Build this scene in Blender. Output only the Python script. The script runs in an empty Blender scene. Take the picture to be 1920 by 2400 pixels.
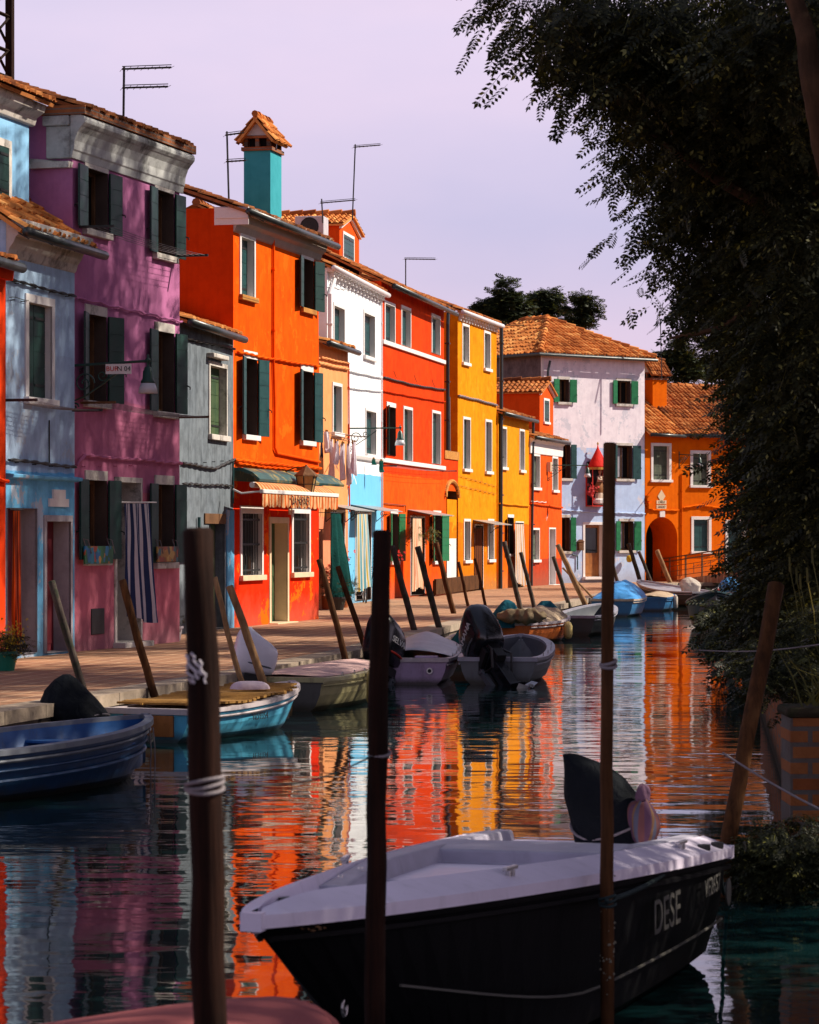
import bpy, math, random
import numpy as np
from mathutils import Vector, Matrix, noise as mnoise
random.seed(7); rng = np.random.default_rng(7)
R = math.radians
sc = bpy.context.scene
# ---------------------------------------------------------------- camera, sky, sun, exposure
EYE = 2.3; F = 7000.0; YH = 1265.0; CX = 960.0; G = 0.5
SUN_AZ, SUN_EL = 9.0, 42.0            # azimuth measured from +X towards +Y
cam_d = bpy.data.cameras.new('camera'); cam = bpy.data.objects.new('camera', cam_d)
sc.collection.objects.link(cam); sc.camera = cam
cam.location = (0, 0, EYE); cam.rotation_euler = (R(90), 0, 0)
cam_d.sensor_fit = 'VERTICAL'; cam_d.sensor_height = 36; cam_d.sensor_width = 28.8
cam_d.lens = F / 2400 * 36; cam_d.shift_y = (YH - 1200) / 2400
cam_d.clip_start = 0.3; cam_d.clip_end = 1500
cam_d.dof.use_dof = True; cam_d.dof.focus_distance = 62; cam_d.dof.aperture_fstop = 11.0
w = bpy.data.worlds.new('World'); sc.world = w; w.use_nodes = True
nt = w.node_tree; nt.nodes.clear()
sky = nt.nodes.new('ShaderNodeTexSky'); sky.sky_type = 'NISHITA'; sky.sun_disc = False
sky.sun_elevation = R(SUN_EL); sky.sun_rotation = R(90 - SUN_AZ); sky.air_density = 1.0
sky.dust_density = 3.0; sky.ozone_density = 1.5
tint = nt.nodes.new('ShaderNodeMix'); tint.data_type = 'RGBA'; tint.blend_type = 'MULTIPLY'
tint.inputs[0].default_value = 1.0; tint.inputs[7].default_value = (1.0, 0.76, 0.80, 1)
# thin high cloud: pale lavender veil low over the clear sky
tc = nt.nodes.new('ShaderNodeTexCoord'); sp = nt.nodes.new('ShaderNodeSeparateXYZ'); nt.links.new(tc.outputs['Generated'], sp.inputs[0])
vr = nt.nodes.new('ShaderNodeValToRGB'); nt.links.new(sp.outputs[2], vr.inputs[0]); ce = vr.color_ramp.elements
while len(ce) < 6: ce.new(.5)
for k_, (p_, c_) in enumerate(((.0,(.84,.66,.76)),(.06,(.78,.64,.80)),(.105,(.66,.60,.80)),(.17,(.85,.72,.89)),(.4,(.24,.25,.34)),(1.,(.15,.17,.25)))):  # upper sky, out of frame, dimmed to cut fill and deepen shade
    ce[k_].position = p_; ce[k_].color = (c_[0]*10, c_[1]*10, c_[2]*10, 1)
veil = nt.nodes.new('ShaderNodeMix'); veil.data_type = 'RGBA'; veil.inputs[0].default_value = .86
cn = nt.nodes.new('ShaderNodeTexNoise'); cn.inputs['Scale'].default_value = 7.0; cn.inputs['Detail'].default_value = 4.0; cm = nt.nodes.new('ShaderNodeMapping'); cm.inputs['Scale'].default_value = (1, 1, 2.6)
nt.links.new(tc.outputs['Generated'], cm.inputs[0]); nt.links.new(cm.outputs[0], cn.inputs['Vector'])
cr = nt.nodes.new('ShaderNodeValToRGB'); cr.color_ramp.elements[0].position = .35; cr.color_ramp.elements[0].color = (.90,.93,.99,1); cr.color_ramp.elements[1].position = .68; cr.color_ramp.elements[1].color = (1.07,1.02,1.03,1)
nt.links.new(cn.outputs['Fac'], cr.inputs[0]); cx_ = nt.nodes.new('ShaderNodeMix'); cx_.data_type = 'RGBA'; cx_.blend_type = 'MULTIPLY'; cx_.inputs[0].default_value = 1.0
nt.links.new(vr.outputs[0], cx_.inputs[6]); nt.links.new(cr.outputs[0], cx_.inputs[7])
nt.links.new(tint.outputs[2], veil.inputs[6]); nt.links.new(cx_.outputs[2], veil.inputs[7])
bg = nt.nodes.new('ShaderNodeBackground'); bg.inputs[1].default_value = 0.079
wo = nt.nodes.new('ShaderNodeOutputWorld')
nt.links.new(sky.outputs[0], tint.inputs[6]); nt.links.new(veil.outputs[2], bg.inputs[0])
nt.links.new(bg.outputs[0], wo.inputs[0])
sun_d = bpy.data.lights.new('sun', 'SUN'); sun_d.energy = 5.0; sun_d.angle = R(0.5)
sun_d.color = (1.0, 0.90, 0.76)
sun = bpy.data.objects.new('sun', sun_d); sc.collection.objects.link(sun)
sdir = Vector((math.cos(R(SUN_AZ)) * math.cos(R(SUN_EL)), math.sin(R(SUN_AZ)) * math.cos(R(SUN_EL)), math.sin(R(SUN_EL))))
sun.rotation_euler = sdir.to_track_quat('Z', 'Y').to_euler(); sun.location = (20, 10, 40)
sc.view_settings.view_transform = 'Standard'; sc.view_settings.look = 'None'
sc.view_settings.exposure = 0.48; sc.view_settings.gamma = 1.0
sc.cycles.max_bounces = 6; sc.cycles.glossy_bounces = 3; sc.cycles.diffuse_bounces = 3
sc.cycles.use_denoising = True; sc.cycles.caustics_reflective = False; sc.cycles.caustics_refractive = False

# ---------------------------------------------------------------- helpers
def P(px, py, z):                     # ground-type point: seen at a pixel, lying at height z
    s = (py - YH) / (EYE - z); return Vector(((px - CX) / s, F / s, z))
def D(px, py, Y):                     # point at depth Y
    return Vector(((px - CX) * Y / F, Y, EYE - (py - YH) * Y / F))
def link(o, parent=None):
    sc.collection.objects.link(o)
    if parent is not None: o.parent = parent
    return o
def tag(o, label=None, cat=None, group=None, kind=None):
    if label: o['label'] = label
    if cat: o['category'] = cat
    if group: o['group'] = group
    if kind: o['kind'] = kind
    return o
def empty(name, loc, rz=0, label=None, cat=None, group=None):
    o = bpy.data.objects.new(name, None); o.empty_display_size = .2
    link(o); o.location = loc; o.rotation_euler = (0, 0, rz)
    return tag(o, label, cat, group)
class MB:
    def __init__(s): s.v = []; s.f = []; s.m = []; s.uv = {}
    def add(s, vs, fs, m=0):
        b = len(s.v); s.v += [tuple(v) for v in vs]
        for f in fs: s.f.append(tuple(b + i for i in f)); s.m.append(m)
        return b
    def quad(s, a, b, c, d, m=0): s.add([a, b, c, d], [(0, 1, 2, 3)], m)
    def box(s, x0, x1, y0, y1, z0, z1, m=0, M=None):
        vs = [Vector(p) for p in ((x0,y0,z0),(x1,y0,z0),(x1,y1,z0),(x0,y1,z0),(x0,y0,z1),(x1,y0,z1),(x1,y1,z1),(x0,y1,z1))]
        if M is not None: vs = [M @ v for v in vs]
        s.add(vs, [(0,3,2,1),(4,5,6,7),(0,1,5,4),(1,2,6,5),(2,3,7,6),(3,0,4,7)], m)
    def tube(s, pts, r, n=8, m=0, cap=True):
        pts = [Vector(p) for p in pts]; rs = r if isinstance(r, (list, tuple)) else [r] * len(pts)
        vs = []; up = None
        for i, p in enumerate(pts):
            t = (pts[min(i+1, len(pts)-1)] - pts[max(i-1, 0)])
            t = t.normalized() if t.length > 1e-9 else Vector((0,0,1))
            if up is None: up = Vector((0,0,1)) if abs(t.z) < .9 else Vector((1,0,0))
            a = t.cross(up); a = a.normalized() if a.length > 1e-6 else t.orthogonal().normalized()
            b = a.cross(t).normalized(); up = b
            for k in range(n):
                an = 2*math.pi*k/n; vs.append(p + a*math.cos(an)*rs[i] + b*math.sin(an)*rs[i])
        fs = []
        for i in range(len(pts)-1):
            for k in range(n):
                k2 = (k+1) % n; fs.append((i*n+k, i*n+k2, (i+1)*n+k2, (i+1)*n+k))
        if cap: fs += [tuple(range(n-1, -1, -1)), tuple((len(pts)-1)*n+k for k in range(n))]
        s.add(vs, fs, m)
    def lathe(s, prof, c=(0,0,0), n=16, m=0, sx=1, sy=1, cap=True):
        vs = [(c[0]+r*math.cos(2*math.pi*k/n)*sx, c[1]+r*math.sin(2*math.pi*k/n)*sy, c[2]+z) for r, z in prof for k in range(n)]
        fs = [(i*n+k, i*n+(k+1)%n, (i+1)*n+(k+1)%n, (i+1)*n+k) for i in range(len(prof)-1) for k in range(n)]
        if cap: fs += [tuple(range(n-1,-1,-1)), tuple((len(prof)-1)*n+k for k in range(n))]
        s.add(vs, fs, m)
    def prism_x(s, prof, x0, x1, m=0):       # profile of (y, z) swept along x
        n = len(prof); vs = [(x0,y,z) for y,z in prof] + [(x1,y,z) for y,z in prof]
        fs = [(k,(k+1)%n,n+(k+1)%n,n+k) for k in range(n)] + [tuple(range(n-1,-1,-1)), tuple(range(n,2*n))]
        s.add(vs, fs, m)
    def prism_z(s, poly, z0, z1, m=0):
        n = len(poly); vs = [(x,y,z0) for x,y in poly] + [(x,y,z1) for x,y in poly]
        fs = [(k,(k+1)%n,n+(k+1)%n,n+k) for k in range(n)] + [tuple(range(n-1,-1,-1)), tuple(range(n,2*n))]
        s.add(vs, fs, m)
    def grid(s, fn, nu, nv, m=0, two=False):
        vs = [fn(i/nu, j/nv) for j in range(nv+1) for i in range(nu+1)]; w_ = nu+1
        fs = [(j*w_+i, j*w_+i+1, (j+1)*w_+i+1, (j+1)*w_+i) for j in range(nv) for i in range(nu)]
        b = s.add(vs, fs, m)
        for k, j in enumerate([j for j in range(nv) for i in range(nu)]): pass
        base = len(s.f) - len(fs)
        for q in range(len(fs)):
            j, i = divmod(q, nu)
            s.uv[base+q] = [(i/nu, j/nv), ((i+1)/nu, j/nv), ((i+1)/nu, (j+1)/nv), (i/nu, (j+1)/nv)]
    def build(s, name, mats, parent=None, smooth=False, loc=None, rz=0, bevel=0):
        me = bpy.data.meshes.new(name); me.from_pydata(s.v, [], s.f)
        if not isinstance(mats, (list, tuple)): mats = [mats]
        for mt in mats: me.materials.append(mt)
        me.polygons.foreach_set('material_index', s.m)
        if s.uv:
            uvl = me.uv_layers.new(name='UVMap'); arr = np.zeros((len(me.loops), 2), dtype=np.float32)
            for fi, c in s.uv.items():
                ls = me.polygons[fi].loop_start
                for k, u in enumerate(c): arr[ls+k] = u
            uvl.data.foreach_set('uv', arr.ravel())
        if smooth: me.polygons.foreach_set('use_smooth', [True]*len(me.polygons))
        me.update()
        o = bpy.data.objects.new(name, me); link(o, parent)
        if loc is not None: o.location = loc
        if rz: o.rotation_euler = (0, 0, rz)
        if bevel:
            b = o.modifiers.new('bevel', 'BEVEL'); b.width = bevel; b.segments = 2; b.limit_method = 'ANGLE'
        return o

def text_mesh(name, body, size, mat, parent=None, M=None, ext=.003, sx=1.0, bold=0.0):
    cu = bpy.data.curves.new(name, 'FONT'); cu.body = body; cu.size = size; cu.extrude = ext; cu.offset = bold
    cu.align_x = 'CENTER'; cu.align_y = 'CENTER'
    t = bpy.data.objects.new(name, cu); sc.collection.objects.link(t)
    dg = bpy.context.evaluated_depsgraph_get()
    me = bpy.data.meshes.new_from_object(t.evaluated_get(dg)); bpy.data.objects.remove(t)
    me.transform((M if M is not None else Matrix.Identity(4)) @ Matrix.Diagonal((sx,1,1,1)))
    me.materials.clear(); me.materials.append(mat)
    o = bpy.data.objects.new(name, me); return link(o, parent)

# ---------------------------------------------------------------- materials
class NT:
    def __init__(s, name):
        s.mat = bpy.data.materials.new(name); s.mat.use_nodes = True
        s.t = s.mat.node_tree; s.b = s.t.nodes['Principled BSDF']; s.out = s.t.nodes['Material Output']
    def n(s, typ, **kw):
        nd = s.t.nodes.new('ShaderNode' + typ)
        for k, v in kw.items(): setattr(nd, k, v)
        return nd
    def l(s, a, b): s.t.links.new(a, b)
    def coord(s, which='Object', scale=(1,1,1), rot=(0,0,0)):
        if which == 'World': c = s.n('NewGeometry').outputs['Position']
        elif which == 'UV': c = s.n('TexCoord').outputs['UV']
        else: c = s.n('TexCoord').outputs[which]
        m = s.n('Mapping'); m.inputs['Scale'].default_value = scale; m.inputs['Rotation'].default_value = rot
        s.l(c, m.inputs[0]); return m.outputs[0]
    def noise(s, vec, scale, detail=4, rough=.55, dist=0):
        nd = s.n('TexNoise'); nd.inputs['Scale'].default_value = scale; nd.inputs['Detail'].default_value = detail
        nd.inputs['Roughness'].default_value = rough; nd.inputs['Distortion'].default_value = dist
        s.l(vec, nd.inputs['Vector']); return nd.outputs['Fac']
    def ramp(s, fac, stops, interp='LINEAR'):
        r = s.n('ValToRGB'); r.color_ramp.interpolation = interp
        e = r.color_ramp.elements
        while len(e) < len(stops): e.new(.5)
        for k, (p, c) in enumerate(stops):
            e[k].position = p; e[k].color = (c, c, c, 1) if isinstance(c, (int, float)) else (*c[:3], 1)
        s.l(fac, r.inputs[0]); return r.outputs[0]
    def mix(s, fac, a, b, mode='MIX'):
        m = s.n('Mix', data_type='RGBA', blend_type=mode)
        for inp, v in ((m.inputs[0], fac), (m.inputs[6], a), (m.inputs[7], b)):
            if hasattr(v, 'is_linked'): s.l(v, inp)
            elif isinstance(v, (int, float)): inp.default_value = v
            else: inp.default_value = (*v[:3], 1)
        return m.outputs[2]
    def math(s, op, a, b=0, c=0):
        m = s.n('Math', operation=op)
        for inp, v in zip(m.inputs, (a, b, c)):
            if hasattr(v, 'is_linked'): s.l(v, inp)
            else: inp.default_value = v
        return m.outputs[0]
    def bump(s, h, strength=.3, dist=.02):
        b = s.n('Bump'); b.inputs['Strength'].default_value = strength; b.inputs['Distance'].default_value = dist
        s.l(h, b.inputs['Height']); s.l(b.outputs[0], s.b.inputs['Normal']); return b
    def fin(s, col=None, rough=.6, spec=.3, metal=0):
        if col is not None:
            if hasattr(col, 'is_linked'): s.l(col, s.b.inputs['Base Color'])
            else: s.b.inputs['Base Color'].default_value = (*col[:3], 1)
        if hasattr(rough, 'is_linked'): s.l(rough, s.b.inputs['Roughness'])
        else: s.b.inputs['Roughness'].default_value = rough
        s.b.inputs['Specular IOR Level'].default_value = spec; s.b.inputs['Metallic'].default_value = metal
        return s.mat
def dk(c, k): return tuple(x*k for x in c)
def plain(name, col, rough=.6, spec=.3, metal=0, var=.25, sc_=3.0, bump=.15, dirt=None):
    t = NT(name); v = t.coord('World')
    n1 = t.noise(v, sc_, 6); n2 = t.noise(v, sc_*9, 3)
    f = t.math('ADD', t.math('MULTIPLY', n1, .7), t.math('MULTIPLY', n2, .3))
    c = t.ramp(f, [(.3, dk(col, 1-var)), (.7, dk(col, 1+var*.5))])
    if dirt: c = t.mix(t.ramp(t.noise(v, sc_*.7, 8, .7), [(.52, 0), (.66, 1)]), c, dirt)
    if bump: t.bump(n2, bump, .01)
    return t.fin(c, t.ramp(n1, [(.3, max(.02, rough-.08)), (.7, min(1, rough+.08))]), spec, metal)
def plaster(name, cols, edges=(), stain=(.2,.15,.12), amt=.25, patch=None, patch_amt=0, streak=.25):
    """cols bottom to top, edges = world heights where the paint changes"""
    t = NT(name); v = t.coord('World'); big = t.noise(v, .55, 6, .6)
    z = t.n('SeparateXYZ'); t.l(v, z.inputs[0]); zz = z.outputs[2]
    zj = t.math('ADD', zz, t.math('MULTIPLY', t.noise(v, 1.7, 5, .7), .14))
    c = t.mix(0.0, cols[0], cols[0])
    for e, cc in zip(edges, cols[1:]):
        c = t.mix(t.math('GREATER_THAN', zj, e + .07), c, cc)
    c = t.mix(t.ramp(big, [(.35, .0), (.75, amt)]), c, (.9,.85,.8), 'SOFT_LIGHT')
    c = t.mix(t.ramp(t.noise(v, 3.2, 8, .68), [(.42, 0), (.75, amt)]), c, stain, 'MULTIPLY')
    vs = t.coord('World', (5, 5, .35))
    c = t.mix(t.ramp(t.noise(vs, 1.6, 5, .6), [(.5, 0), (.8, streak)]), c, stain, 'MULTIPLY')
    low = t.ramp(t.math('SUBTRACT', zj, t.math('MULTIPLY', t.noise(v, 2.5, 6, .7), .9)), [(.25, .5), (.80, 0)])
    c = t.mix(low, c, t.mix(.6, stain, (.10,.09,.08)), 'MIX')
    if patch is not None:
        c = t.mix(t.ramp(t.noise(v, 1.15, 9, .72), [(.60-patch_amt, 0), (.615-patch_amt, 1)]), c, patch)
    fine = t.noise(v, 26, 6, .7); med = t.noise(v, 4.0, 5, .6)
    t.bump(t.math('ADD', t.math('MULTIPLY', fine, .25), med), .22, .03)
    return t.fin(c, .88, .05)
def wood(name, c1, c2, scale=(18,18,1.4), rough=.75, spec=.2, which='Object', moss=None, bump=.5):
    t = NT(name); v = t.coord(which, scale); g = t.noise(v, 1.0, 8, .65, .3)
    c = t.ramp(g, [(.25, c1), (.5, tuple((a+b)/2 for a,b in zip(c1,c2))), (.75, c2)])
    v2 = t.coord(which)
    c = t.mix(t.ramp(t.noise(v2, 2.2, 6, .65), [(.45, 0), (.65, .55)]), c, dk(c1, .5))
    if moss: c = t.mix(t.ramp(t.noise(v2, 5, 6, .7), [(.5, 0), (.6, 1)]), c, moss)
    t.bump(g, bump, .015); return t.fin(c, rough, spec)
def stripes(name, cols, per=1.0, axis=0, which='UV', rough=.85, cn=.08):
    t = NT(name); v = t.coord(which); s_ = t.n('SeparateXYZ'); t.l(v, s_.inputs[0])
    fr = t.math('FRACT', t.math('MULTIPLY', s_.outputs[axis], per))
    stops = []; acc = 0
    for wd, c in cols: stops.append((acc, c)); acc += wd
    c = t.ramp(fr, stops, 'CONSTANT')
    c = t.mix(t.ramp(t.noise(t.coord('World'), 5, 4), [(.3, cn*2), (.7, 0)]), c, (.3,.25,.25), 'MULTIPLY')
    t.bump(t.noise(t.coord('World'), 60, 2), .1, .005)
    m = t.fin(c, rough, .1); return m
def tiles(name, c_lo=(.16,.05,.02), c_mid=(.42,.13,.035), c_hi=(.62,.25,.08), lichen=(.05,.035,.022), lamt=.5):
    t = NT(name); uv = t.n('TexCoord').outputs['UV']
    fl = t.n('VectorMath', operation='FLOOR'); t.l(uv, fl.inputs[0])
    wn = t.n('TexWhiteNoise', noise_dimensions='2D'); t.l(fl.outputs[0], wn.inputs['Vector'])
    c = t.ramp(wn.outputs['Value'], [(0, c_lo), (.35, c_mid), (.7, c_mid), (1, c_hi)])
    v = t.coord('World'); n = t.noise(v, 9, 8, .7)
    c = t.mix(t.ramp(n, [(.5, 0), (.68, lamt)]), c, lichen)
    c = t.mix(t.ramp(t.noise(v, 1.1, 5, .6), [(.5, 0), (.7, lamt)]), c, dk(c_lo, .6))
    t.bump(t.noise(v, 30, 5), .4, .01); return t.fin(c, .9, .1)
def paving(name):
    t = NT(name); v = t.coord('World', (1,1,1), (0,0,R(-80)))
    b = t.n('TexBrick'); b.inputs['Scale'].default_value = 1.0; b.offset = .5
    b.inputs['Brick Width'].default_value = .62; b.inputs['Row Height'].default_value = .31
    b.inputs['Mortar Size'].default_value = .018; b.inputs['Bias'].default_value = -.2
    b.inputs['Color1'].default_value = (.46,.24,.13,1); b.inputs['Color2'].default_value = (.32,.165,.10,1)
    b.inputs['Mortar'].default_value = (.62,.42,.26,1); t.l(v, b.inputs['Vector'])
    v2 = t.coord('World'); n = t.noise(v2, 1.3, 7, .65)
    c = t.mix(t.ramp(n, [(.35, .5), (.65, 0)]), b.outputs['Color'], (.4,.34,.34), 'MULTIPLY')
    c = t.mix(t.ramp(t.noise(v2, 14, 6, .7), [(.5, 0), (.75, .5)]), c, (.09,.06,.055))
    h = t.math('ADD', t.math('MULTIPLY', b.outputs['Fac'], -.5), t.noise(v2, 22, 5))
    t.bump(h, .5, .012); return t.fin(c, .8, .25)
def stone_blocks(name, c1, c2, mortar, bw=1.2, rh=.3, which='World', rot=(0,0,0), ms=.012, moss=True):
    t = NT(name); v = t.coord(which, (1,1,1), rot)
    b = t.n('TexBrick'); b.inputs['Scale'].default_value = 1.0
    b.inputs['Brick Width'].default_value = bw; b.inputs['Row Height'].default_value = rh
    b.inputs['Mortar Size'].default_value = ms; b.inputs['Color1'].default_value = (*c1,1)
    b.inputs['Color2'].default_value = (*c2,1); b.inputs['Mortar'].default_value = (*mortar,1)
    t.l(v, b.inputs['Vector']); v2 = t.coord('World')
    c = b.outputs['Color']
    c = t.mix(t.ramp(t.noise(v2, 3, 8, .7), [(.4, 0), (.7, .6)]), c, dk(c1, .3))
    if moss:
        z = t.n('SeparateXYZ'); t.l(v2, z.inputs[0])
        zz = t.math('ADD', z.outputs[2], t.math('MULTIPLY', t.noise(v2, 4, 6, .7), .25))
        c = t.mix(t.ramp(zz, [(.2, 1), (.42, 0)]), c, (.02,.022,.012))
    t.bump(t.math('ADD', t.math('MULTIPLY', b.outputs['Fac'], -1), t.noise(v2, 18, 6)), .6, .015)
    return t.fin(c, .85, .2)
def leafmat(name, c1, c2, trans=.35):
    t = NT(name); g = t.n('NewGeometry'); 
    n = t.noise(t.coord('World'), 2.0, 3); wn = g.outputs['Random Per Island']
    c = t.ramp(t.math('ADD', t.math('MULTIPLY', wn, .6), t.math('MULTIPLY', n, .4)), [(.15, c1), (.8, c2)])
    c = t.mix(t.math('GREATER_THAN', wn, .955), c, tuple(min(1, x*3.2+a) for x, a in zip(c2, (.08,.06,0))))  # a few leaves coloured bright yellow to stand for sunlit ones
    t.fin(c, .55, .3)
    tr = t.n('BsdfTranslucent'); t.l(t.mix(1.0, c, (1.0, .8, .25), 'MULTIPLY'), tr.inputs[0])
    mx = t.n('MixShader'); mx.inputs[0].default_value = trans
    t.l(t.b.outputs[0], mx.inputs[1]); t.l(tr.outputs[0], mx.inputs[2]); t.l(mx.outputs[0], t.out.inputs[0])
    return t.mat
def water_mat():
    t = NT('canal_water'); v = t.coord('World', (1,1,1))
    v2 = t.coord('World', (.55, 1.0, 1), (0,0,R(14)))
    n1 = t.noise(v2, .75, 2, .5); n2 = t.noise(v2, 2.3, 2, .45); n3 = t.noise(t.coord('World', (.6,1,1), (0,0,R(-20))), 6.5, 2, .5)
    mod = t.ramp(t.noise(v, .18, 2), [(.38, .2), (.66, 1.35)])
    h = t.math('ADD', t.math('MULTIPLY', n1, .0105), t.math('MULTIPLY', t.math('MULTIPLY', n2, .0078), mod))
    h = t.math('ADD', h, t.math('MULTIPLY', t.math('MULTIPLY', n3, .0015), mod))
    t.bump(h, 1.0, 1.0)
    t.b.inputs['IOR'].default_value = 1.36
    return t.fin((.004,.020,.022), .03, .5)
M = {}
M['white'] = plain('white_paint', (.78,.74,.72), .7, .2, var=.12)
M['cream'] = plain('cream_paint', (.72,.55,.36), .7, .2, var=.15)
M['istria'] = plain('istrian_stone', (.62,.57,.52), .8, .2, var=.25, dirt=(.16,.14,.12))
M['cornice_stone'] = plain('weathered_cornice_stone', (.52,.53,.52), .85, .15, var=.3, sc_=1.5, dirt=(.12,.12,.115))
M['shutter'] = plain('dark_green_shutter_paint', (.008,.042,.034), .45, .4, var=.35, sc_=5)
M['shutter_teal'] = plain('teal_green_shutter_paint', (.010,.060,.062), .45, .4, var=.35, sc_=5)
M['shutter_green'] = plain('bright_green_shutter_paint', (.004,.16,.055), .45, .4, var=.25, sc_=5)
M['shutter_old'] = wood('weathered_green_shutter_wood', (.012,.06,.03), (.10,.13,.05), (14,14,1.2))
M['shutter_grey'] = wood('grey_weathered_shutter_wood', (.06,.08,.06), (.16,.17,.12), (14,14,1.2))
M['glass'] = NT('window_glass').fin((.006,.008,.010), .06, .6)
M['dark'] = plain('dark_interior', (.012,.010,.009), .9, .1)
M['reveal_dark'] = plain('dark_window_reveal', (.085,.06,.05), .8, .1)
M['brown'] = wood('brown_window_wood', (.10,.045,.02), (.22,.11,.05))
M['door_wood'] = wood('varnished_door_wood', (.22,.07,.015), (.45,.17,.04), rough=.45, spec=.4)
M['door_maroon'] = plain('maroon_door_paint', (.13,.012,.02), .6, .3)
M['iron'] = plain('black_iron', (.012,.012,.012), .5, .5, var=.3)
M['gutter'] = plain('dark_metal_gutter', (.022,.030,.032), .4, .6, var=.4)
M['gutter_white'] = plain('white_metal_gutter', (.72,.68,.7), .45, .4, var=.1)
M['lamp_green'] = plain('dark_green_cast_iron', (.006,.045,.032), .4, .5)
M['tile'] = tiles('terracotta_roof_tiles')
M['tile_orange'] = tiles('orange_terracotta_tiles', (.30,.08,.02), (.60,.20,.05), (.80,.38,.12), lamt=.35)  # brighter orange tile mix with less lichen
M['tile_dark'] = tiles('dark_weathered_terracotta_tiles', (.10,.035,.015), (.28,.09,.03), (.45,.17,.06), lamt=.65)
M['brick'] = stone_blocks('red_brick_wall', (.30,.085,.03), (.40,.14,.05), (.20,.16,.13), .25, .075, which='Object', rot=(R(90),0,0), moss=False)
M['brick_orange'] = stone_blocks('orange_brick', (.62,.25,.05), (.75,.36,.08), (.3,.13,.04), .07, .4, which='Object', rot=(R(90),0,0), moss=False)
M['rope'] = plain('pale_rope', (.24,.21,.22), .9, .1, sc_=40)
M['rope_dark'] = plain('dark_rope', (.03,.045,.045), .9, .1, sc_=40)
# ---------------------------------------------------------------- ground, quays, water
def strip_points(pairs, z): return [tuple(P(x, y, z).xy) for x, y in pairs]
quay_edge = [(-8.2, 10.0), (-6.3, 20.0)] + strip_points([(0,1672),(219,1636),(600,1573),(835,1526),(1120,1450),(1333,1414),(1515,1371)], G)
far_pts = [(11.2, 124.5), (60.0, 140.0)]
qpoly = quay_edge + far_pts + [(60, 420), (-160, 420), (-160, 10)]
kw = .42
def offset_line(pts, d):
    out = []
    for i, p in enumerate(pts):
        a = Vector(pts[max(i-1, 0)]); b = Vector(pts[min(i+1, len(pts)-1)])
        t = (b - a).normalized(); out.append((p[0] - t.y*d, p[1] + t.x*d))
    return out
edge_all = quay_edge + far_pts
inner = offset_line(edge_all, kw)
M['paving'] = paving('brick_paving')
M['kerb'] = stone_blocks('kerb_stone', (.45,.36,.27), (.36,.28,.21), (.08,.06,.05), 1.3, 9, rot=(0,0,R(-80)), moss=False)
M['quay_wall'] = stone_blocks('quay_wall_stone', (.20,.15,.11), (.14,.11,.085), (.03,.025,.02), .6, .25, rot=(R(90),0,R(80)))
mb = MB(); mb.add([(x,y,G) for x,y in inner + [(60,420),(-160,420),(-160,10)]], [tuple(range(len(inner)+3))])
mb.build('pavement', M['paving'])['kind'] = 'structure'
mb = MB(); n = len(edge_all)
for i in range(n-1):
    a, b, c, d = edge_all[i], edge_all[i+1], inner[i+1], inner[i]
    zt = G + .012
    mb.quad((*a,zt),(*b,zt),(*c,zt),(*d,zt))
    mb.quad((*a,G-.13),(*b,G-.13),(*b,zt),(*a,zt)); mb.quad((*d,zt),(*c,zt),(*c,G-.05),(*d,G-.05))
mb.build('kerb', M['kerb'])['kind'] = 'structure'
mb = MB(); e2 = offset_line(edge_all, .05)
for i in range(n-1):
    a, b = e2[i], e2[i+1]; mb.quad((*a,-1.3),(*b,-1.3),(*b,G-.11),(*a,G-.11))
mb.build('quay_wall', M['quay_wall'])['kind'] = 'structure'
# right bank
RB = [(4.4, 2.0), (3.9, 20.0), (2.6, 20.05), (3.4, 27.0), (4.7, 40.0), (6.6, 56.0), (9.6, 80.0), (13.5, 100.0), (19.0, 112.0), (60.0, 122.0)]
M['soil'] = plain('dark_soil', (.045,.035,.022), .95, .1, var=.5, dirt=(.02,.03,.012))
M['bank_brick'] = stone_blocks('old_bank_brickwork', (.34,.10,.03), (.42,.15,.045), (.16,.14,.12), .27, .082, rot=(R(90),0,R(83)), ms=.014)
mb = MB(); mb.add([(x,y,.75) for x,y in RB + [(160,122),(160,4)]], [tuple(range(len(RB)+2))])
mb.build('right_bank_ground', M['soil'])['kind'] = 'structure'
mb = MB()
for i in range(len(RB)-1):
    a, b = RB[i], RB[i+1]; mb.quad((*b,-1.3),(*a,-1.3),(*a,.76),(*b,.76))
mb.build('right_bank_wall', M['bank_brick'])['kind'] = 'structure'
M['water'] = water_mat()
mb = MB(); mb.add([(-9,-2,0),(80,-2,0),(80,150,0),(-9,150,0)], [(0,1,2,3)])
mb.build('canal_water', M['water'])['kind'] = 'structure'
mb = MB(); mb.add([(-600,-200,-1.25),(600,-200,-1.25),(600,900,-1.25),(-600,900,-1.25)], [(0,1,2,3)])
mb.build('ground', plain('canal_bed', (.05,.05,.035), .95, .05))['kind'] = 'structure'

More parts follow.
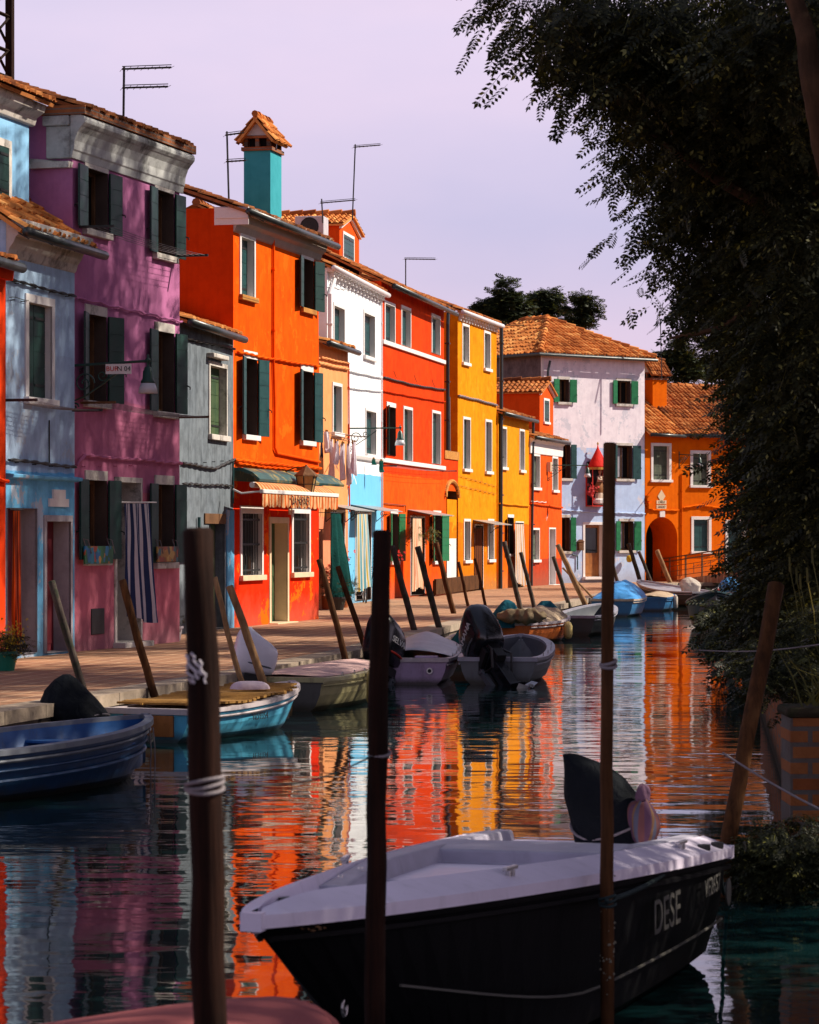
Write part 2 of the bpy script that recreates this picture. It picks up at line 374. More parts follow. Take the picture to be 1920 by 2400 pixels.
# ---------------------------------------------------------------- roof tiles
def tile_slope(mb, O, U, V, W, L, tw=.21, course=.36, amp=.045, inside=None, m=0, sub=6, jit=1.0):
    O, U, V = Vector(O), Vector(U).normalized(), Vector(V).normalized(); N = U.cross(V).normalized()
    if N.z < 0: N = -N
    nt_ = max(1, round(W/tw)); tw = W/nt_; nc = max(1, round(L/course)); course = L/nc
    prof = [0.0, .62, .95, .95, .62, 0.0]
    rnd = random.Random(int(abs(O.x*31+O.y*17+O.z*7+W*3)*100))
    for i in range(nt_):
        for j in range(nc):
            uc, vc = (i+.5)*tw, (j+.5)*course
            if inside and not inside(uc, vc): continue
            dz = rnd.uniform(-.012, .014)*jit; dv = rnd.uniform(-.05, .05)*jit; sk = rnd.uniform(-.012,.012)*jit
            vs = []
            for (vv, h, r_) in ((j*course+dv-.03, .036+dz, 1.0), ((j+1)*course+.01, .004+dz, .82)):
                for k in range(6):
                    a = k/5; du = (a-.5)*tw*.66*r_*1.15 + tw*.36 + (sk if vv < vc else 0)
                    vs.append(O + U*(i*tw+du) + V*vv + N*(prof[k]*amp*1.35*r_ + h))
            for (vv, h) in ((j*course+dv-.03, .02), ((j+1)*course+.01, -.004)):       # pan beside it
                for k in range(3):
                    a = k/2; du = (a-.5)*tw*.62 + tw*.86
                    vs.append(O + U*(i*tw+du) + V*vv + N*((.0 if k == 1 else .03) + h))
            fs = [(k, k+1, 6+k+1, 6+k) for k in range(5)] + [(12,13,16,15),(13,14,17,16)]
            fs.append((5,4,3,2,1,0))
            b0 = len(mb.f); mb.add(vs, fs, m)
            for q in range(len(fs)): mb.uv[b0+q] = [(i+.5, j+.5 + (.0))]*len(fs[q])
    # deck below the tiles
    if inside is None:
        e = -.012
        mb.add([O+N*e, O+U*W+N*e, O+U*W+V*L+N*e, O+V*L+N*e, O+N*(e-.06), O+U*W+N*(e-.06), O+U*W+V*L+N*(e-.06), O+V*L+N*(e-.06)],
               [(0,1,2,3),(4,7,6,5),(0,4,5,1),(1,5,6,2),(2,6,7,3),(3,7,4,0)], m)
def ridge(mb, a, b, r=.11, seg=.38, m=0):
    a, b = Vector(a), Vector(b); L = (b-a).length; n = max(2, int(L/seg)); t = (b-a)/n; rnd = random.Random(int(L*100))
    for i in range(n):
        p = a + t*i; q = a + t*(i+1.12); j = rnd.uniform(-.015,.015)
        b0 = len(mb.f); mb.tube([p+Vector((0,0,.02+j)), q+Vector((0,0,-.01+j))], [r*1.08, r*.85], 8, m)
        for f in range(b0, len(mb.f)): mb.uv[f] = [(i+.5, 77.5)]*len(mb.f[f])

def leaf(name, w_, h, mat, parent, loc, rz, planks=True, strap=False, th=.035):
    m_ = MB(); k = max(2, round(h/.26)); gap = .008
    m_.box(0, w_, -.008, .008, 0, h, 0)
    for i in range(k):
        z0, z1 = h*i/k+gap/2, h*(i+1)/k-gap/2
        m_.box(.004, w_-.004, -th/2, -.009, z0, z1, 0); m_.box(.004, w_-.004, .009, th/2, z0, z1, 0)
    if strap:
        for zz in (.14, .86):
            m_.box(.03, w_*.9, -th/2-.012, -th/2-.002, h*zz-.02, h*zz+.02, 1)
    else:
        m_.tube([(w_-.05, -th/2-.01, h*.36), (w_-.05, -th/2-.07, h*.34), (w_-.05, -th/2-.07, h*.31)], .012, 5, 1)
    o = m_.build(name, [mat, M['iron'] if strap != 'white' else M['white']], parent); o.location = loc; o.rotation_euler = (0, 0, rz); return o

class House:
    def __init__(s, label, base, depth=7.0, name='house', group='houses along the canal'):
        (xl, yl), (xr, yr) = base
        s.A = P(xl, yl, G); s.B = P(xr, yr, G); d = (s.B - s.A); s.W = d.length; s.e = d.normalized()
        s.n = Vector((s.e.y, -s.e.x, 0)); s.rz = math.atan2(s.e.y, s.e.x); s.depth = depth
        s.root = empty(name, s.A, s.rz, label, 'house', group); s.wins = []
    def pix(s, px, py, off=0.0):
        d = Vector(((px-CX)/F, 1, -(py-YH)/F)); nn = s.n; t = (off + nn.dot(s.A)) / (nn.x*d.x + nn.y*d.y)
        p = d*t; return s.e.dot(Vector((p.x, p.y, 0)) - Vector((s.A.x, s.A.y, 0))), EYE + p.z - G
    def u(s, px, off=0.0): return s.pix(px, YH, off)[0]
    def z(s, px, py, off=0.0): return s.pix(px, py, off)[1]
    def at(s, u, y, z): return s.A + s.e*u - s.n*y + Vector((0,0,z))
    def rect(s, x0, x1, y0, y1):
        u0, z1 = s.pix(x0, y0); z0 = s.z(x0, y1); u1 = s.u(x1); return u0, u1, z0, z1
    # window or door; x0,x1 jamb pixels, y0,y1 head and foot seen at the left jamb
    def win(s, x0, x1, y0, y1, kind='closed', mat='shutter', sur=.11, sill=True, surm='white', deep=.16, la=12, ra=16,
            lw=None, rw=None, head=None, strap=False, sides=True, label=None, pane='dark', silm=None, inner=True, curtain=None):
        u0, u1, z0, z1 = s.rect(x0, x1, y0, y1); z0 = max(z0, .0); w_ = u1-u0; h = z1-z0
        s.wins.append((u0, u1, z0, z1)); sm = M[surm]; back = deep + (.10 if kind != 'closed' else .04)
        f = MB()
        hd = sur if head is None else head; e = .028
        f.box(u0-sur if sides else u0-.05, u1+sur if sides else u1+.05, -e, .01, z1, z1+hd)
        if sides:
            f.box(u0-sur, u0, -e+.002, .01, z0-(.0 if sill else sur*0), z1); f.box(u1, u1+sur, -e+.002, .01, z0, z1)
        # reveal
        rm = 1 if kind in ('open','dark') else 0
        f.quad((u0,-e,z0),(u0,back,z0),(u0,back,z1),(u0,-e,z1),rm); f.quad((u1,-e,z0),(u1,-e,z1),(u1,back,z1),(u1,back,z0),rm)
        f.quad((u0,-e,z1),(u0,back,z1),(u1,back,z1),(u1,-e,z1),rm); f.quad((u0,-e,z0),(u1,-e,z0),(u1,back,z0),(u0,back,z0),rm)
        isdoor = kind.startswith('door')
        wn = f.build('door' if isdoor else 'doorway' if kind == 'dark' else 'window', [sm, M['reveal_dark']], s.root, bevel=.006)
        if label: wn['label'] = label
        if sill:
            q = MB(); q.box(u0-sur-.04, u1+sur+.04, -.09 if not isdoor else -.22, .02, z0-.11, z0-.002)
            q.build('threshold' if isdoor else 'sill', M[silm or surm], wn, bevel=.008)
        if kind == 'closed':
            hw = w_/2
            for k in (0, 1):
                o = leaf('shutter', hw-.006, h-.01, M[mat], wn, (u0+.003+k*hw, back-.05, z0+.005), 0, strap=strap or True)
        elif kind in ('open', 'openbare'):
            if inner:
                q = MB(); fr = .06; y = back-.07
                for (a, b, c, d_) in ((u0, u0+fr, z0, z1), (u1-fr, u1, z0, z1), (u0+fr, u1-fr, z0, z0+fr), (u0+fr, u1-fr, z1-fr, z1), ((u0+u1)/2-.035, (u0+u1)/2+.035, z0+fr, z1-fr)):
                    q.box(a+.001, b-.001, y, y+.05, c+.001, d_-.001)
                q.build('casement', M['brown'], wn)
            g_ = MB(); g_.box(u0+.002, u1-.002, back-.012, back-.004, z0+.002, z1-.002); g_.build('pane', M[pane], wn)
            if curtain:
                g_ = MB(); uu = u0 + w_*curtain[1]; ue = u0 + w_*curtain[2]
                g_.box(uu, ue, back-.04, back-.02, z0+.08, z1-.08); g_.build('curtain', M[curtain[0]], wn)
            if kind == 'open':
                hw = w_/2
                if la is not None: leaf('shutter', lw or hw, h+.02, M[mat], wn, (u0-.02, -.055, z0-.01), math.pi + R(la))
                if ra is not None: leaf('shutter', rw or hw, h+.02, M[mat], wn, (u1+.02, -.055, z0-.01), -R(ra))
        elif kind == 'bars':
            q = MB(); k = max(3, round(w_/.12))
            for i in range(1, k):
                x = u0+w_*i/k; q.tube([(x, .04, z0), (x, .04, z1)], .011, 6)
            for zz in (.08, .5, .9): q.box(u0, u1, .025, .055, z0+h*zz-.02, z0+h*zz+.02)
            q.build('window_bars', M['iron'], wn)
            g_ = MB(); g_.box(u0+.002, u1-.002, back-.03, back-.01, z0, z1); g_.build('pane', M['glass'], wn)
            q = MB()
            for i in range(5):
                x = u0+w_*(i+.5)/5+random.uniform(-.03,.03); hh = random.uniform(.15,.42)
                q.box(x-.03, x+.03, back-.10, back-.05, z0+.02, z0+hh, i % 3)
            q.build('window_display', [M['door_wood'], M['white'], M['shutter_teal']], wn)
        elif kind.startswith('door'):
            mt = M[mat]
            q = MB(); y = back-.05
            q.box(u0+.003, u1-.003, y, y+.04, z0+.003, z1-.003)
            for (a, b, c, d_) in ((.10,.90,.06,.40), (.10,.90,.46,.94)):
                q.box(u0+w_*a, u0+w_*b, y-.012, y-.001, z0+h*c, z0+h*d_, 0 if kind == 'door' or c < .2 else 1)
            q.tube([(u0+w_*.09, y-.06, z0+h*.44), (u0+w_*.09, y, z0+h*.44)], .022, 8, 2)
            q.build('door_leaf', [mt, M['glass'], M['cream']], wn)
        elif kind == 'dark':
            g_ = MB(); g_.box(u0+.002, u1-.002, back+.5, back+.52, z0, z1)
            g_.quad((u0,back-.01,z0),(u0,back+.5,z0),(u0,back+.5,z1),(u0,back-.01,z1)); g_.quad((u1,back-.01,z0),(u1,back-.01,z1),(u1,back+.5,z1),(u1,back+.5,z0))
            g_.quad((u0,back-.01,z0+.001),(u1,back-.01,z0+.001),(u1,back+.5,z0+.001),(u0,back+.5,z0+.001)); g_.quad((u0,back-.01,z1),(u0,back+.5,z1),(u1,back+.5,z1),(u1,back-.01,z1))
            g_.build('passage', M['dark'], wn)
        return wn, (u0, u1, z0, z1)
    def wall(s, H, mat, side_mat=None, u0=0, u1=None, gable=None, name='wall', extra_cuts=(), arch=None):
        u1 = s.W if u1 is None else u1
        us = sorted({u0, u1} | {v for w_ in s.wins for v in w_[:2] if u0 < v < u1}); zs = sorted({-.1, H} | {v for w_ in s.wins for v in w_[2:] if 0 < v < H})
        m_ = MB()
        for i in range(len(us)-1):
            for j in range(len(zs)-1):
                uc, zc = (us[i]+us[i+1])/2, (zs[j]+zs[j+1])/2
                if any(a < uc < b and c < zc < d for a, b, c, d in s.wins): continue
                m_.quad((us[i],0,zs[j]),(us[i+1],0,zs[j]),(us[i+1],0,zs[j+1]),(us[i],0,zs[j+1]))
        Dp = s.depth; rh = gable if gable else 0
        for (x, flip) in ((u0, 0), (u1, 1)):
            pl = [(x,0,-.1),(x,Dp,-.1),(x,Dp,H)] + ([(x,Dp/2,H+rh)] if rh else []) + [(x,0,H)]
            m_.add(pl if flip else pl[::-1], [tuple(range(len(pl)))], 1)
        m_.quad((u1,Dp,-.1),(u0,Dp,-.1),(u0,Dp,H),(u1,Dp,H), 1)
        m_.quad((u0,0,H),(u1,0,H),(u1,Dp,H),(u0,Dp,H), 1)
        s.H = H
        return m_.build(name, [mat, side_mat or mat], s.root)
    def Hg(s, px, py, over, rise, dr): return s.z(px, py, over+.07) - .01 + over*rise/dr
    def roof(s, H, rise=1.1, over=.38, sl=.12, sr=.12, mat='tile', u0=0, u1=None, gut='gutter', dr=None, front_only=False, name='roof', gl=0.0, gr=0.25):
        u1 = s.W if u1 is None else u1; dr = dr or s.depth/2; m_ = MB(); sn = Vector((0, dr, rise)).normalized()
        z0 = H + .06 - over*rise/dr
        L = math.hypot(dr+over, rise*(1+over/dr))
        tile_slope(m_, (u0-sl, -over, z0), (1,0,0), sn, u1-u0+sl+sr, L)
        if not front_only:
            m_.add([(u0-sl, dr, z0+ (dr+over)*rise/dr), (u1+sr, dr, z0+(dr+over)*rise/dr), (u1+sr, 2*dr+over, z0), (u0-sl, 2*dr+over, z0)], [(0,1,2,3)])
            ridge(m_, (u0-sl, dr, z0+(dr+over)*rise/dr), (u1+sr, dr, z0+(dr+over)*rise/dr))
        r = m_.build(name, M[mat], s.root)
        if gut:
            g_ = MB(); g_.tube([(u0-sl-gl, -over-.07, z0-.05), (u1+sr+gr, -over-.07, z0-.09)], .075, 10)
            k = int((u1-u0)/.9)
            for i in range(k+1):
                x = u0 + (u1-u0)*i/max(1,k); g_.tube([(x, -over-.07, z0-.02), (x, -over-.07, z0-.15), (x, -over+.1, z0-.05)], .012, 4)
            g_.build('gutter', M[gut], s.root, smooth=True)
        return r
    def cornice(s, prof, z, mat, u0=None, u1=None, name='cornice'):
        m_ = MB(); m_.prism_x([(y, zz+z) for y, zz in prof], 0 if u0 is None else u0, s.W if u1 is None else u1)
        return m_.build(name, M[mat], s.root, bevel=.01)
    def cable(s, pts, mat='iron', r=.014, sag=.02, off=.05, name='cable', twist=2, brackets=True):
        q = MB(); us = [s.pix(x, y) for x, y in pts]
        for t in range(twist):
            path = []
            for (a, b) in zip(us[:-1], us[1:]):
                n = max(2, int(abs(b[0]-a[0])/.12) if abs(b[0]-a[0]) > .2 else 2)
                for i in range(n):
                    k = i/n; ph = len(path)*.9 + t*math.pi
                    path.append((a[0]+(b[0]-a[0])*k, -off-.012*math.cos(ph), a[1]+(b[1]-a[1])*k+.014*math.sin(ph)+sag*.35*math.sin(len(path)*.31)))
            path.append((us[-1][0], -off, us[-1][1])); q.tube(path, r, 5)
        if brackets:
            a, b = us[0], us[-1]; n = max(2, int(abs(b[0]-a[0])/.7))
            for i in range(n):
                k = (i+.5)/n; x = a[0]+(b[0]-a[0])*k; z_ = a[1]+(b[1]-a[1])*k
                q.box(x-.008, x+.008, -off-.02, .0, z_-.035, z_-.02)
        return q.build(name, M[mat] if isinstance(mat, str) else mat, s.root)
    def pipe(s, pts, mat, r=.045, off=.07, name='downpipe'):
        q = MB(); q.tube([(s.pix(x, y)[0], -off, s.pix(x, y)[1]) for x, y in pts], r, 8)
        us = [s.pix(x, y) for x, y in pts]
        for (a, b) in zip(us[:-1], us[1:]):
            if abs(a[1]-b[1]) > 1.2:
                n = int(abs(a[1]-b[1])/1.3)
                for i in range(n):
                    z_ = a[1]+(b[1]-a[1])*(i+.5)/n; q.box(a[0]-r*1.3, a[0]+r*1.3, -off-r*1.25, -.001, z_-.02, z_+.02)
        return q.build(name, M[mat] if isinstance(mat, str) else mat, s.root, smooth=False)

def pm(name, *cols, **kw): M[name] = plaster(name, cols, **kw)
pm('red_left', (.70,.045,.006), amt=.2)
pm('lightblue', (.15,.46,.76), (.40,.55,.76), (.42,.60,.82), edges=(3.35, 5.2), amt=.4, stain=(.16,.2,.26), patch=(.40,.47,.58), patch_amt=.03)
pm('upper_blue', (.27,.55,.85), amt=.25)
pm('purple', (.58,.16,.22), (.52,.16,.28), (.47,.16,.33), edges=(3.1, 4.6), amt=.3, stain=(.3,.2,.25))
pm('grey', (.19,.22,.25), (.16,.19,.22), edges=(2.0,), amt=.6, stain=(.08,.08,.08), streak=.6)
pm('orange', (.76,.026,.002), (.83,.088,.001), edges=(3.55,), amt=.45, stain=(.55,.14,.04), patch=(.86,.125,.004), patch_amt=.03)
pm('peach', (.78,.26,.14), (.80,.33,.13), edges=(2.9,), amt=.25, stain=(.5,.3,.2))
pm('white_house', (.16,.50,.78), (.84,.86,.88), edges=(4.2,), amt=.15, stain=(.45,.6,.75))
pm('red', (.78,.09,.005), (.70,.048,.004), edges=(4.3,), amt=.5, stain=(.4,.08,.03))
pm('yellow', (.58,.16,.004), (.77,.245,.004), edges=(2.9,), amt=.5, stain=(.55,.3,.1), patch=(.82,.29,.01), patch_amt=.02)
pm('small_yellow', (.70,.12,.004), (.78,.26,.008), edges=(2.9,), amt=.5, stain=(.6,.35,.1))
pm('small_red', (.40,.05,.02), (.74,.085,.010), edges=(1.55,), amt=.45, stain=(.4,.12,.05), patch=(.55,.42,.38), patch_amt=-.06)
pm('end_blue', (.46,.60,.86), (.84,.76,.83), edges=(6.15,), amt=.35, stain=(.45,.42,.5), patch=(.62,.60,.68), patch_amt=.02)
pm('end_side_shade', (.13,.11,.115), amt=.6, stain=(.05,.04,.04))  # shade of the end house's side wall put into a dark colour
pm('end_orange', (.74,.135,.002), amt=.25, stain=(.5,.2,.05))
pm('reveal_grey', (.36,.34,.38), amt=.4, stain=(.2,.18,.2))
pm('teal_chimney', (.05,.34,.40), amt=.4, stain=(.3,.6,.6))

# ================================================================ HOUSE BUILDERS
# sliver of the red house at the left edge
h = House('bright red house cut off by the left edge of the picture', ((-150, 1566), (13, 1548)), 6)
h.wall(h.z(10, 618), M['red_left']); hR = h
h.roof(h.H, .6, .2, 0, 0, gr=0)
h.cable([(-30,1120),(12,1128)], M['red_left'], .03, twist=1)
q = MB(); q.prism_x([(-.12,h.H-.25),(0,h.H-.25),(0,h.H-.1),(-.14,h.H-.1)], 0, h.W); q.build('cornice', M['red_left'], h.root)

# light blue house
h = hB = House('light blue stucco house with a recessed upper storey left of the purple house', ((14, 1546), (175, 1529)), 6)
Hb = h.Hg(100, 553, .30, .75, 1.1)
h.win(65, 119, 708, 930, 'closed', 'shutter', .13, label='tall white framed window with one dark shutter on the light blue house', deep=.12)
h.win(15, 84, 1190, 1536, 'door', 'door_maroon', .0, sill=False, surm='reveal_grey', deep=.30)
h.win(107, 163, 1222, 1531, 'door', 'door_maroon', .10, sill=False, surm='reveal_grey', deep=.22)
h.wall(Hb, M['lightblue'])
h.cornice([(0,-.55),(-.03,-.52),(-.06,-.42),(-.12,-.34),(-.16,-.25),(-.28,-.18),(-.32,-.08),(-.32,0),(0,0)], Hb, 'istria')
h.roof(Hb, .75, .30, .1, .05, 'tile_orange', dr=1.1, front_only=True, gr=.35)
h.cornice([(0,0),(-.12,.02),(-.13,.07),(0,.09)], h.z(15, 1122), 'lightblue', name='ledge', u1=h.W+.05)
h.cable([(14,655),(172,695)]); h.cable([(14,1078),(100,1086),(172,1095)], r=.018); h.cable([(14,697),(60,704)], r=.006, twist=1)
h.pipe([(113,985),(113,1090)], 'iron', .012, .02, 'cable')
q = MB(); u0,u1,z0,z1 = h.rect(113,158,1168,1187); q.box(u0,u1,-.03,.0,z0,z1); a,b,_,z2 = h.rect(122,150,1150,1168); q.box(a,b,-.032,.0,z1-.001,z2+.02)
q.build('plaque', M['white'], h.root)
# recessed upper storey
ub = .65
q = MB(); zt = h.z(40, 235, -ub); uR = h.u(68, -ub)
q.box(-.5, uR, ub, 6, Hb-.1, zt)
q.build('upper_wall', M['upper_blue'], h.root)
q = MB(); zc = zt
for i in range(1):
    q.prism_x([(ub, -.34+zc), (ub-.06,-.32+zc), (ub-.1,-.2+zc), (ub-.22,-.12+zc), (ub-.26,0+zc), (ub,0+zc)], -.5, uR+.12)
q.build('cornice', M['istria'], h.root, bevel=.01)
q = MB(); tile_slope(q, (-.6, ub-.34, zt+.05), (1,0,0), (0,.93,.36), uR+.85, 3.2); q.build('roof', M['tile'], h.root)
a = h.pix(2, 330, -ub); b = h.pix(12, 475, -ub)
q = MB(); u0w = h.u(-12,-ub); u1w = h.u(24,-ub); zz1 = h.z(5,325,-ub); zz0 = h.z(5,480,-ub)
q.box(u0w, u1w, ub-.03, ub+.0, zz0, zz0+.1); q.box(u0w, u1w, ub-.03, ub, zz1-.12, zz1); q.box(u1w-.12, u1w, ub-.032, ub, zz0+.1, zz1-.12)
wn = q.build('window', M['istria'], h.root)
leaf('shutter', .42, zz1-zz0-.24, M['shutter'], wn, (u1w-.55, ub-.02, zz0+.11), 0, strap=True)

# purple house
h = hP = House('tall purple house with a heavy white cornice and dark green shutters', ((170, 1528), (421, 1504)), 7)
Hp = h.z(172, 352)
wk = dict(kind='open', mat='shutter', sur=.07, sides=False, head=.16, surm='istria', deep=.16)
for (x0,x1,y0,y1,la,ra) in ((199,249,392,534,5,4),(363,404,443,592,5,3),(201,246,735,938,14,15),(364,405,775,963,4,6),(201,247,1125,1310,4,6),(364,404,1135,1318,4,6)):
    h.win(x0,x1,y0,y1, la=la, ra=ra, **wk)
h.win(272, 327, 1130, 1506, 'door', 'dark', .09, surm='istria', deep=.5, silm='istria', label='open doorway behind the blue and white striped curtain')
h.wall(Hp+.70, M['purple'])
h.cornice([(0,-.14),(-.03,-.14),(-.05,-.02),(-.07,.0),(-.08,.14),(-.13,.28),(-.19,.36),(-.21,.38),(-.25,.43),(-.255,.48),(-.24,.53),(-.18,.55),(0,.55)], Hp, 'cornice_stone', u0=-.10, u1=h.W+.10)
q = MB(); q.prism_z([(-.10,.001),(-.001,.001),(-.001,.42),(-.10,.42)], Hp-.14, Hp+.38); q.prism_z([(-.16,.002),(-.002,.002),(-.002,.46),(-.16,.46)], Hp+.381, Hp+.54); q.build('cornice_return', M['cornice_stone'], h.root, bevel=.02)
q = MB(); q.box(-.14, h.W+.12, -.27, .5, Hp+.551, Hp+.70); q.build('brick_course', M['brick'], h.root)
h.roof(Hp+.68, 1.2, .25, .1, .10, 'tile_dark', gut=None)
q = MB(); zz = h.z(213,1488); u0,u1,z0,z1 = h.rect(213,243,1427,1488); q.box(u0,u1,-.02,.01,z0,z1); q.build('meter_box', M['iron'], h.root, bevel=.01)
h.cable([(172,700),(192,703),(421,754)], M['purple'], .02, twist=1); h.cable([(172,1090),(192,1068),(421,1086)], M['purple'], .02)
q = MB(); z_ = h.z(130, 395, -.6); q.box(-.12, .02, .02, .7, z_-.1, z_); q.tube([(.0,.0,z_-.05),(-.05,.7,z_+.02)], .05, 8); q.build('drain', M['istria'], h.root)
q = MB(); q.box(-.18, -.02, -.02, .12, h.z(170,690), h.z(170,655)); q.build('junction_box', M['purple'], h.root)

# grey house
h = hG = House('narrow unpainted grey house between the purple and the orange house', ((421, 1487), (547, 1471)), 6)
Hg = h.Hg(490, 767, .17, .7, 2.2)
h.win(491, 529, 856, 1017, 'closed', 'shutter_old', .09, surm='istria', deep=.16, label='closed weathered green shutters on the grey house')
h.win(490, 524, 1228, 1474, 'door', 'shutter_old', .0, sill=False, surm='grey', deep=.12, label='peeling dark door of the grey house')
h.win(410, 434, 1252, 1300, 'bars', sur=.03, surm='grey')
h.wall(Hg, M['grey'])
h.roof(Hg, .7, .17, .05, .0, 'tile_orange', dr=2.2, front_only=True, gr=.02)
u0,u1,z0,z1 = h.rect(488,548,823,838); q = MB(); q.box(u0-.15,u0+1.15,-.16,.0,z0,z0+.09); q.build('hood', M['istria'], h.root, bevel=.02)
u0,u1,z0,z1 = h.rect(478,527,1203,1227); q = MB(); q.box(u0,u1,-.03,.0,z0,z1); q.build('lintel', M['brown'], h.root)
h.cable([(417,790),(547,818)]); h.cable([(423,1085),(500,1098),(546,1075)], r=.02); h.cable([(423,1133),(540,1138)], r=.012)
h.pipe([(541,1075),(541,1180)], 'shutter_teal', .02, .05); h.pipe([(461,1212),(461,1260)], 'shutter_teal', .03, .05)
q = MB(); u0,u1,z0,z1 = h.rect(530,546,1195,1474); q.box(u0,u1,-.03,.0,0,z1); q.build('pilaster', M['lightblue'], h.root)

# orange restaurant house
h = hO = House('tall orange shop house with a striped awning and green shutters', ((547, 1471), (747, 1451)), 7)
Ho = h.Hg(665, 526, .30, 1.25, 3.5)
h.win(564, 594, 555, 690, 'closed', 'shutter_teal', .10, sill=True, silm='brick_orange', label='closed window near the roof of the orange house')
h.win(706, 732, 604, 720, 'open', 'shutter', .05, sides=False, head=.14, la=8, ra=12, silm='brick_orange')
h.win(571, 600, 838, 1018, 'open', 'shutter_teal', .05, sides=False, head=.16, la=10, ra=12)
h.win(705, 731, 868, 1032, 'open', 'shutter_teal', .05, sides=False, head=.16, la=10, ra=8)
h.win(566, 612, 1203, 1349, 'bars', sur=.12, head=.16, silm='cream', deep=.12)
h.win(686, 723, 1203, 1342, 'bars', sur=.12, head=.16, silm='cream', deep=.12)
h.win(634, 672, 1226, 1460, 'door', 'shutter_old', .13, surm='cream', silm='cream', deep=.22)
pm('orange_side_shade', (.62,.032,.003), (.60,.045,.003), edges=(3.5,), amt=.3, stain=(.4,.1,.05))  # side wall's shade painted in as a deeper, redder orange
h.wall(Ho, M['orange'], M['orange_side_shade'])
M['cornice_warm'] = plain('warm_grey_cornice_paint', (.42,.36,.32), .8, .2, var=.2)  # warm grey with slight random variation
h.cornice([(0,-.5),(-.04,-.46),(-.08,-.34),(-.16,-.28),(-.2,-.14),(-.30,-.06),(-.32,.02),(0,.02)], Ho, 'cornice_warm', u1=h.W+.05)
q = MB(); q.prism_z([(-.02,-.33),(.0,-.33),(.0,.40),(-.02,.40)], Ho-.35, Ho+.02); q.prism_z([(-.05,-.33),(-.02,-.33),(-.02,.36),(-.05,.36)], Ho-.22, Ho+.0); q.build('cornice_return', M['white'], h.root)
rO = h.roof(Ho, 1.25, .30, .12, .12, 'tile_dark', gr=.2)
h.pipe([(637,560),(637,846),(640,952),(640,1050),(645,1062),(746,1083)], M['orange'], .03, .04)
h.cable([(552,825),(637,842),(745,858)], M['orange'], .02); h.cable([(545,1078),(640,1088),(748,1098)], M['orange'], .028); h.cable([(552,1086),(640,1097),(690,1100)], M['orange'], .014)
q = MB(); u0,u1,z0,z1 = h.rect(676,681,1192,1206); q.box(u0,u0+.16,-.02,0,z0,z1); q.build('house_number_plate', M['cream'], h.root)
q = MB(); zd = h.z(700,1105,.9)
# chimney
def chimney(house, u, y, wx, wy, z0, z1, mat, roofmat='tile_orange', parent=None):
    c = MB(); c.box(u, u+wx, y, y+wy, z0, z1, 0)
    c.box(u-.05, u+wx+.05, y-.05, y+wy+.05, z1, z1+.08, 1)
    for i in range(3):
        for (xx, yy) in ((u+wx*(i/2)-.04*(i/1)+.0, y), (u+wx*(i/2)-.04*i, y+wy-.09)): c.box(xx, xx+.09, yy, yy+.09, z1+.08, z1+.28, 1)
        c.box(u, u+.09, y+wy*i/2-.045*i, y+wy*i/2-.045*i+.09, z1+.081, z1+.279, 1); c.box(u+wx-.09, u+wx, y+wy*i/2-.045*i+.001, y+wy*i/2-.045*i+.088, z1+.081, z1+.279, 1)
    c.box(u+.1, u+wx-.1, y+.1, y+wy-.1, z1+.08, z1+.28, 3)
    c.box(u-.03, u+wx+.03, y-.03, y+wy+.03, z1+.28, z1+.34, 1)
    zz = z1+.34; hgt = wy*.62; ym = y+wy/2
    # gable prism with ridge along x (facade direction)
    c.add([(u-.02,y-.02,zz),(u-.02,y+wy+.02,zz),(u-.02,ym,zz+hgt),(u+wx+.02,y-.02,zz),(u+wx+.02,y+wy+.02,zz),(u+wx+.02,ym,zz+hgt)],
          [(0,2,1),(3,4,5),(0,1,4,3),(0,3,5,2),(1,2,5,4)], 2)
    sl = Vector((0, wy/2, hgt)).normalized(); L = math.hypot(wy/2, hgt)+.22
    tile_slope(c, Vector((u-.16, y, zz+.03))-sl*.2, (1,0,0), sl, wx+.32, L, .14, .24, .03, m=4)
    sl2 = Vector((0, -wy/2, hgt)).normalized()
    tile_slope(c, Vector((u-.16, y+wy, zz+.03))-sl2*.2, (1,0,0), sl2, wx+.32, L, .14, .24, .03, m=4)
    ridge(c, (u-.2, ym, zz+hgt+.07), (u+wx+.2, ym, zz+hgt+.07), .07, .25, m=4)
    return c.build('chimney', [mat, M['brick'], M['cornice_stone'], M['dark'], M[roofmat]], parent or house.root)
# place the chimney on the front slope: find u,y so that its front-left corner sits at pixel 575..634
yc = .85
uc = h.u(634, -yc); cw = h.u(660, -yc) - uc
chimney(h, uc, yc, cw, .62, Ho, h.z(634, 352, -yc), M['teal_chimney'], parent=rO)

# peach house
h = hC = House('low peach house with laundry under its window', ((748, 1429), (816, 1422)), 5)
Hc = h.Hg(790, 809, .2, .5, 2.0)-.02
h.win(780, 799, 903, 1012, 'closed', 'shutter_teal', .09, deep=.16)
h.win(776, 806, 1200, 1430, 'dark', sur=.07, sill=False, surm='white', deep=.3)
h.wall(Hc, M['peach'])
h.roof(Hc+.02, .5, .2, .0, .05, 'tile_orange', dr=2.0, front_only=True, gr=.1)
h.cable([(748,838),(814,852)], M['peach'], .02, off=.06); h.cable([(742,851),(814,866)], M['peach'], .03)
h.pipe([(815,850),(817,1200)], M['red'], .02, .03)

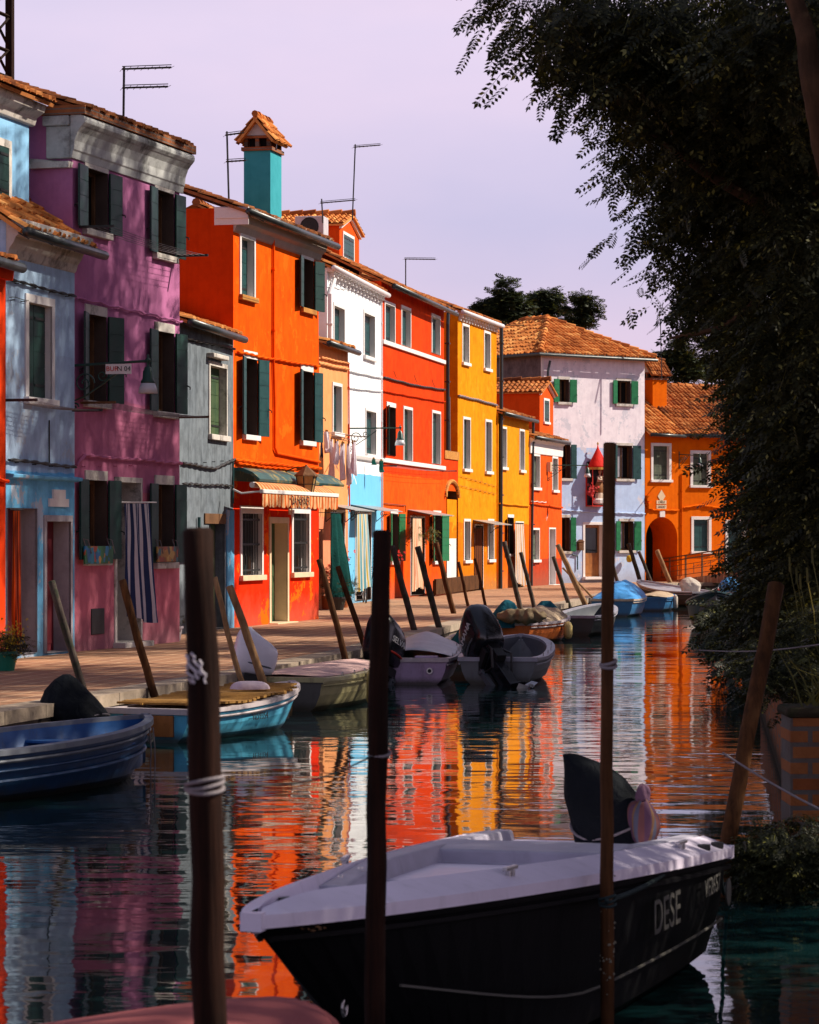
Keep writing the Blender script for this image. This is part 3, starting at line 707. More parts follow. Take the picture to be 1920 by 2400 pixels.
# white house
h = hW = House('white house with a light blue ground floor and scalloped white eave', ((767, 1421), (894, 1406)), 8)
Hw = h.Hg(830, 650, .15, 1.7, 3.6)-.05
h.win(782, 806, 716, 820, 'closed', 'shutter_teal', .10)
h.win(853, 877, 733, 832, 'closed', 'shutter_teal', .10)
h.win(857, 880, 962, 1063, 'closed', 'shutter_teal', .09)
h.win(833, 868, 1205, 1408, 'dark', sur=.08, sill=False, surm='white', deep=.3)
h.wall(Hw, M['white_house'])
h.roof(Hw+.05, 1.7, .15, .15, 0, 'tile', dr=3.6, gut='gutter_white', gr=0)
q = MB(); n = 15
for i in range(n):
    x = h.W*(i+.5)/n; q.box(x-.09, x+.02, -.15, 0, Hw-.22, Hw-.10); q.box(x-.09, x+.02, -.08, 0, Hw-.32, Hw-.22)
q.box(0, h.W, -.17, 0, Hw-.10, Hw+.02); q.build('cornice', M['white'], h.root)
h.cornice([(0,-.14),(-.07,-.12),(-.10,-.04),(-.10,0),(0,0)], h.z(825, 1064), 'white', u0=h.u(820), name='ledge')
h.cable([(767,672),(893,688)], M['white_house'], .012, twist=1, off=.02); h.cable([(811,868),(893,885)], M['white_house'], .02); h.cable([(812,908),(893,917)], M['white_house'], .015)
h.pipe([(776,655),(765,690),(765,830)], 'gutter_white', .06, .1)
h.pipe([(893,700),(895,1390)], 'gutter_white', .02, .03)
# AC unit and dormer of the white house
q = MB(); yd = 1.9
zdr = h.z(800, 605, -yd)
def dormer(house, uA, uB, yf, z0, z1, zg, mat, depth=3.2, over=.16, roofmat='tile_orange', winrect=None, ridge_chimney=False, name='dormer'):
    d = MB(); um = (uA+uB)/2
    d.quad((uA,yf,z0),(uB,yf,z0),(uB,yf,z1),(uA,yf,z1)); d.add([(uA,yf,z1),(uB,yf,z1),(um,yf,zg)], [(0,1,2)])
    d.quad((uA,yf,z0-1.0),(uA,yf,z1),(uA,yf+depth,z1),(uA,yf+depth,z0-1.0)); d.quad((uB,yf,z0-1.0),(uB,yf+depth,z0-1.0),(uB,yf+depth,z1),(uB,yf,z1))
    d.quad((uA,yf,z0-1.0),(uB,yf,z0-1.0),(uB,yf,z0),(uA,yf,z0))
    o = d.build(name, [mat], house.root)
    t = MB(); v1 = Vector((um-uA, 0, zg-z1)).normalized(); L = math.hypot(um-uA, zg-z1)+over*1.2
    tile_slope(t, Vector((uA, yf-over, z1+.05))-v1*over*1.2, (0,1,0), v1, depth+over, L, .2, .34)
    v2 = Vector((um-uB, 0, zg-z1)).normalized()
    tile_slope(t, Vector((uB, yf-over, z1+.05))-v2*over*1.2, (0,1,0), v2, depth+over, L, .2, .34)
    ridge(t, (um, yf-over-.03, zg+.12), (um, yf+depth, zg+.12), .1)
    t.build('dormer_roof', M[roofmat], o)
    bb = MB()
    for (a, b_) in (((uA-.06, z1-.02), (um, zg+.02)), ((um, zg+.02), (uB+.06, z1-.02))):
        bb.add([(a[0],yf-.08,a[1]-.12),(b_[0],yf-.08,b_[1]-.12),(b_[0],yf-.08,b_[1]),(a[0],yf-.08,a[1]),(a[0],yf,a[1]-.12),(b_[0],yf,b_[1]-.12),(b_[0],yf,b_[1]),(a[0],yf,a[1])],
               [(0,1,2,3),(4,7,6,5),(0,4,5,1),(3,2,6,7),(0,3,7,4),(1,5,6,2)])
    bb.build('bargeboard', M['white'], o)
    if winrect:
        u0,u1,a,b = winrect; f = MB(); e = .03
        f.box(u0-.09,u1+.09,yf-e,yf+.0,b,b+.09); f.box(u0-.09,u0,yf-e,yf,a,b); f.box(u1,u1+.09,yf-e,yf,a,b); f.box(u0-.12,u1+.12,yf-.07,yf,a-.09,a)
        w_ = f.build('window', M['white'], o)
        for k in (0,1): leaf('shutter', (u1-u0)/2-.01, b-a, M['shutter_teal'], w_, (u0+k*(u1-u0)/2+.005, yf-.01, a), 0, strap=True)
    return o
M['dormer_red'] = plaster('red_dormer', ((.70,.085,.010),), amt=.25, stain=(.4,.1,.04))
uA, uB = h.u(796, -yd), h.u(842, -yd)
dormer(h, uA, uB, yd, h.z(796,598,-yd), h.z(796,525,-yd), h.z(820,508,-yd), M['dormer_red'], winrect=(h.u(804,-yd), h.u(828,-yd), h.z(804,606,-yd)+.05, h.z(804,548,-yd)))
c = MB(); ya = 1.2; ua = h.u(744,-ya)
M['ac_white'] = plain('off_white_metal', (.55,.52,.54), .5, .4)
uA2, zA2 = h.pix(770, 560, -ya)
c.box(uA2-.75, uA2, ya, ya+.85, zA2-.02, zA2+.62)
zc_ = zA2+.3; 
c.lathe([(.25,0),(.25,.01)], (0,0,0), 24, 1)
for i in range(24, 48): pass
o = MB(); o.box(-.75, 0, 0, .85, 0, .62); ac = None
hAC = h.at(uA2, ya, zA2-.02)
ac = empty('air_conditioner', hAC, h.rz, 'white air conditioning unit on the tiled roof beside the red dormer', 'air conditioner')
o.build('casing', M['ac_white'], ac, bevel=.02)
o = MB()
for rr in (.06,.12,.18,.24,.27):
    o.tube([(-.765+0, .42+rr*math.cos(a), .31+rr*math.sin(a)) for a in [2*math.pi*k/20 for k in range(21)]], .006, 4)
o.add([(-.756,.42+.27*math.cos(2*math.pi*k/20), .31+.27*math.sin(2*math.pi*k/20)) for k in range(20)], [tuple(range(20))])
o.build('fan_grille', M['iron'], ac)

# red house
h = hD = House('red house with paired white framed windows beside the white house', ((894, 1406), (1041, 1391)), 8)
Hd = h.Hg(980, 694, .33, 1.75, 3.6)
for (x0,x1,y0,y1) in ((902,924,711,799),(941,961,722,808),(1012,1030,741,826)): h.win(x0,x1,y0,y1,'closed','shutter_teal',.10,sill=False)
h.win(906,926,952,1066,'open','shutter',.06,sides=False,head=.14,la=14,ra=None,sill=False)
h.win(946,965,958,1078,'closed','shutter',.09,sill=False)
h.win(1013,1031,967,1086,'closed','shutter',.09,sill=False)
h.win(915,931,1204,1315,'open','shutter_green',.05,sides=False,head=.14,la=8,ra=10,curtain=('white',.1,.35))
h.win(1015,1032,1205,1315,'open','shutter_green',.05,sides=False,head=.12,la=8,ra=10)
h.win(962,994,1212,1396,'dark',sur=.05,sill=False,surm='white',deep=.3)
h.wall(Hd, M['red'])
h.roof(Hd, 1.75, .33, .0, .05, 'tile', dr=3.6, gr=.15)
for (ya_, yb_, zt_) in ((796,836,.0),(1073,1093,.0)):
    z0_ = h.z(897, ya_); h.cornice([(0,-.13),(-.07,-.13),(-.07,0),(0,0)], z0_, 'white', u0=.05, u1=h.W-.02, name='sill_band')
h.cable([(896,884),(970,903),(1041,914)], 'iron', .022); h.cable([(896,916),(1041,942)], M['red'], .015)
h.pipe([(897,1180),(948,1185),(948,1200)], 'iron', .012, .04, 'cable')
for k, (x, y) in enumerate(((912,870),(960,880),(1002,890))): 
    h.pipe([(x,y),(x+6,y+16)], 'iron', .008, .15, 'bracket')

# low alley wall with arch
h = hE = House('low orange wall with a brick top and arched doorway in the gap beside the yellow house', ((1041, 1391), (1074, 1388)), .35, name='alley_wall', group=None)
h.root['category'] = 'wall'
h.win(1046, 1072, 1150, 1385, 'dark', sur=.0, sill=False, surm='yellow', deep=.3)
h.wall(h.z(1045, 1075), M['red'])
q = MB(); u0,u1,z0,z1 = h.rect(1042,1073,1056,1078); q.box(0, h.W, -.04, .4, h.H, h.H+.28); q.build('brick_coping', M['brick_orange'], h.root)
q = MB(); uc_ = h.W*.5; za = h.z(1050,1165)
q.tube([(uc_+math.cos(a)*h.W*.46, -.03, za+math.sin(a)*.55) for a in [math.pi*k/10 for k in range(11)]], .07, 6); q.build('brick_arch', M['brick_orange'], h.root)
q = MB(); u0 = h.u(1049); q.box(h.u(1049), h.u(1071), .02, .3, 0, h.z(1050,1262)); q.build('white_post', M['white'], h.root)
q = MB(); q.box(h.u(1044), h.u(1074), .02, .28, h.z(1050,1262), h.z(1050,1170)); q.build('infill', M['yellow'], h.root)

# tall yellow house
h = hF = House('tall yellow house with scalloped eave between the red house and the low yellow one', ((1073, 1387), (1164, 1380)), 7)
Hf = h.Hg(1120, 742, .15, 1.3, 3.5)-.03
for (x0,x1,y0,y1,lb) in ((1084,1098,763,848,0),(1135,1148,780,862,0)): h.win(x0,x1,y0,y1,'closed','shutter_grey',.09)
for (x0,x1,y0,y1) in ((1086,1101,982,1098),(1138,1151,988,1104)): h.win(x0,x1,y0,y1,'closed','shutter',.09)
h.win(1088,1101,1222,1313,'closed','shutter',.09); h.win(1144,1156,1222,1311,'closed','shutter',.09)
h.win(1113,1131,1232,1384,'dark',sur=.06,sill=False,surm='white',deep=.25)
h.wall(Hf, M['yellow'])
h.roof(Hf+.03, 1.3, .15, .15, .05, 'tile', gut='gutter_white', gr=.05)
q = MB(); n = 14
for i in range(n):
    x = h.W*(i+.5)/n; q.box(x-.08, x+.03, -.15, 0, Hf-.20, Hf-.08); q.box(x-.08, x+.03, -.08, 0, Hf-.3, Hf-.2)
q.box(0, h.W, -.17, 0, Hf-.08, Hf+.02); q.build('cornice', M['white'], h.root)
h.cable([(1072,927),(1120,938),(1163,950)], 'rope', .03)
h.cable([(1074,1115),(1160,1140)], 'iron', .006, twist=1); h.cable([(1074,1138),(1160,1158)], 'iron', .006, twist=1)
h.pipe([(1045,715),(1043,760),(1043,1120)], 'gutter', .06, .1); h.pipe([(1168,760),(1166,1383)], 'gutter', .07, .12)
h.pipe([(1050,930),(1051,1060)], 'rope', .025, .06)

# low yellow house
h = hS = House('low yellow house between the tall yellow and the small red house', ((1167, 1380), (1240, 1374)), 6)
Hs = h.Hg(1210, 975, .2, .9, 3)
h.win(1175,1186,1004,1094,'closed','shutter_grey',.08); h.win(1218,1228,1010,1101,'closed','shutter_grey',.08)
h.win(1190,1203,1213,1298,'open','dark',.04,sides=False,head=.12,la=10,ra=None)
h.win(1208,1226,1225,1377,'dark',sur=.05,sill=False,surm='white',deep=.25)
h.wall(Hs, M['small_yellow']); h.roof(Hs, .9, .2, .0, .05, 'tile', dr=3, gr=.3)
h.cable([(1168,1180),(1238,1186)], M['small_yellow'], .025)
h.pipe([(1244,990),(1240,1373)], 'gutter', .055, .1)

# small red house with dormer
h = hT = House('small red house with a red dormer and white eave band', ((1241, 1374), (1317, 1369)), 6)
Ht = h.Hg(1290, 1030, .2, .9, 3)-.05
h.win(1248,1264,1068,1142,'closed','shutter_grey',.09); h.win(1295,1306,1074,1148,'closed','shutter_grey',.09)
h.win(1248,1263,1242,1312,'closed','shutter_grey',.08); h.win(1287,1301,1240,1370,'door','reveal_grey',.06,surm='white')
h.wall(Ht, M['small_red']); h.roof(Ht+.05, .9, .2, .0, .05, 'tile', dr=3, gr=.15)
h.cornice([(0,-.62),(-.05,-.60),(-.06,-.2),(-.2,-.06),(-.22,0),(0,0)], Ht, 'white', name='eave_band')
h.cable([(1242,1180),(1290,1186),(1316,1190)], M['small_red'], .03); h.cable([(1242,1175),(1278,1177)], 'white', .015, twist=1)
yd = .6
uA, uB = h.u(1265, -yd), h.u(1297, -yd)
dormer(h, uA, uB, yd, Ht-.0, h.z(1265,918,-yd), h.z(1281,896,-yd), M['dormer_red'], depth=3.5, roofmat='tile', winrect=(h.u(1275,-yd), h.u(1286,-yd), h.z(1275,988,-yd), h.z(1275,938,-yd)))

# end house, light blue with lavender upper wall
h = hN = House('detached house with lavender white upper wall, light blue lower wall and hipped tile roof', ((1268, 1367), (1511, 1364.1)), 7.6)
Hn = h.z(1400, 838, .4)+.06
kw_ = dict(kind='open', sides=False, sur=.06, head=.12, surm='istria')
h.win(1310,1333,889,942,mat='shutter_green',la=6,ra=6,lw=.32,rw=.36,**kw_); h.win(1446,1477,892,946,mat='shutter_green',la=4,ra=6,lw=.25,rw=.36,**kw_)
h.win(1312,1336,1042,1121,mat='shutter_teal',la=None,ra=5,pane='dark',**kw_); h.win(1446,1481,1044,1122,mat='shutter_teal',la=4,ra=5,lw=.3,pane='dark',curtain=('reveal_grey',.08,.6),**kw_)
h.win(1312,1335,1213,1292,mat='shutter_green',la=None,ra=5,pane='dark',**kw_); h.win(1453,1484,1222,1290,mat='shutter_green',la=4,ra=5,lw=.25,pane='dark',curtain=('reveal_grey',.08,.6),**kw_)
h.win(1371,1412,1230,1352,'door_glass','door_wood',.12,surm='white')
h.wall(Hn, M['end_blue'], M['end_side_shade'])
q = MB(); q.box(0, h.u(1274), -.03, .0, 0, Hn-.01); q.build('pilaster', M['white'], h.root)
ov = .35; W_, Dp_, rs = h.W, h.depth, 1.75; zb = Hn+.03
t = MB(); Hw_ = W_/2+ov; sl = math.hypot(Hw_, rs); f_ = Vector((0, Hw_, rs)).normalized(); Wt = W_+2*ov; Lt = Dp_+2*ov
tile_slope(t, (-ov,-ov,zb), (1,0,0), f_, Wt, sl, inside=lambda u,v: v*Hw_/sl-.1 < u < Wt-v*Hw_/sl+.1)
l_ = Vector((Hw_, 0, rs)).normalized()
tile_slope(t, (-ov, Dp_+ov, zb), (0,-1,0), l_, Lt, sl, inside=lambda u,v: v*Hw_/sl-.1 < u < Lt-v*Hw_/sl+.1)
A_, B_ = (W_/2, -ov+Hw_, zb+rs), (W_/2, Dp_+ov-Hw_, zb+rs); c0, c1_, c2_, c3 = (-ov,-ov,zb), (W_+ov,-ov,zb), (W_+ov,Dp_+ov,zb), (-ov,Dp_+ov,zb)
for tri in ((c0,c1_,A_),(c1_,c2_,B_,A_),(c2_,c3,B_),(c3,c0,A_,B_)): t.add([(p[0],p[1],p[2]-.02) for p in tri], [tuple(range(len(tri)))])
t.add([(p[0],p[1],p[2]-.04) for p in (c0,c1_,c2_,c3)], [(0,3,2,1)])
ridge(t, A_, B_, .14); ridge(t, (-ov,-ov,zb+.03), A_, .13); ridge(t, (W_+ov,-ov,zb+.03), A_, .13)
t.build('roof', M['tile_orange'], h.root)
g_ = MB(); g_.tube([(-ov-.06, Dp_, zb-.06), (-ov-.06,-ov-.06,zb-.06), (W_+ov,-ov-.06,zb-.08)], .07, 8); g_.build('gutter', M['gutter'], h.root)
h.pipe([(1284,846),(1279,870),(1279,905)], 'gutter', .05, .15)
h.cable([(1317,1196),(1400,1201),(1511,1204)], M['end_blue'], .022)
h.pipe([(1340,1300),(1352,1302),(1352,1335)], 'shutter_teal', .025, .05)

# end house, orange with arch: two facades meeting at a corner
h = hQ = House('orange house with arched passage and tiled roof at the end of the canal', ((1512, 1364), (1592, 1363.1)), 6)
Hq = h.Hg(1560, 1019, .35, 2.1, 3.4)
h.win(1531,1568,1045,1124,'closed','shutter_grey',.13,sill=True)
au0, au1 = h.u(1514), h.u(1588); az1 = h.z(1550, 1212)
h.wins.append((au0, au1, 0, az1)); 
h.wall(Hq, M['end_orange'])
q = MB(); r_a = (au1-au0)/2; cz = az1-r_a*1.0; N_ = 14; um = (au0+au1)/2
arc = [(um-r_a*math.cos(math.pi*k/N_), cz+r_a*math.sin(math.pi*k/N_)) for k in range(N_+1)]
for k in range(N_):
    (a0,b0),(a1,b1) = arc[k], arc[k+1]
    q.quad((a0,0,b0),(a1,0,b1),(a1,0,az1+.002),(a0,0,az1+.002))
    q.quad((a0,0,b0),(a0,1.6,b0),(a1,1.6,b1),(a1,0,b1))
for x in (au0, au1): q.quad((x,0,0),(x,1.6,0),(x,1.6,cz),(x,0,cz))
q.quad((au0,1.6,0),(au1,1.6,0),(au1,1.6,az1),(au0,1.6,az1), 1)
q.build('archway', [M['end_orange'], M['dark']], h.root)
q = MB(); u0,u1,z0,z1 = h.rect(1545,1557,1196,1212); q.prism_z([(u0,-.06),(u1,-.06),(u1,0),(u0,0)], z0, z1+.02); q.build('keystone', M['white'], h.root, bevel=.01)
h.cable([(1512,1180),(1530,1196),(1590,1196)], M['end_orange'], .03)
q = MB(); u,z_ = h.pix(1550,1163); q.add([(u,-.02,z_+.28),(u+.22,-.02,z_),(u,-.02,z_-.28),(u-.22,-.02,z_)], [(0,1,2,3)]); q.build('diamond_sign', M['cream'], h.root)
for (yy, tx) in ((1177,'CALLE'),(1188,'GIGLIO')):
    u,z_ = h.pix(1550, yy); q = MB(); q.box(u-.28,u+.28,-.02,0,z_-.08,z_+.08); s_ = q.build('street_sign', M['cream'], h.root)
    text_mesh('sign_text', tx, .13, M['iron'], s_, Matrix.Translation((u,-.025,z_)) @ Matrix.Rotation(R(90),4,'X'), .002)
for (x,y) in ((1517,1168),(1520,1186)):
    u,z_ = h.pix(x,y); q = MB(); q.box(u-.12,u+.14,-.16,0,z_-.12,z_+.12); q.build('junction_box', M['end_orange'], h.root)
# right facade, slightly turned
e2_ = Vector((math.cos(h.rz-R(6)), math.sin(h.rz-R(6)), 0))
right = House.__new__(House); right.A = h.B.copy(); right.e = e2_; right.W = 9.0; right.n = Vector((e2_.y,-e2_.x,0)); right.rz = math.atan2(e2_.y,e2_.x); right.depth = 6; right.wins = []
right.root = empty('house', right.A, right.rz, 'long orange house wall with white framed windows behind the ramp railing', 'house', 'houses along the canal')
hV = right
right.win(1624,1660,1063,1137,'closed','shutter_grey',.14,deep=.12); right.win(1626,1661,1218,1292,'closed','shutter_teal',.14,deep=.12)
right.win(1706,1745,1226,1345,'door','shutter_teal',.14,surm='white'); right.win(1760,1795,1125,1180,'closed','shutter_teal',.12)
right.wall(Hq, M['end_orange'])
right.roof(Hq, 2.1, .35, .0, .1, 'tile', dr=3.4)
right.cable([(1600,1190),(1640,1184),(1700,1192)], M['end_orange'], .03)
right.pipe([(1597,1110),(1597,1350)], M['end_orange'], .03, .04)
rQ = h.roof(Hq, 2.1, .35, .0, .0, 'tile_orange', dr=3.4, gr=.0)
yc = 1.6; uc = h.u(1530,-yc)
chimney(h, uc, yc, h.u(1563,-yc)-uc, .8, h.z(1540,1000), h.z(1540,890,-yc), M['end_orange'], 'tile', parent=rQ)
# ================================================================ BOATS
def bmat(name, col, rough=.45, dirt=(.05,.04,.03), low=(.04,.035,.02), var=.2, spec=.4):
    t = NT(name); v = t.coord('World'); n = t.noise(v, 3.5, 7, .65)
    c = t.ramp(n, [(.3, dk(col, 1-var)), (.7, dk(col, 1+var*.5))])
    c = t.mix(t.ramp(t.noise(t.coord('World', (1,1,.3)), 9, 6, .7), [(.55, 0), (.75, .5)]), c, dirt)
    z = t.n('SeparateXYZ'); t.l(v, z.inputs[0]); zz = t.math('ADD', z.outputs[2], t.math('MULTIPLY', n, .12))
    c = t.mix(t.ramp(zz, [(.09, .9), (.19, 0)]), c, low)
    t.bump(t.noise(v, 30, 4), .12, .01); M[name] = t.fin(c, rough, spec); return M[name]
bmat('hull_dark_blue', (.012,.055,.15)); bmat('gunwale_blue_wood', (.18,.20,.24), .6, dirt=(.30,.28,.26)); bmat('inner_blue', (.02,.10,.30))
bmat('hull_light_blue', (.09,.44,.66)); bmat('gunwale_offwhite', (.52,.45,.46), .5); bmat('inner_brown', (.16,.08,.03))
bmat('hull_olive', (.46,.41,.20), .5); bmat('hull_taupe', (.10,.095,.085), .5); bmat('deck_pink', (.62,.40,.36), .7)
bmat('hull_lavender', (.42,.30,.46), .45); bmat('hull_grey', (.14,.15,.16), .45); bmat('gunwale_grey', (.34,.34,.40), .4); bmat('inner_grey', (.09,.10,.12), .5)
bmat('hull_orange', (.62,.15,.03)); bmat('hull_greengrey', (.055,.065,.06)); bmat('hull_blue', (.03,.16,.36)); bmat('gunwale_tan', (.45,.36,.28))
bmat('hull_black', (.006,.006,.007), .55, dirt=(.01,.009,.009), low=(.004,.004,.004), spec=.05); bmat('deck_white', (.80,.72,.86), .38, dirt=(.5,.45,.54), var=.08); bmat('coaming_grey', (.42,.40,.48), .5, dirt=(.2,.18,.22))
bmat('hull_red', (.55,.03,.02)); bmat('hull_teal', (.012,.05,.065)); bmat('hull_steel', (.05,.05,.055)); bmat('tarp_maroon', (.30,.085,.085), .85, dirt=(.26,.08,.08), spec=.1)
def cloth(name, col, rough=.8, var=.2, sheen=.1):
    t = NT(name); v = t.coord('World'); n = t.noise(v, 4, 5)
    c = t.ramp(n, [(.3, dk(col, 1-var)), (.7, dk(col, 1+var))]); w_ = t.noise(v, 7, 4, .6, 1.5)
    t.bump(t.math('ADD', w_, t.math('MULTIPLY', t.noise(v, 90, 2), .06)), .5, .03); M[name] = t.fin(c, rough, .08); return M[name]
cloth('cover_black', (.006,.008,.011), .75); cloth('cover_teal', (.010,.085,.085)); cloth('cover_teal_blue', (.012,.10,.14)); cloth('tarp_blue', (.07,.28,.62), .5)
cloth('tarp_tan', (.42,.32,.22)); cloth('net', (.20,.15,.09)); cloth('cover_beige', (.50,.44,.38)); cloth('scarf', (.13,.07,.11)); cloth('plastic_bag', (.62,.50,.56), .3)
M['engine_black'] = plain('glossy_black_engine_cowl', (.008,.009,.012), .22, .6, var=.2, bump=0)
M['engine_white'] = plain('white_engine_cowl', (.80,.76,.82), .25, .5, var=.05, bump=0)
M['engine_grey'] = plain('grey_engine_leg', (.12,.13,.15), .4, .5)
M['steel'] = plain('bright_steel', (.5,.48,.48), .3, .5, metal=.9)
M['slat_wood'] = wood('yellow_slatted_wood', (.20,.09,.02), (.44,.24,.06), (3,22,10))
M['fender'] = plain('cream_fender', (.68,.52,.20), .5, .3)
M['red'+'_paint'] = plain('red_paint', (.6,.03,.015), .5, .3)
M['white_letters'] = plain('white_lettering', (.7,.68,.66), .5, .3, var=.05)
M['dim_letters'] = plain('faded_grey_lettering', (.12,.115,.10), .6, .2, var=.1)

def boat(label, S, B, beam, mats, fb=.42, bowz=.6, style='open', rake=.5, blunt=.75, t0=.35, sternb=.86, p=2.3, gw=.09, group=None, deck_from=.62, thwarts=(.3,.55), name='rowing_boat', rub=None, floor=.1, deckdrop=.03, cat='boat', gslope=0.0, zexp=1.8):
    S = Vector((S[0], S[1], 0)); B = Vector((B[0], B[1], 0)); L = (B-S).length; d = (B-S).normalized()
    rz = math.atan2(d.y, d.x); root = empty(name, S, rz, label, cat, group or 'boats moored along the canal')
    N_ = 22
    def hb(t):
        if t <= t0: return beam/2*(sternb + (1-sternb)*math.sin(t/t0*math.pi/2))
        k = (t-t0)/(1-t0); return max(.015, beam/2*max(0., 1-k**p)**blunt)
    def zs(t): return fb + (bowz-fb)*max(0, (t-.15)/.85 if zexp > 1 else t)**zexp
    def sec(t):
        b, z = hb(t), zs(t)
        pts = [(b, z), (b*.995, z-.06), (b*.965, z-.065), (b*.92, z*.5), (b*.82, .07), (b*.5, -.12), (0, -.18)]
        return [(L*t - rake*(1-(zz/z))*max(0, (t-.45)/.55)**1.5, y, zz) for y, zz in pts]
    ts = [1-(1-i/N_)**1.25 for i in range(N_+1)]
    rows = []
    for t in ts:
        s_ = sec(t); rows.append(s_ + [(x, -y, z) for x, y, z in s_[-2::-1]])
    m_ = MB(); k = len(rows[0]); vs = [q for r_ in rows for q in r_]
    fs = [(i*k+j, i*k+j+1, (i+1)*k+j+1, (i+1)*k+j) for i in range(N_) for j in range(k-1)]
    m_.add(vs, fs, 0); m_.add(rows[0], [tuple(range(k))[::-1]], 1); m_.add(rows[-1], [tuple(range(k))], 0)
    hull = m_.build('hull', [M[mats[0]], M[mats[4] if len(mats) > 4 else mats[0]]], root)
    # gunwale strip
    g_ = MB(); vs = []; 
    for t in ts:
        b, z = hb(t), zs(t); bi = max(0.004, b-gw)
        for sgn in (1, -1):
            vs += [(L*t+.01, sgn*(b+.022), z-.03), (L*t+.01, sgn*(b+.018), z+.018), (L*t - (.10 if gslope and t > .9 else 0)*(t-.9)/.1, sgn*(bi+gw*.25*(gslope > 0)*min(1, b/gw)), z+.022 + gslope*min(1, b/gw)**.7), (L*t, sgn*bi, z-.05)]
    fs = []
    for i in range(N_):
        for o_ in (0, 4):
            for j in range(3): fs.append((i*8+o_+j, i*8+o_+j+1, (i+1)*8+o_+j+1, (i+1)*8+o_+j))
    g_.add(vs, fs, 0)
    z0 = zs(0); b0 = hb(0); g_.box(-.03, .07, -b0-.018, b0+.018, z0-.04, z0+.026)
    z1 = zs(1); b1 = hb(.97)
    g_.box(L-.04, L+.012, -hb(1)-.025, hb(1)+.025, z1-.04, z1+.026)
    g_.build('gunwale', M[mats[1]], root, bevel=0)
    # inside
    q = MB(); vs = []
    for t in ts:
        b, z = hb(t), zs(t); bi = max(.004, b-gw); x = L*t*(1 if t < .9 else .995)
        zf = floor if style == 'open' else z-deckdrop
        if style == 'open': vs += [(x, bi, z-.02), (x, max(.003, bi*.86), zf), (x, -max(.003, bi*.86), zf), (x, -bi, z-.02)]
        else: vs += [(x, bi, z-.0), (x, bi*.94, zf), (x, -bi*.94, zf), (x, -bi, z-.0)]
    fs = [(i*4+j, i*4+j+1, (i+1)*4+j+1, (i+1)*4+j) for i in range(N_) for j in range(3)]
    q.add(vs, fs, 0)
    if style == 'open': q.add([(.05, hb(0)-gw, z0-.02), (.05, -(hb(0)-gw), z0-.02), (.05, -(hb(0)-gw)*.86, floor), (.05, (hb(0)-gw)*.86, floor)], [(0,1,2,3)])
    q.build('interior' if style == 'open' else 'deck', M[mats[2]], root, smooth=style == 'open')
    if style == 'open':
        for tt in thwarts:
            b = hb(tt)-gw*.8; z = zs(tt)-.12; w_ = MB(); w_.box(L*tt-.12, L*tt+.12, -b, b, z-.03, z); w_.build('thwart', M[mats[3]], root, bevel=.008)
        w_ = MB(); row = [t for t in ts if t >= deck_from]
        if deck_from < 1:
            vs = []
            for t in row: b = max(.004, hb(t)-gw); vs += [(L*t, b, zs(t)-.01), (L*t, 0, zs(t)+.03), (L*t, -b, zs(t)-.01)]
            w_.add(vs, [(i*3+j, i*3+j+1, (i+1)*3+j+1, (i+1)*3+j) for i in range(len(row)-1) for j in range(2)])
            t = row[0]; b = hb(t)-gw; w_.add([(L*t, b, zs(t)-.01), (L*t, 0, zs(t)+.03), (L*t, -b, zs(t)-.01), (L*t, -b*.9, zs(t)-.16), (L*t, b*.9, zs(t)-.16)], [(0,1,2,3,4)])
            w_.build('foredeck', M[mats[3]], root)
    r_ = MB(); path = lambda sg: [(L*t+.012-rake*(.085/zs(t))*max(0, (t-.45)/.55)**1.5, sg*(hb(t)*.985+.006), zs(t)-.085) for t in ts]
    for sg in (1, -1): r_.tube(path(sg), .016, 5)
    r_.build('rub_rail', M[rub or mats[1]], root)
    return dict(root=root, L=L, hb=hb, zs=zs, rz=rz, ts=ts, hull=hull)
def side_text(bt, body, t, size, mat, side, dz=-.14):
    L = bt['L']; dt = .03; a = Vector((L*(t-dt), side*bt['hb'](t-dt), 0)); b = Vector((L*(t+dt), side*bt['hb'](t+dt), 0))
    tg = (b-a).normalized()
    if side > 0: tg = -tg
    p = Vector((L*t, side*(bt['hb'](t)+.004), bt['zs'](t)+dz)); nrm = tg.cross(Vector((0,0,1)))
    M_ = Matrix((tg, Vector((0,0,1)), nrm)).transposed().to_4x4(); M_.translation = p + nrm*.012
    return text_mesh('registration_number', body, size, M[mat], bt['root'], M_, .002)
def tarp(bt, mat, hump=.25, t1=0.02, t2=.95, over=.03, name='tarpaulin', drop=.06, fold=.015, ridge=.7, seed=0):
    L = bt['L']
    def fn(u, v):
        t = t1+(t2-t1)*v; b = bt['hb'](t)+over; s_ = (u-.5)*2; z = bt['zs'](t)
        prof = (1-abs(s_)**1.6); env = math.sin(min(1, max(0, v))*math.pi)**.5*ridge + (1-ridge)
        n_ = mnoise.noise(Vector((t*9+seed, s_*2.5, seed)))
        zz = z + .03 + hump*prof*env + fold*n_*3*prof - (drop if abs(s_) > .97 else 0)
        return (L*t, s_*b*(1+.01*n_), zz)
    q = MB(); q.grid(fn, 18, 30); return q.build(name, M[mat], bt['root'], smooth=True)
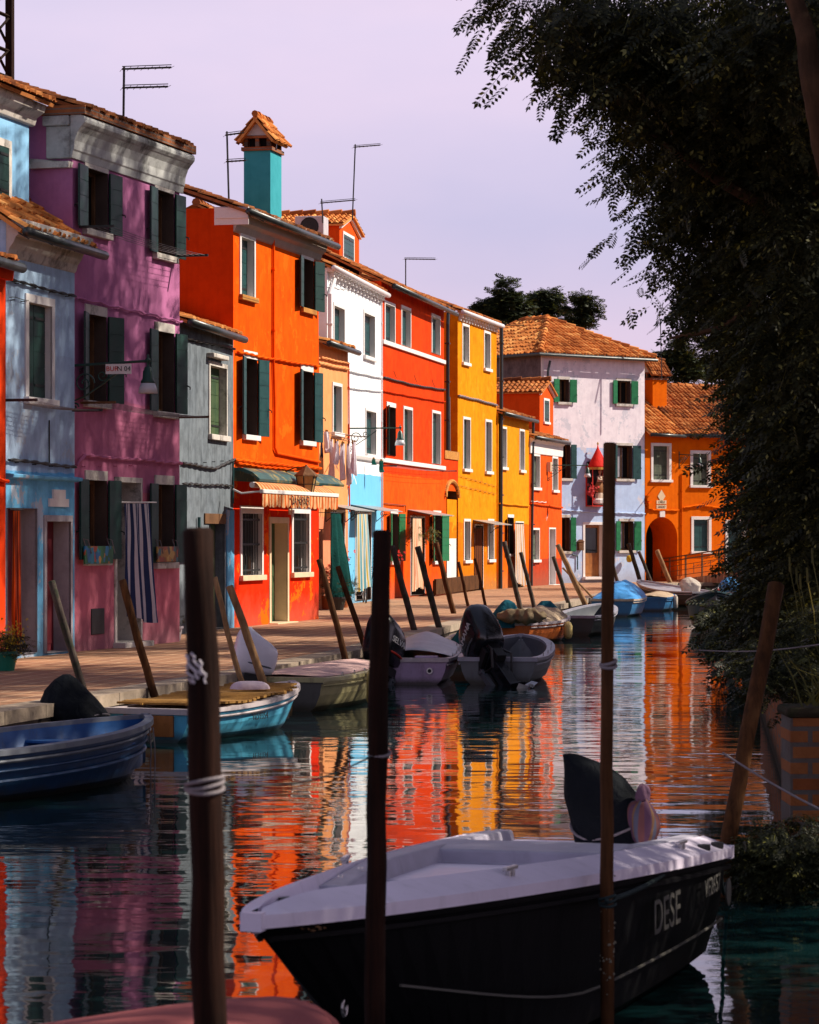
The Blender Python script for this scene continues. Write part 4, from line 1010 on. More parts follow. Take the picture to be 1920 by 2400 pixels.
def outboard(bt, mat, text=None, tilt=50, yaw=0, y=0.0, scale=1.0, label=None, accent=None, dz=0.0):
    root = bpy.data.objects.new('outboard_motor', None); link(root, bt['root'])
    z0 = bt['zs'](0)
    Mt = Matrix.Translation((-.06, y, z0-.04+dz)) @ Matrix.Rotation(R(yaw), 4, 'Z') @ Matrix.Rotation(R(tilt), 4, 'Y') @ Matrix.Diagonal((scale,)*3).to_4x4()
    root.matrix_local = Mt
    if label: root['label'] = label
    c = MB()
    prof = [(0,.0,.14,.10),(.015,.0,.185,.135),(.09,-.01,.215,.155),(.22,-.02,.225,.160),(.33,-.03,.222,.156),(.385,-.035,.205,.145),(.42,-.04,.165,.118),(.435,-.04,.10,.07)]
    vs = []; n = 24
    for (z, xo, rx, ry) in prof:
        for k in range(n):
            a = 2*math.pi*k/n; ca, sa = math.cos(a), math.sin(a); wd = 1.0-.22*(ca > 0)*ca
            vs.append((xo + math.copysign(abs(ca)**.62, ca)*rx*1.12 - .12, math.copysign(abs(sa)**.62, sa)*ry*wd, z+.20 + (-.07*ca*(z-.2)/.25 if z > .2 else 0) + (.03*ca if z < .02 else 0)))
    fs = [(i*n+k, i*n+(k+1)%n, (i+1)*n+(k+1)%n, (i+1)*n+k) for i in range(len(prof)-1) for k in range(n)] + [tuple(range(n-1,-1,-1)), tuple((len(prof)-1)*n+k for k in range(n))]
    c.add(vs, fs); cw_ = c.build('cowl', M[mat], root, smooth=True)
    b_ = MB(); b_.tube([(-.12+.225*math.cos(2*math.pi*k/24), .165*math.sin(2*math.pi*k/24), .315) for k in range(25)], .010, 5)
    b_.build('cowl_seam', M[accent or 'engine_grey'], root)
    l_ = MB(); l_.box(-.24, -.02, -.075, .075, .06, .21); l_.prism_z([(-.20,-.05),(-.03,-.04),(-.03,.04),(-.20,.05)], -.45, .10)
    l_.prism_z([(-.30,-.015),(-.28,-.11),(.0,-.03),(.0,.03),(-.28,.11),(-.30,.015)], -.47, -.455)
    l_.tube([(-.30,0,-.62),(-.22,0,-.62),(-.05,0,-.62),(.02,0,-.62)], [.03,.055,.05,.012], 10); l_.prism_z([(-.17,-.022),(-.03,-.01),(-.03,.01),(-.17,.022)], -.62, -.45)
    l_.add([(-.16,0,-.66),(-.05,0,-.66),(-.10,0,-.80),(-.16,0,-.80),(-.16,.012,-.66),(-.05,.012,-.66),(-.10,.012,-.80),(-.16,.012,-.80)], [(0,1,2,3),(7,6,5,4),(0,4,5,1),(1,5,6,2),(2,6,7,3),(3,7,4,0)])
    l_.build('leg', M['engine_grey' if mat != 'engine_black' else 'engine_black'], root, bevel=.01)
    pw = MB(); pw.box(-.22,.02,-.10,.10,.10,.20); pw.tube([(-.25,.06,.16),(-.30,.09,.05),(-.18,.10,-.08),(-.05,.09,.02)], .014, 6); pw.tube([(-.22,-.08,.14),(-.28,-.10,.0),(-.12,-.10,-.12)], .012, 6); pw.box(-.27,-.20,-.05,.05,-.02,.10); pw.build('powerhead', M['iron'], root, bevel=.008)
    br = MB(); br.box(-.03, .03, -.10, -.06, -.20, .12); br.box(-.03, .03, .06, .10, -.20, .12); br.tube([(.0,-.12,.08),(.0,.12,.08)], .02, 8); br.box(.0,.34,-.015,.02,.13,.17)
    br.build('clamp_bracket', M['engine_grey'], root)
    pr = MB()
    for k in range(3):
        a = 2*math.pi*k/3; ca, sa = math.cos(a), math.sin(a); pt = lambda r_, w_, xo: (-.33+xo, r_*ca - w_*sa, -.62 + r_*sa + w_*ca)
        pr.add([pt(.02,-.02,.02), pt(.10,-.05,.03), pt(.145,0,0), pt(.10,.055,-.03), pt(.02,.02,-.02)], [(0,1,2,3,4)])
    pr.tube([(-.37,0,-.62),(-.29,0,-.62)], .03, 8); pr.build('propeller', M['steel'], root)
    if text:
        for sg in (1, -1):
            Mx = Matrix.Translation((-.14, sg*.158, .44)) @ Matrix.Rotation(R(90 if sg < 0 else -90), 4, 'X') @ (Matrix.Rotation(math.pi, 4, 'Z') if sg > 0 else Matrix.Identity(4))
            text_mesh('lettering', text, .085, M['white_letters'], root, Mx, .004)
    return root
def drape(bt, name, mat, loc, tab, seed=1, tie=None, label=None, wy=.85, fold=.07):
    """fabric pulled over an engine; tab rows = (z, left, right) in world metres seen from the quay side"""
    parent = bt['root']; tab = sorted(tab)
    def row(z):
        for a, b in zip(tab[:-1], tab[1:]):
            if z <= b[0]: k = (z-a[0])/(b[0]-a[0]); return [a[i]+(b[i]-a[i])*k for i in (1,2)]
        return tab[-1][1:]
    H_ = tab[-1][0]
    def fn(u, v):
        a = 2*math.pi*u; z = H_*(1-(1-v)**1.5); l_, r_ = row(z); cx = (l_+r_)/2; rx = (r_-l_)/2; ry = min(rx*wy, .36)
        if v > .97: rx *= .25; ry *= .25
        cr = 1-abs(math.sin(a*4.5+seed+z*5+1.5*mnoise.noise(Vector((math.cos(a),math.sin(a),z*3+seed)))))
        f_ = 1 - fold*(cr**2)*(1.3-v) + .10*mnoise.noise(Vector((math.cos(a)*1.7+seed, math.sin(a)*1.7, z*5)))*(1-v*.7)
        sq = 1/max(abs(math.cos(a))**3+abs(math.sin(a))**3, .01)**(1/3)
        return (cx+math.cos(a)*rx*f_*(.5+.5*sq), math.sin(a)*ry*f_*(.5+.5*sq), z)
    q = MB(); q.grid(fn, 60, 30); o = q.build(name, M[mat], parent, smooth=True); o.location = loc; o.rotation_euler = (0,0,-bt['rz'])
    if label: o['label'] = label
    if tie:
        l_, r_ = row(tie); cx = (l_+r_)/2; rx = (r_-l_)/2*1.0; ry = min(rx*wy, .36)*1.0
        t_ = MB(); t_.tube([(cx+math.cos(2*math.pi*k/24)*rx, math.sin(2*math.pi*k/24)*ry, tie-.05*math.sin(k*.5)) for k in range(25)], .008, 5); t_.build('tie_rope', M['rope'], o)
    return o
def dome(w_, h): return [(0,-w_*.82,w_*.86),(h*.25,-w_*.86,w_*.95),(h*.4,-w_*.98,w_),(h*.6,-w_,w_*.85),(h*.8,-w_*.8,w_*.55),(h*.93,-w_*.5,w_*.2),(h,-w_*.2,0)]
def rings(bt, n=4, side=-1, mat='steel'):
    for k in range(n):
        t = .2+.65*k/n; q = MB(); L = bt['L']; b = bt['hb'](t)-.04; z = bt['zs'](t)
        q.tube([(L*t+.03*math.cos(a), side*b, z+.035+.035*math.sin(a)) for a in [2*math.pi*i/10 for i in range(11)]], .006, 5); q.build('lashing_ring', M[mat], bt['root'])
gA = 'boats moored along the canal'
# A dark blue open boat at the left edge
bA = boat('dark blue open wooden boat with worn pale gunwale, cut off by the left edge', (-4.50,25.5), (-2.60,29.5), 1.55, ('hull_dark_blue','gunwale_blue_wood','inner_blue','inner_blue'), fb=.46, bowz=.56, rake=.35, thwarts=(.35,.72), deck_from=1.1, gw=.07, blunt=.8)
side_text(bA, 'V 10659', .86, .13, 'dim_letters', -1, -.15)
q = MB()
for zz, rr in ((-.26,.02),(-.17,.012)): q.tube([(bA['L']*t - .35*(abs(zz)/bA['zs'](t))*max(0,(t-.45)/.55)**1.5 + .01, -(bA['hb'](t)*(.975+zz*.12)+.012), bA['zs'](t)+zz) for t in bA['ts']], rr, 6)
q.build('strake', M['hull_dark_blue'], bA['root'])
q = MB()
for k, dx in enumerate((.0, .07)):
    x = bA['L']*.83+dx; y = -(bA['hb'](.83)+.03); q.tube([(x, y, .5), (x+.01, y-.015, .3), (x+.02+.02*k, y, .12), (x+.03, y, -.02)], .007, 5)
q.build('mooring_line', M['rope'], bA['root'])
# B light blue boat with slatted cover
bB = boat('light blue boat with yellow slatted wooden cover over its deck', (-2.97,33.9), (-1.46,37.3), 1.25, ('hull_light_blue','gunwale_offwhite','inner_brown','gunwale_offwhite','hull_light_blue'), fb=.36, bowz=.52, rake=.45, thwarts=(.1,), deck_from=.86, gw=.10)
side_text(bB, 'VE59354', .42, .12, 'iron', -1, -.15)
q = MB(); q.box(-.035, -.004, -.34, .30, .07, .31); q.build('transom_board', M['door_wood'], bB['root'])
q = MB(); q.tube([(-.04,-.02,.19),(-.06,-.02,.19)], .03, 10); q.build('drain_plug', M['steel'], bB['root'])
q = MB(); L = bB['L']
for i in range(30):
    t = .12 + .70*i/29; b = bB['hb'](t)-.01; z = bB['zs'](t)+.045+.012*math.sin(i*.5); j = random.uniform(-.05,.05)
    q.box(L*t-.038, L*t+.038, -b+j, b+.05+j, z, z+.025)
for s_ in (-.3,.3): q.box(L*.1, L*.84, s_-.02, s_+.02, .40, .42)
q.build('slatted_cover', M['slat_wood'], bB['root'])
bag = empty('plastic_bag', bB['root'].matrix_local @ Vector((0,0,0)), 0)
bpy.data.objects.remove(bag)
def world(bt, x, y, z):
    c, s_ = math.cos(bt['rz']), math.sin(bt['rz']); l_ = bt['root'].location
    return Vector((l_.x + x*c - y*s_, l_.y + x*s_ + y*c, z))
q = MB(); q.grid(lambda u,v: ((.22*math.cos(u*6.283)*math.cos(v*1.57)**.6)*(1+.2*math.sin(u*19)), (.12*math.sin(u*6.283)*math.cos(v*1.57)**.6)*(1+.2*math.sin(u*13)), .10*math.sin(v*1.57)), 20, 8)
o = q.build('plastic_bag', M['plastic_bag'], loc=world(bB, L*.62, -.12, bB['zs'](.62)+.085), smooth=True); tag(o, 'crumpled translucent plastic bag lying on the slatted boat cover', 'plastic bag')
mB = drape(bB, 'motor_cover', 'cover_black', (-1.20, .26, .14), [(0,-.30,.40),(.12,-.32,.42),(.24,-.37,.38),(.38,-.38,.27),(.50,-.33,.15),(.62,-.22,.04),(.68,-.12,-.05)], 3, .2, label='black fabric cover tied over the outboard motor')
q = MB(); q.box(-1.30,-1.10,.16,.36,-.2,.40); q.box(-1.1,0,.22,.30,.16,.22); q.build('motor_leg', M['engine_grey'], bB['root'])
# C cream and olive boat with white engine
bC = boat('olive and cream boat with flat pink deck cover and white outboard', (-1.74,40.1), (-.70,43.6), 1.42, ('hull_olive','hull_olive','deck_pink','deck_pink','hull_taupe'), fb=.43, bowz=.53, style='deck', rake=.3, blunt=.6, p=2.8, gw=.09, deckdrop=-.02)
tarp(bC, 'deck_pink', .07, .05, .93, -.10, 'deck_cover', drop=.0, fold=.004); rings(bC, 5)
oC = outboard(bC, 'engine_white', None, 16, -62, .30, 1.2, 'white outboard motor tilted up', dz=-.16); 
q = MB(); q.lathe([(.0,0),(.045,.01),(.06,.05),(.06,.40),(.04,.45),(.015,.47),(.012,.5)], (0,0,0), 14); 
o = q.build('boat_fender', M['fender'], loc=world(bC, bC['L']*.42, -.80, .03), smooth=True); tag(o, 'cream cylindrical fender hanging beside the olive boat', 'fender')
q = MB(); q.tube([(0,.0,.5),(.0,.06,.54),(0,.14,.47)], .008, 5); q.build('fender_rope', M['scarf'], o)
# D lavender boat with black outboard
bD = boat('lavender boat with grey curved deck cover, left of the dark grey open boat', (.02,47.4), (.32,51.6), 1.36, ('hull_lavender','gunwale_offwhite','hull_grey','gunwale_grey','hull_lavender'), fb=.40, bowz=.62, style='deck', rake=.4, blunt=.6, p=2.8, gw=.07)
cvD = tarp(bD, 'gunwale_grey', .17, .16, .93, -.05, 'deck_cover', drop=.0, fold=.003, ridge=.4); rings(bD, 4)
q = MB(); q.box(.02,.30,-.42,-.06,.36,.45); q.build('stern_locker', M['hull_lavender'], bD['root'], bevel=.01)
q = MB(); q.tube([(-.01,-.30,.22),(-.03,-.30,.22)], .05, 14); q.tube([(-.02,-.30,.22),(-.04,-.30,.22)], .03, 14, 1); q.build('drain_fitting', [M['steel'], M['iron']], bD['root'])
outboard(bD, 'engine_black', 'SELVA', 24, -30, .44, 1.6, 'black outboard motor with white and red trim', 'red_paint', dz=-.42)
# E dark grey open boat
bE = boat('dark grey open boat with a tilted black outboard showing its propeller', (1.40,47.4), (1.92,51.4), 1.44, ('hull_grey','gunwale_grey','inner_grey','inner_grey','hull_grey'), fb=.41, bowz=.66, rake=.4, blunt=.55, p=3.0, gw=.12, thwarts=(.06,.45), deck_from=1.1)
outboard(bE, 'engine_black', 'YAMAHA', 56, 34, .06, 1.72, 'black outboard motor tilted up with a bronze propeller', None, dz=-.26)
rings(bE, 4)
# F motor under green cover between D and E, on a small brown boat
bF = boat('small brown boat squeezed behind the lavender and grey boats with green covered motor', (1.05,53.6), (1.15,56.9), 1.0, ('inner_brown','gunwale_tan','inner_brown','inner_brown'), fb=.40, bowz=.55, thwarts=(.3,), deck_from=.75)
drape(bF, 'motor_cover', 'cover_teal', (.0,.0,.30), [(0,-.36,.30),(.15,-.34,.32),(.3,-.22,.34),(.45,-.12,.26),(.56,-.02,.14)], 5, label='dark green fabric cover over the motor')
# G orange boat with tan tarp
bG = boat('orange boat with cream sheer and tan tarpaulin', (2.15,66.2), (3.55,69.4), 1.35, ('hull_orange','gunwale_offwhite','tarp_tan','gunwale_tan'), fb=.44, bowz=.55, style='deck', rake=.4, gw=.10)
tarp(bG, 'tarp_tan', .26, .22, .9, -.02, fold=.03, seed=4)
drape(bG, 'motor_cover', 'cover_teal_blue', (-.02,.1,.35), [(0,-.34,.30),(.2,-.28,.34),(.4,-.15,.36),(.55,-.02,.28),(.62,.06,.16)], 9, .2, label='blue green fabric cover over the motor')
q = MB(); q.grid(lambda u,v: (.55*(v-.5)*2*1.0, (.17*math.cos(u*6.283)*(1-abs(v-.5)**3*6))*(1+.5*mnoise.noise(Vector((u*6,v*7,1)))), .19+(.17*math.sin(u*6.283)*(1-abs(v-.5)**3*6))*(1+.6*mnoise.noise(Vector((u*5,v*9,4))))), 40, 40)
o = q.build('rolled_net', M['net'], loc=world(bG, -.15,-.42,.42), rz=bG['rz']-1.2, smooth=True); tag(o, 'brown rolled fishing net heaped at the stern of the orange boat', 'fishing net')
q = MB(); q.lathe([(0,0),(.07,.02),(.10,.1),(.10,.3),(.06,.38),(.0,.40)], (0,0,0), 14); o = q.build('boat_fender', M['fender'], loc=world(bG, 1.9,-.74,.05), smooth=True); tag(o, 'round orange fender hanging at the side of the orange boat', 'fender')
# H grey-green boat
bH = boat('dark grey green open boat moored between the orange boat and the blue tarpaulin boat', (3.86,71.5), (4.90,75.6), 1.35, ('hull_greengrey','gunwale_grey','inner_grey','gunwale_grey','hull_greengrey'), fb=.46, bowz=.68, rake=.4, blunt=.6, p=2.6, gw=.10, thwarts=(.1,.5), deck_from=1.1)
drape(bH, 'motor_cover', 'cover_teal_blue', (-.10,.45,.22), [(0,-.35,.40),(.15,-.38,.42),(.35,-.40,.24),(.5,-.36,.10),(.62,-.24,-.02)], 12, .3, label='blue green fabric cover with trailing hem over the motor')
# I blue tarp boat
bI = boat('light blue boat under a bulging bright blue tarpaulin', (6.05,89.3), (6.95,93.6), 1.5, ('hull_blue','gunwale_tan','hull_blue','hull_blue'), fb=.50, bowz=.62, style='deck', rake=.3, blunt=.6, gw=.1)
tarp(bI, 'tarp_blue', .50, .1, .96, .02, fold=.03, ridge=1.0, seed=2)
# J small blue
bJ = boat('small blue boat with flat tan cover behind the blue tarpaulin boat', (7.75,96.3), (8.5,99.5), 1.25, ('hull_blue','hull_blue','tarp_tan','hull_blue'), fb=.42, bowz=.5, style='deck', rake=.3, blunt=.6, gw=.08)
tarp(bJ, 'tarp_tan', .12, .05, .93, -.05, fold=.01); 
q = MB(); q.lathe([(0,0),(.06,.02),(.08,.08),(.08,.4),(.0,.48)], (0,0,0), 12); o = q.build('boat_fender', M['cover_beige'], loc=world(bJ, .9,-.70,.05), smooth=True); tag(o, 'grey fender hanging beside the small blue boat', 'fender')
# K dark boat sideways
bK = boat('dark steel grey boat with raised bow moored at the end of the quay', (10.35,102.6), (8.25,107.3), 1.7, ('hull_steel','gunwale_grey','gunwale_grey','gunwale_grey','hull_steel'), fb=.50, bowz=.85, style='deck', rake=.7, gw=.12)
drape(bK, 'cover_bundle', 'cover_beige', (1.6,-.1,.5), dome(.38,.5), 21)
bL = boat('red boat with a blue tarpaulin bundle near the right bank', (10.7,98.2), (11.2,103.2), 1.5, ('hull_red','gunwale_offwhite','inner_brown','hull_red'), fb=.55, bowz=.75, rake=.4, gw=.1)
drape(bL, 'cover_bundle', 'tarp_blue', (2.4,.1,.35), dome(.42,.7), 30)
bM = boat('dark teal boat with its bow towards the viewer under the right bank tree', (8.35,80.2), (7.75,75.6), 1.7, ('hull_teal','hull_teal','inner_grey','inner_grey'), fb=.6, bowz=1.0, rake=.8, gw=.08)
# N maroon tarp boat
bN = boat('boat hidden under a smooth maroon tarpaulin at the bottom edge', (-2.1,6.6), (-.36,9.55), 1.7, ('hull_black','tarp_maroon','tarp_maroon','tarp_maroon'), fb=.70, bowz=.80, style='deck', rake=.4, blunt=.7, t0=.3, gw=.06)
tarp(bN, 'tarp_maroon', .10, .02, .985, .015, drop=.04, fold=.004, ridge=.9)
# foreground dark boat
bZ = boat('black hulled boat with lavender white deck in the foreground', (1.02,16.35), (-.56,10.60), 1.48, ('hull_black','deck_white','deck_white','deck_white','hull_black'), fb=.62, bowz=.95, style='deck', rake=1.9, blunt=.74, p=1.6, t0=.02, sternb=1.0, gw=.19, deckdrop=.0, zexp=1.0, name='motorboat', rub='hull_black', gslope=.055)
L = bZ['L']
side_text(bZ, 'DESE', .27, .24, 'dim_letters', 1, -.24); side_text(bZ, 'VE2657', .10, .13, 'dim_letters', 1, -.16)
zq = lambda t: .25+.42*max(0,(t-.45)/.55)**1.4
q = MB(); q.tube([(L*t - 1.9*(1-zq(t)/bZ['zs'](t))*max(0,(t-.45)/.55)**1.5, bZ['hb'](t)*(.93)+.006, zq(t)) for t in bZ['ts'] if t < .90], .007, 5); q.build('waterline_stripe', M['dim_letters'], bZ['root'])
q = MB(); q.lathe([(.07,0),(.075,.01),(.0,.012)], (0,0,0), 16); o = q.build('round_sticker', M['dim_letters'], bZ['root'])
o.location = (L*.035, bZ['hb'](.035)+.02, .42); o.rotation_euler = (R(-90), 0, 0)
q = MB()                                     # grey coaming round the aft half and the far side
ts_ = [t for t in bZ['ts'] if t < .78]
for sg in (1,-1):
    vs = []
    for t in ts_:
        if sg > 0 and t > .30: continue
        b = bZ['hb'](t)-.15; z = bZ['zs'](t)+.03; hh = .05*min(1, (.80-t)/.25) if sg < 0 else .05; vs += [(L*t, sg*b, z), (L*t, sg*(b-.02), z+hh), (L*t, sg*(b-.12), z+hh), (L*t, sg*(b-.15), z-.07)]
    k = len(vs)//4; q.add(vs, [(i*4+j, i*4+j+1, (i+1)*4+j+1, (i+1)*4+j) for i in range(k-1) for j in range(3)] + [((k-1)*4,(k-1)*4+1,(k-1)*4+2,(k-1)*4+3)])
b = bZ['hb'](.30)-.17
q.box(L*.24, L*.32, -b, b, bZ['zs'](.3)-.05, bZ['zs'](.3)+.07)
q.build('coaming', M['coaming_grey'], bZ['root'], bevel=.012)
for (t, y) in ((.93,.0),(.10,.70),(.05,.72)):
    q = MB(); z = bZ['zs'](t)-.03; q.lathe([(.030,0),(.028,.05),(.034,.06),(.034,.085),(.0,.09)], (0,0,0), 12); o = q.build('mooring_bitt', M['iron'], bZ['root'], smooth=False); o.location = (L*t, y, z)
q = MB(); q.tube([(L*.87+.0, .10+.04*math.cos(a), bZ['zs'](.87)-.02+.055*math.sin(a)) for a in [math.pi*i/10 for i in range(11)]], .008, 6); q.build('deck_ring', M['steel'], bZ['root'])
q = MB(); q.tube([(L-.95+.03*math.cos(a), .06, .50+.035*math.sin(a)) for a in [2*math.pi*i/12 for i in range(13)]], .006, 6); q.build('bow_eye', M['steel'], bZ['root'])
for k in range(5):
    t = .35+.1*k; q = MB(); q.lathe([(.012,0),(.010,.008),(0,.01)], (0,0,0), 10); o = q.build('snap_button', M['steel'], bZ['root']); o.location = (L*t, -(bZ['hb'](t)-.24), bZ['zs'](t)+.07)
M['leaf_litter'] = plain('dry_leaf_litter', (.14,.07,.03), .9, .1)
q = MB()
for k in range(90):
    t = random.choice((.80, .955, .82)); x = L*t+random.gauss(0,.06); y = -(bZ['hb'](t)-.24)*random.choice((1,.4))+random.gauss(0,.05) if t < .9 else random.gauss(.12,.05)
    z = bZ['zs'](t)-.045+random.uniform(0,.012); a = random.uniform(0,6.28); s_ = random.uniform(.008,.02)
    q.add([(x,y,z),(x+s_*math.cos(a),y+s_*math.sin(a),z+.004),(x+s_*1.6*math.cos(a+.4),y+s_*1.6*math.sin(a+.4),z),(x+s_*math.cos(a+.8),y+s_*math.sin(a+.8),z-.002)], [(0,1,2,3)])
o = q.build('leaf_litter', M['leaf_litter']); o.location = bZ['root'].location; o.rotation_euler = (0,0,bZ['rz']); tag(o, 'brown dry leaf litter lying in the bow of the foreground boat', 'leaf litter', kind='stuff')
cv = drape(bZ, 'motor_cover', 'cover_black', (-.02, .08, .50), [(0,-.17,.26),(.19,-.215,.26),(.39,-.255,.155),(.50,-.255,.07),(.57,-.26,-.03),(.63,-.265,-.19)], 40, .22, label='black hooded cover tied over the outboard motor', wy=.7, fold=.05)
q = MB(); q.box(-.14,.04,-.06,.20,-.2,.5); q.build('motor_leg', M['engine_grey'], bZ['root'])
M['scarf_stripes'] = stripes('striped_cloth', [(.3,(.12,.06,.10)),(.2,(.20,.11,.06)),(.25,(.10,.10,.14)),(.25,(.17,.07,.07))], 4.0, 0)
def wad(parent, name, mat, loc, rr, seed):
    q = MB(); q.grid(lambda u,v: tuple(Vector((math.cos(u*6.283)*math.sin(v*math.pi)*rr[0], math.sin(u*6.283)*math.sin(v*math.pi)*rr[1], -math.cos(v*math.pi)*rr[2]))*(1+.35*mnoise.noise(Vector((math.cos(u*6.283)*1.3+seed, math.sin(u*6.283)*1.3, v*3.5))))), 26, 18)
    return q.build(name, M[mat], parent, smooth=True, loc=loc)
o = wad(None, 'cloth_bundle', 'scarf_stripes', world(bZ, .08,.28,.76), (.085,.075,.125), 3); tag(o, 'pink striped cloth bundle tied against the black motor cover', 'cloth')
o2 = wad(o, 'knot', 'scarf', (.0,.02,.15), (.045,.045,.06), 8)

# ================================================================ MOORING POLES AND ROPES
M['pole_dark'] = wood('dark_wet_pole_wood', (.004,.003,.003), (.038,.014,.008), (30,30,1.6), .75, .08, bump=1.0)
M['pole_brown'] = wood('brown_pole_wood', (.03,.013,.006), (.15,.062,.022), (24,24,1.8), .8, .1, bump=.9)
M['pole_grey'] = wood('grey_weathered_pole_wood', (.035,.026,.022), (.13,.095,.075), (24,24,1.8), .85, moss=(.03,.035,.02))
M['pole_light'] = wood('pale_pole_wood', (.20,.10,.045), (.46,.27,.13), (20,20,1.8), .85)
def pole(label, top, base, wpx, mat, zb=G, Yd=None, bend=.02, ext=1.2, taper=.9, seed=0, lean_y=0.0):
    b = P(base[0], base[1], zb) if Yd is None else D(base[0], base[1], Yd)
    s_ = F/b.y; t = D(top[0], top[1], b.y+lean_y); r = wpx/s_/2
    d = (t-b); bot = b - d.normalized()*ext; n = 14; pts = []; rs = []
    q = MB(); rnd = random.Random(seed+int(top[0]))
    ax = d.orthogonal().normalized()
    for i in range(n+1):
        k = i/n; p = bot.lerp(t, k) + ax*bend*math.sin(k*5+seed) + Vector((rnd.uniform(-1,1),rnd.uniform(-1,1),0))*r*.10
        pts.append(p-b); rs.append(r*(1.06-(1-taper)*k*1.0)*(1+rnd.uniform(-.05,.05)))
    pts.append(pts[-1]+d.normalized()*r*.22); rs.append(rs[-1]*.72)
    q.tube(pts, rs, 14)
    o = q.build('mooring_pole', M[mat], loc=b, smooth=False); o.data.polygons.foreach_set('use_smooth', [True]*(len(o.data.polygons)-2)+[False]*2)
    return tag(o, label, 'mooring pole', 'wooden mooring poles in the canal')
poles = [
 ('dark pole rising behind the black covered motor at the left', (123,1362),(203,1645),18,'pole_grey',.015),
 ('weathered brown pole in front of the blue striped door curtain', (287,1360),(358,1615),19,'pole_brown',.015),
 ('thin crooked pale pole right of the thick near dark post', (500,1355),(572,1592),13,'pole_light',.05),
 ('pale thick pole leaning below the barred shop window', (538,1375),(614,1590),19,'pole_light',.01),
 ('brown pole beside the red potted flowers', (748,1312),(812,1552),15,'pole_brown',.008),
 ('dark brown pole in front of the dark green door curtain', (792,1328),(855,1518),13,'pole_brown',.008),
 ('dark pole just right of the second near post, left of the cream striped curtain', (920,1280),(970,1478),15,'pole_grey',.01),
 ('dark pole leaning across the cream striped door curtain', (980,1282),(1030,1472),15,'pole_grey',.01),
 ('brown pole with a metal band at its top', (1022,1273),(1064,1438),13,'pole_brown',.01),
 ('thin crooked pole before the low plank barrier', (1073,1318),(1104,1442),8,'pole_brown',.03),
 ('thinnest bent pole before the brown curtain of the yellow house', (1111,1310),(1144,1450),7,'pole_brown',.04),
 ('straight dark pole in front of the low yellow house', (1182,1270),(1220,1430),12,'pole_grey',.01),
 ('dark pole in front of the yellow striped curtain', (1222,1295),(1254,1432),10,'pole_grey',.01),
 ('short dark pole before the small red house door', (1298,1305),(1332,1414),10,'pole_grey',.01),
 ('long pale pole leaning before the light blue end house', (1308,1277),(1370,1412),13,'pole_light',.01),
 ('dark pole leaning just right of the slender standing near post, before the blue house', (1436,1325),(1449,1368),9,'pole_grey',.01),
 ('tall dark pole in front of the green shutters of the end house', (1473,1275),(1506,1380),10,'pole_grey',.01),
 ('shorter dark pole at the left edge of the archway', (1498,1293),(1527,1368),8,'pole_grey',.01),
 ('pale pole in front of the archway', (1540,1290),(1570,1366),11,'pole_light',.01),
 ('pale pole beside the start of the ramp railing', (1564,1290),(1592,1356),10,'pole_light',.01)]
for i, (lb, tp, bs, w_, mt, bd) in enumerate(poles):
    o = pole(lb, tp, bs, w_, mt, bend=bd, seed=i)
# near posts
p1 = pole('thick dark near post with white paint smear, leftmost', (467,1246),(492,2400), 86, 'pole_dark', Yd=7.4, bend=.0, ext=1.2, taper=.78, seed=50)
p2 = pole('second thick dark near post, with a rope round its middle', (898,1248),(876,2400), 52, 'pole_dark', Yd=10.6, bend=.006, ext=1.0, taper=.80, seed=51)
p3 = pole('tall slender near post standing beside the foreground boat', (1427,1040),(1424,2300), 30, 'pole_brown', Yd=13.25, bend=.008, ext=1.0, taper=.95, seed=52)
p4 = pole('crooked bark covered near post leaning right at the stern of the foreground boat', (1808,1365),(1698,2120), 38, 'pole_brown', Yd=19.2, bend=.05, ext=.8, taper=.95, seed=53, lean_y=.5)
M['paint_smear'] = plain('white_paint_smear', (.55,.50,.54), .8, .1)
q = MB()
for (x0,y0,x1,y1,w_) in ((437,1535,470,1590,9),(452,1530,478,1580,8),(470,1545,486,1600,6),(436,1560,462,1600,7),(460,1572,488,1578,5),(446,1590,455,1600,5)):
    pts = []
    for k in range(7):
        px = x0+(x1-x0)*k/6+4*math.sin(k*2); py = y0+(y1-y0)*k/6; c = D(467+(py-1246)*.0217, py, 7.4); r_ = .0385
        dx = D(px, py, 7.4).x - c.x; dx = max(-r_*.9, min(r_*.9, dx)); dy = -math.sqrt(max(0, r_*r_-dx*dx))
        pts.append((c.x+dx*1.08, c.y+dy*1.08, c.z))
    q.tube(pts, w_*7.4/F/2, 5)
o = q.build('paint_smear', M['paint_smear']); mw = Matrix.Translation(-p1.location); o.data.transform(mw); o.parent = p1
def rope_wrap(post, px, py, Y, rpx, turns=3, mat='rope', name='rope_wrap', rr=.007):
    c = D(px, py, Y)-post.location; r_ = rpx/2*Y/F+.004; q = MB()
    for t in range(turns): q.tube([(c.x+r_*math.cos(a), c.y+r_*math.sin(a), c.z+t*rr*1.7+.01*math.sin(a+t)) for a in [2*math.pi*i/24 for i in range(25)]], rr, 6)
    return q.build(name, M[mat], post)
rope_wrap(p1, 480, 1848, 7.4, 80, 3, rr=.0055); rope_wrap(p2, 889, 1765, 10.6, 47, 1, rr=.006)
rope_wrap(p3, 1426, 1560, 13.25, 32, 2, rr=.008); rope_wrap(p3, 1424, 2118, 13.25, 32, 3, 'rope_dark', rr=.008); rope_wrap(p4, 1700, 2070, 19.2, 44, 2, 'rope_dark', rr=.008)
def rope(label, a, b, sag=.1, r=.008, mat='rope'):
    a, b = Vector(a), Vector(b); q = MB(); q.tube([a.lerp(b, k/16)-a+Vector((0,0,-sag*math.sin(k/16*math.pi))) for k in range(17)], r, 6)
    o = q.build('mooring_rope', M[mat], loc=a, smooth=True); return tag(o, label, 'rope')
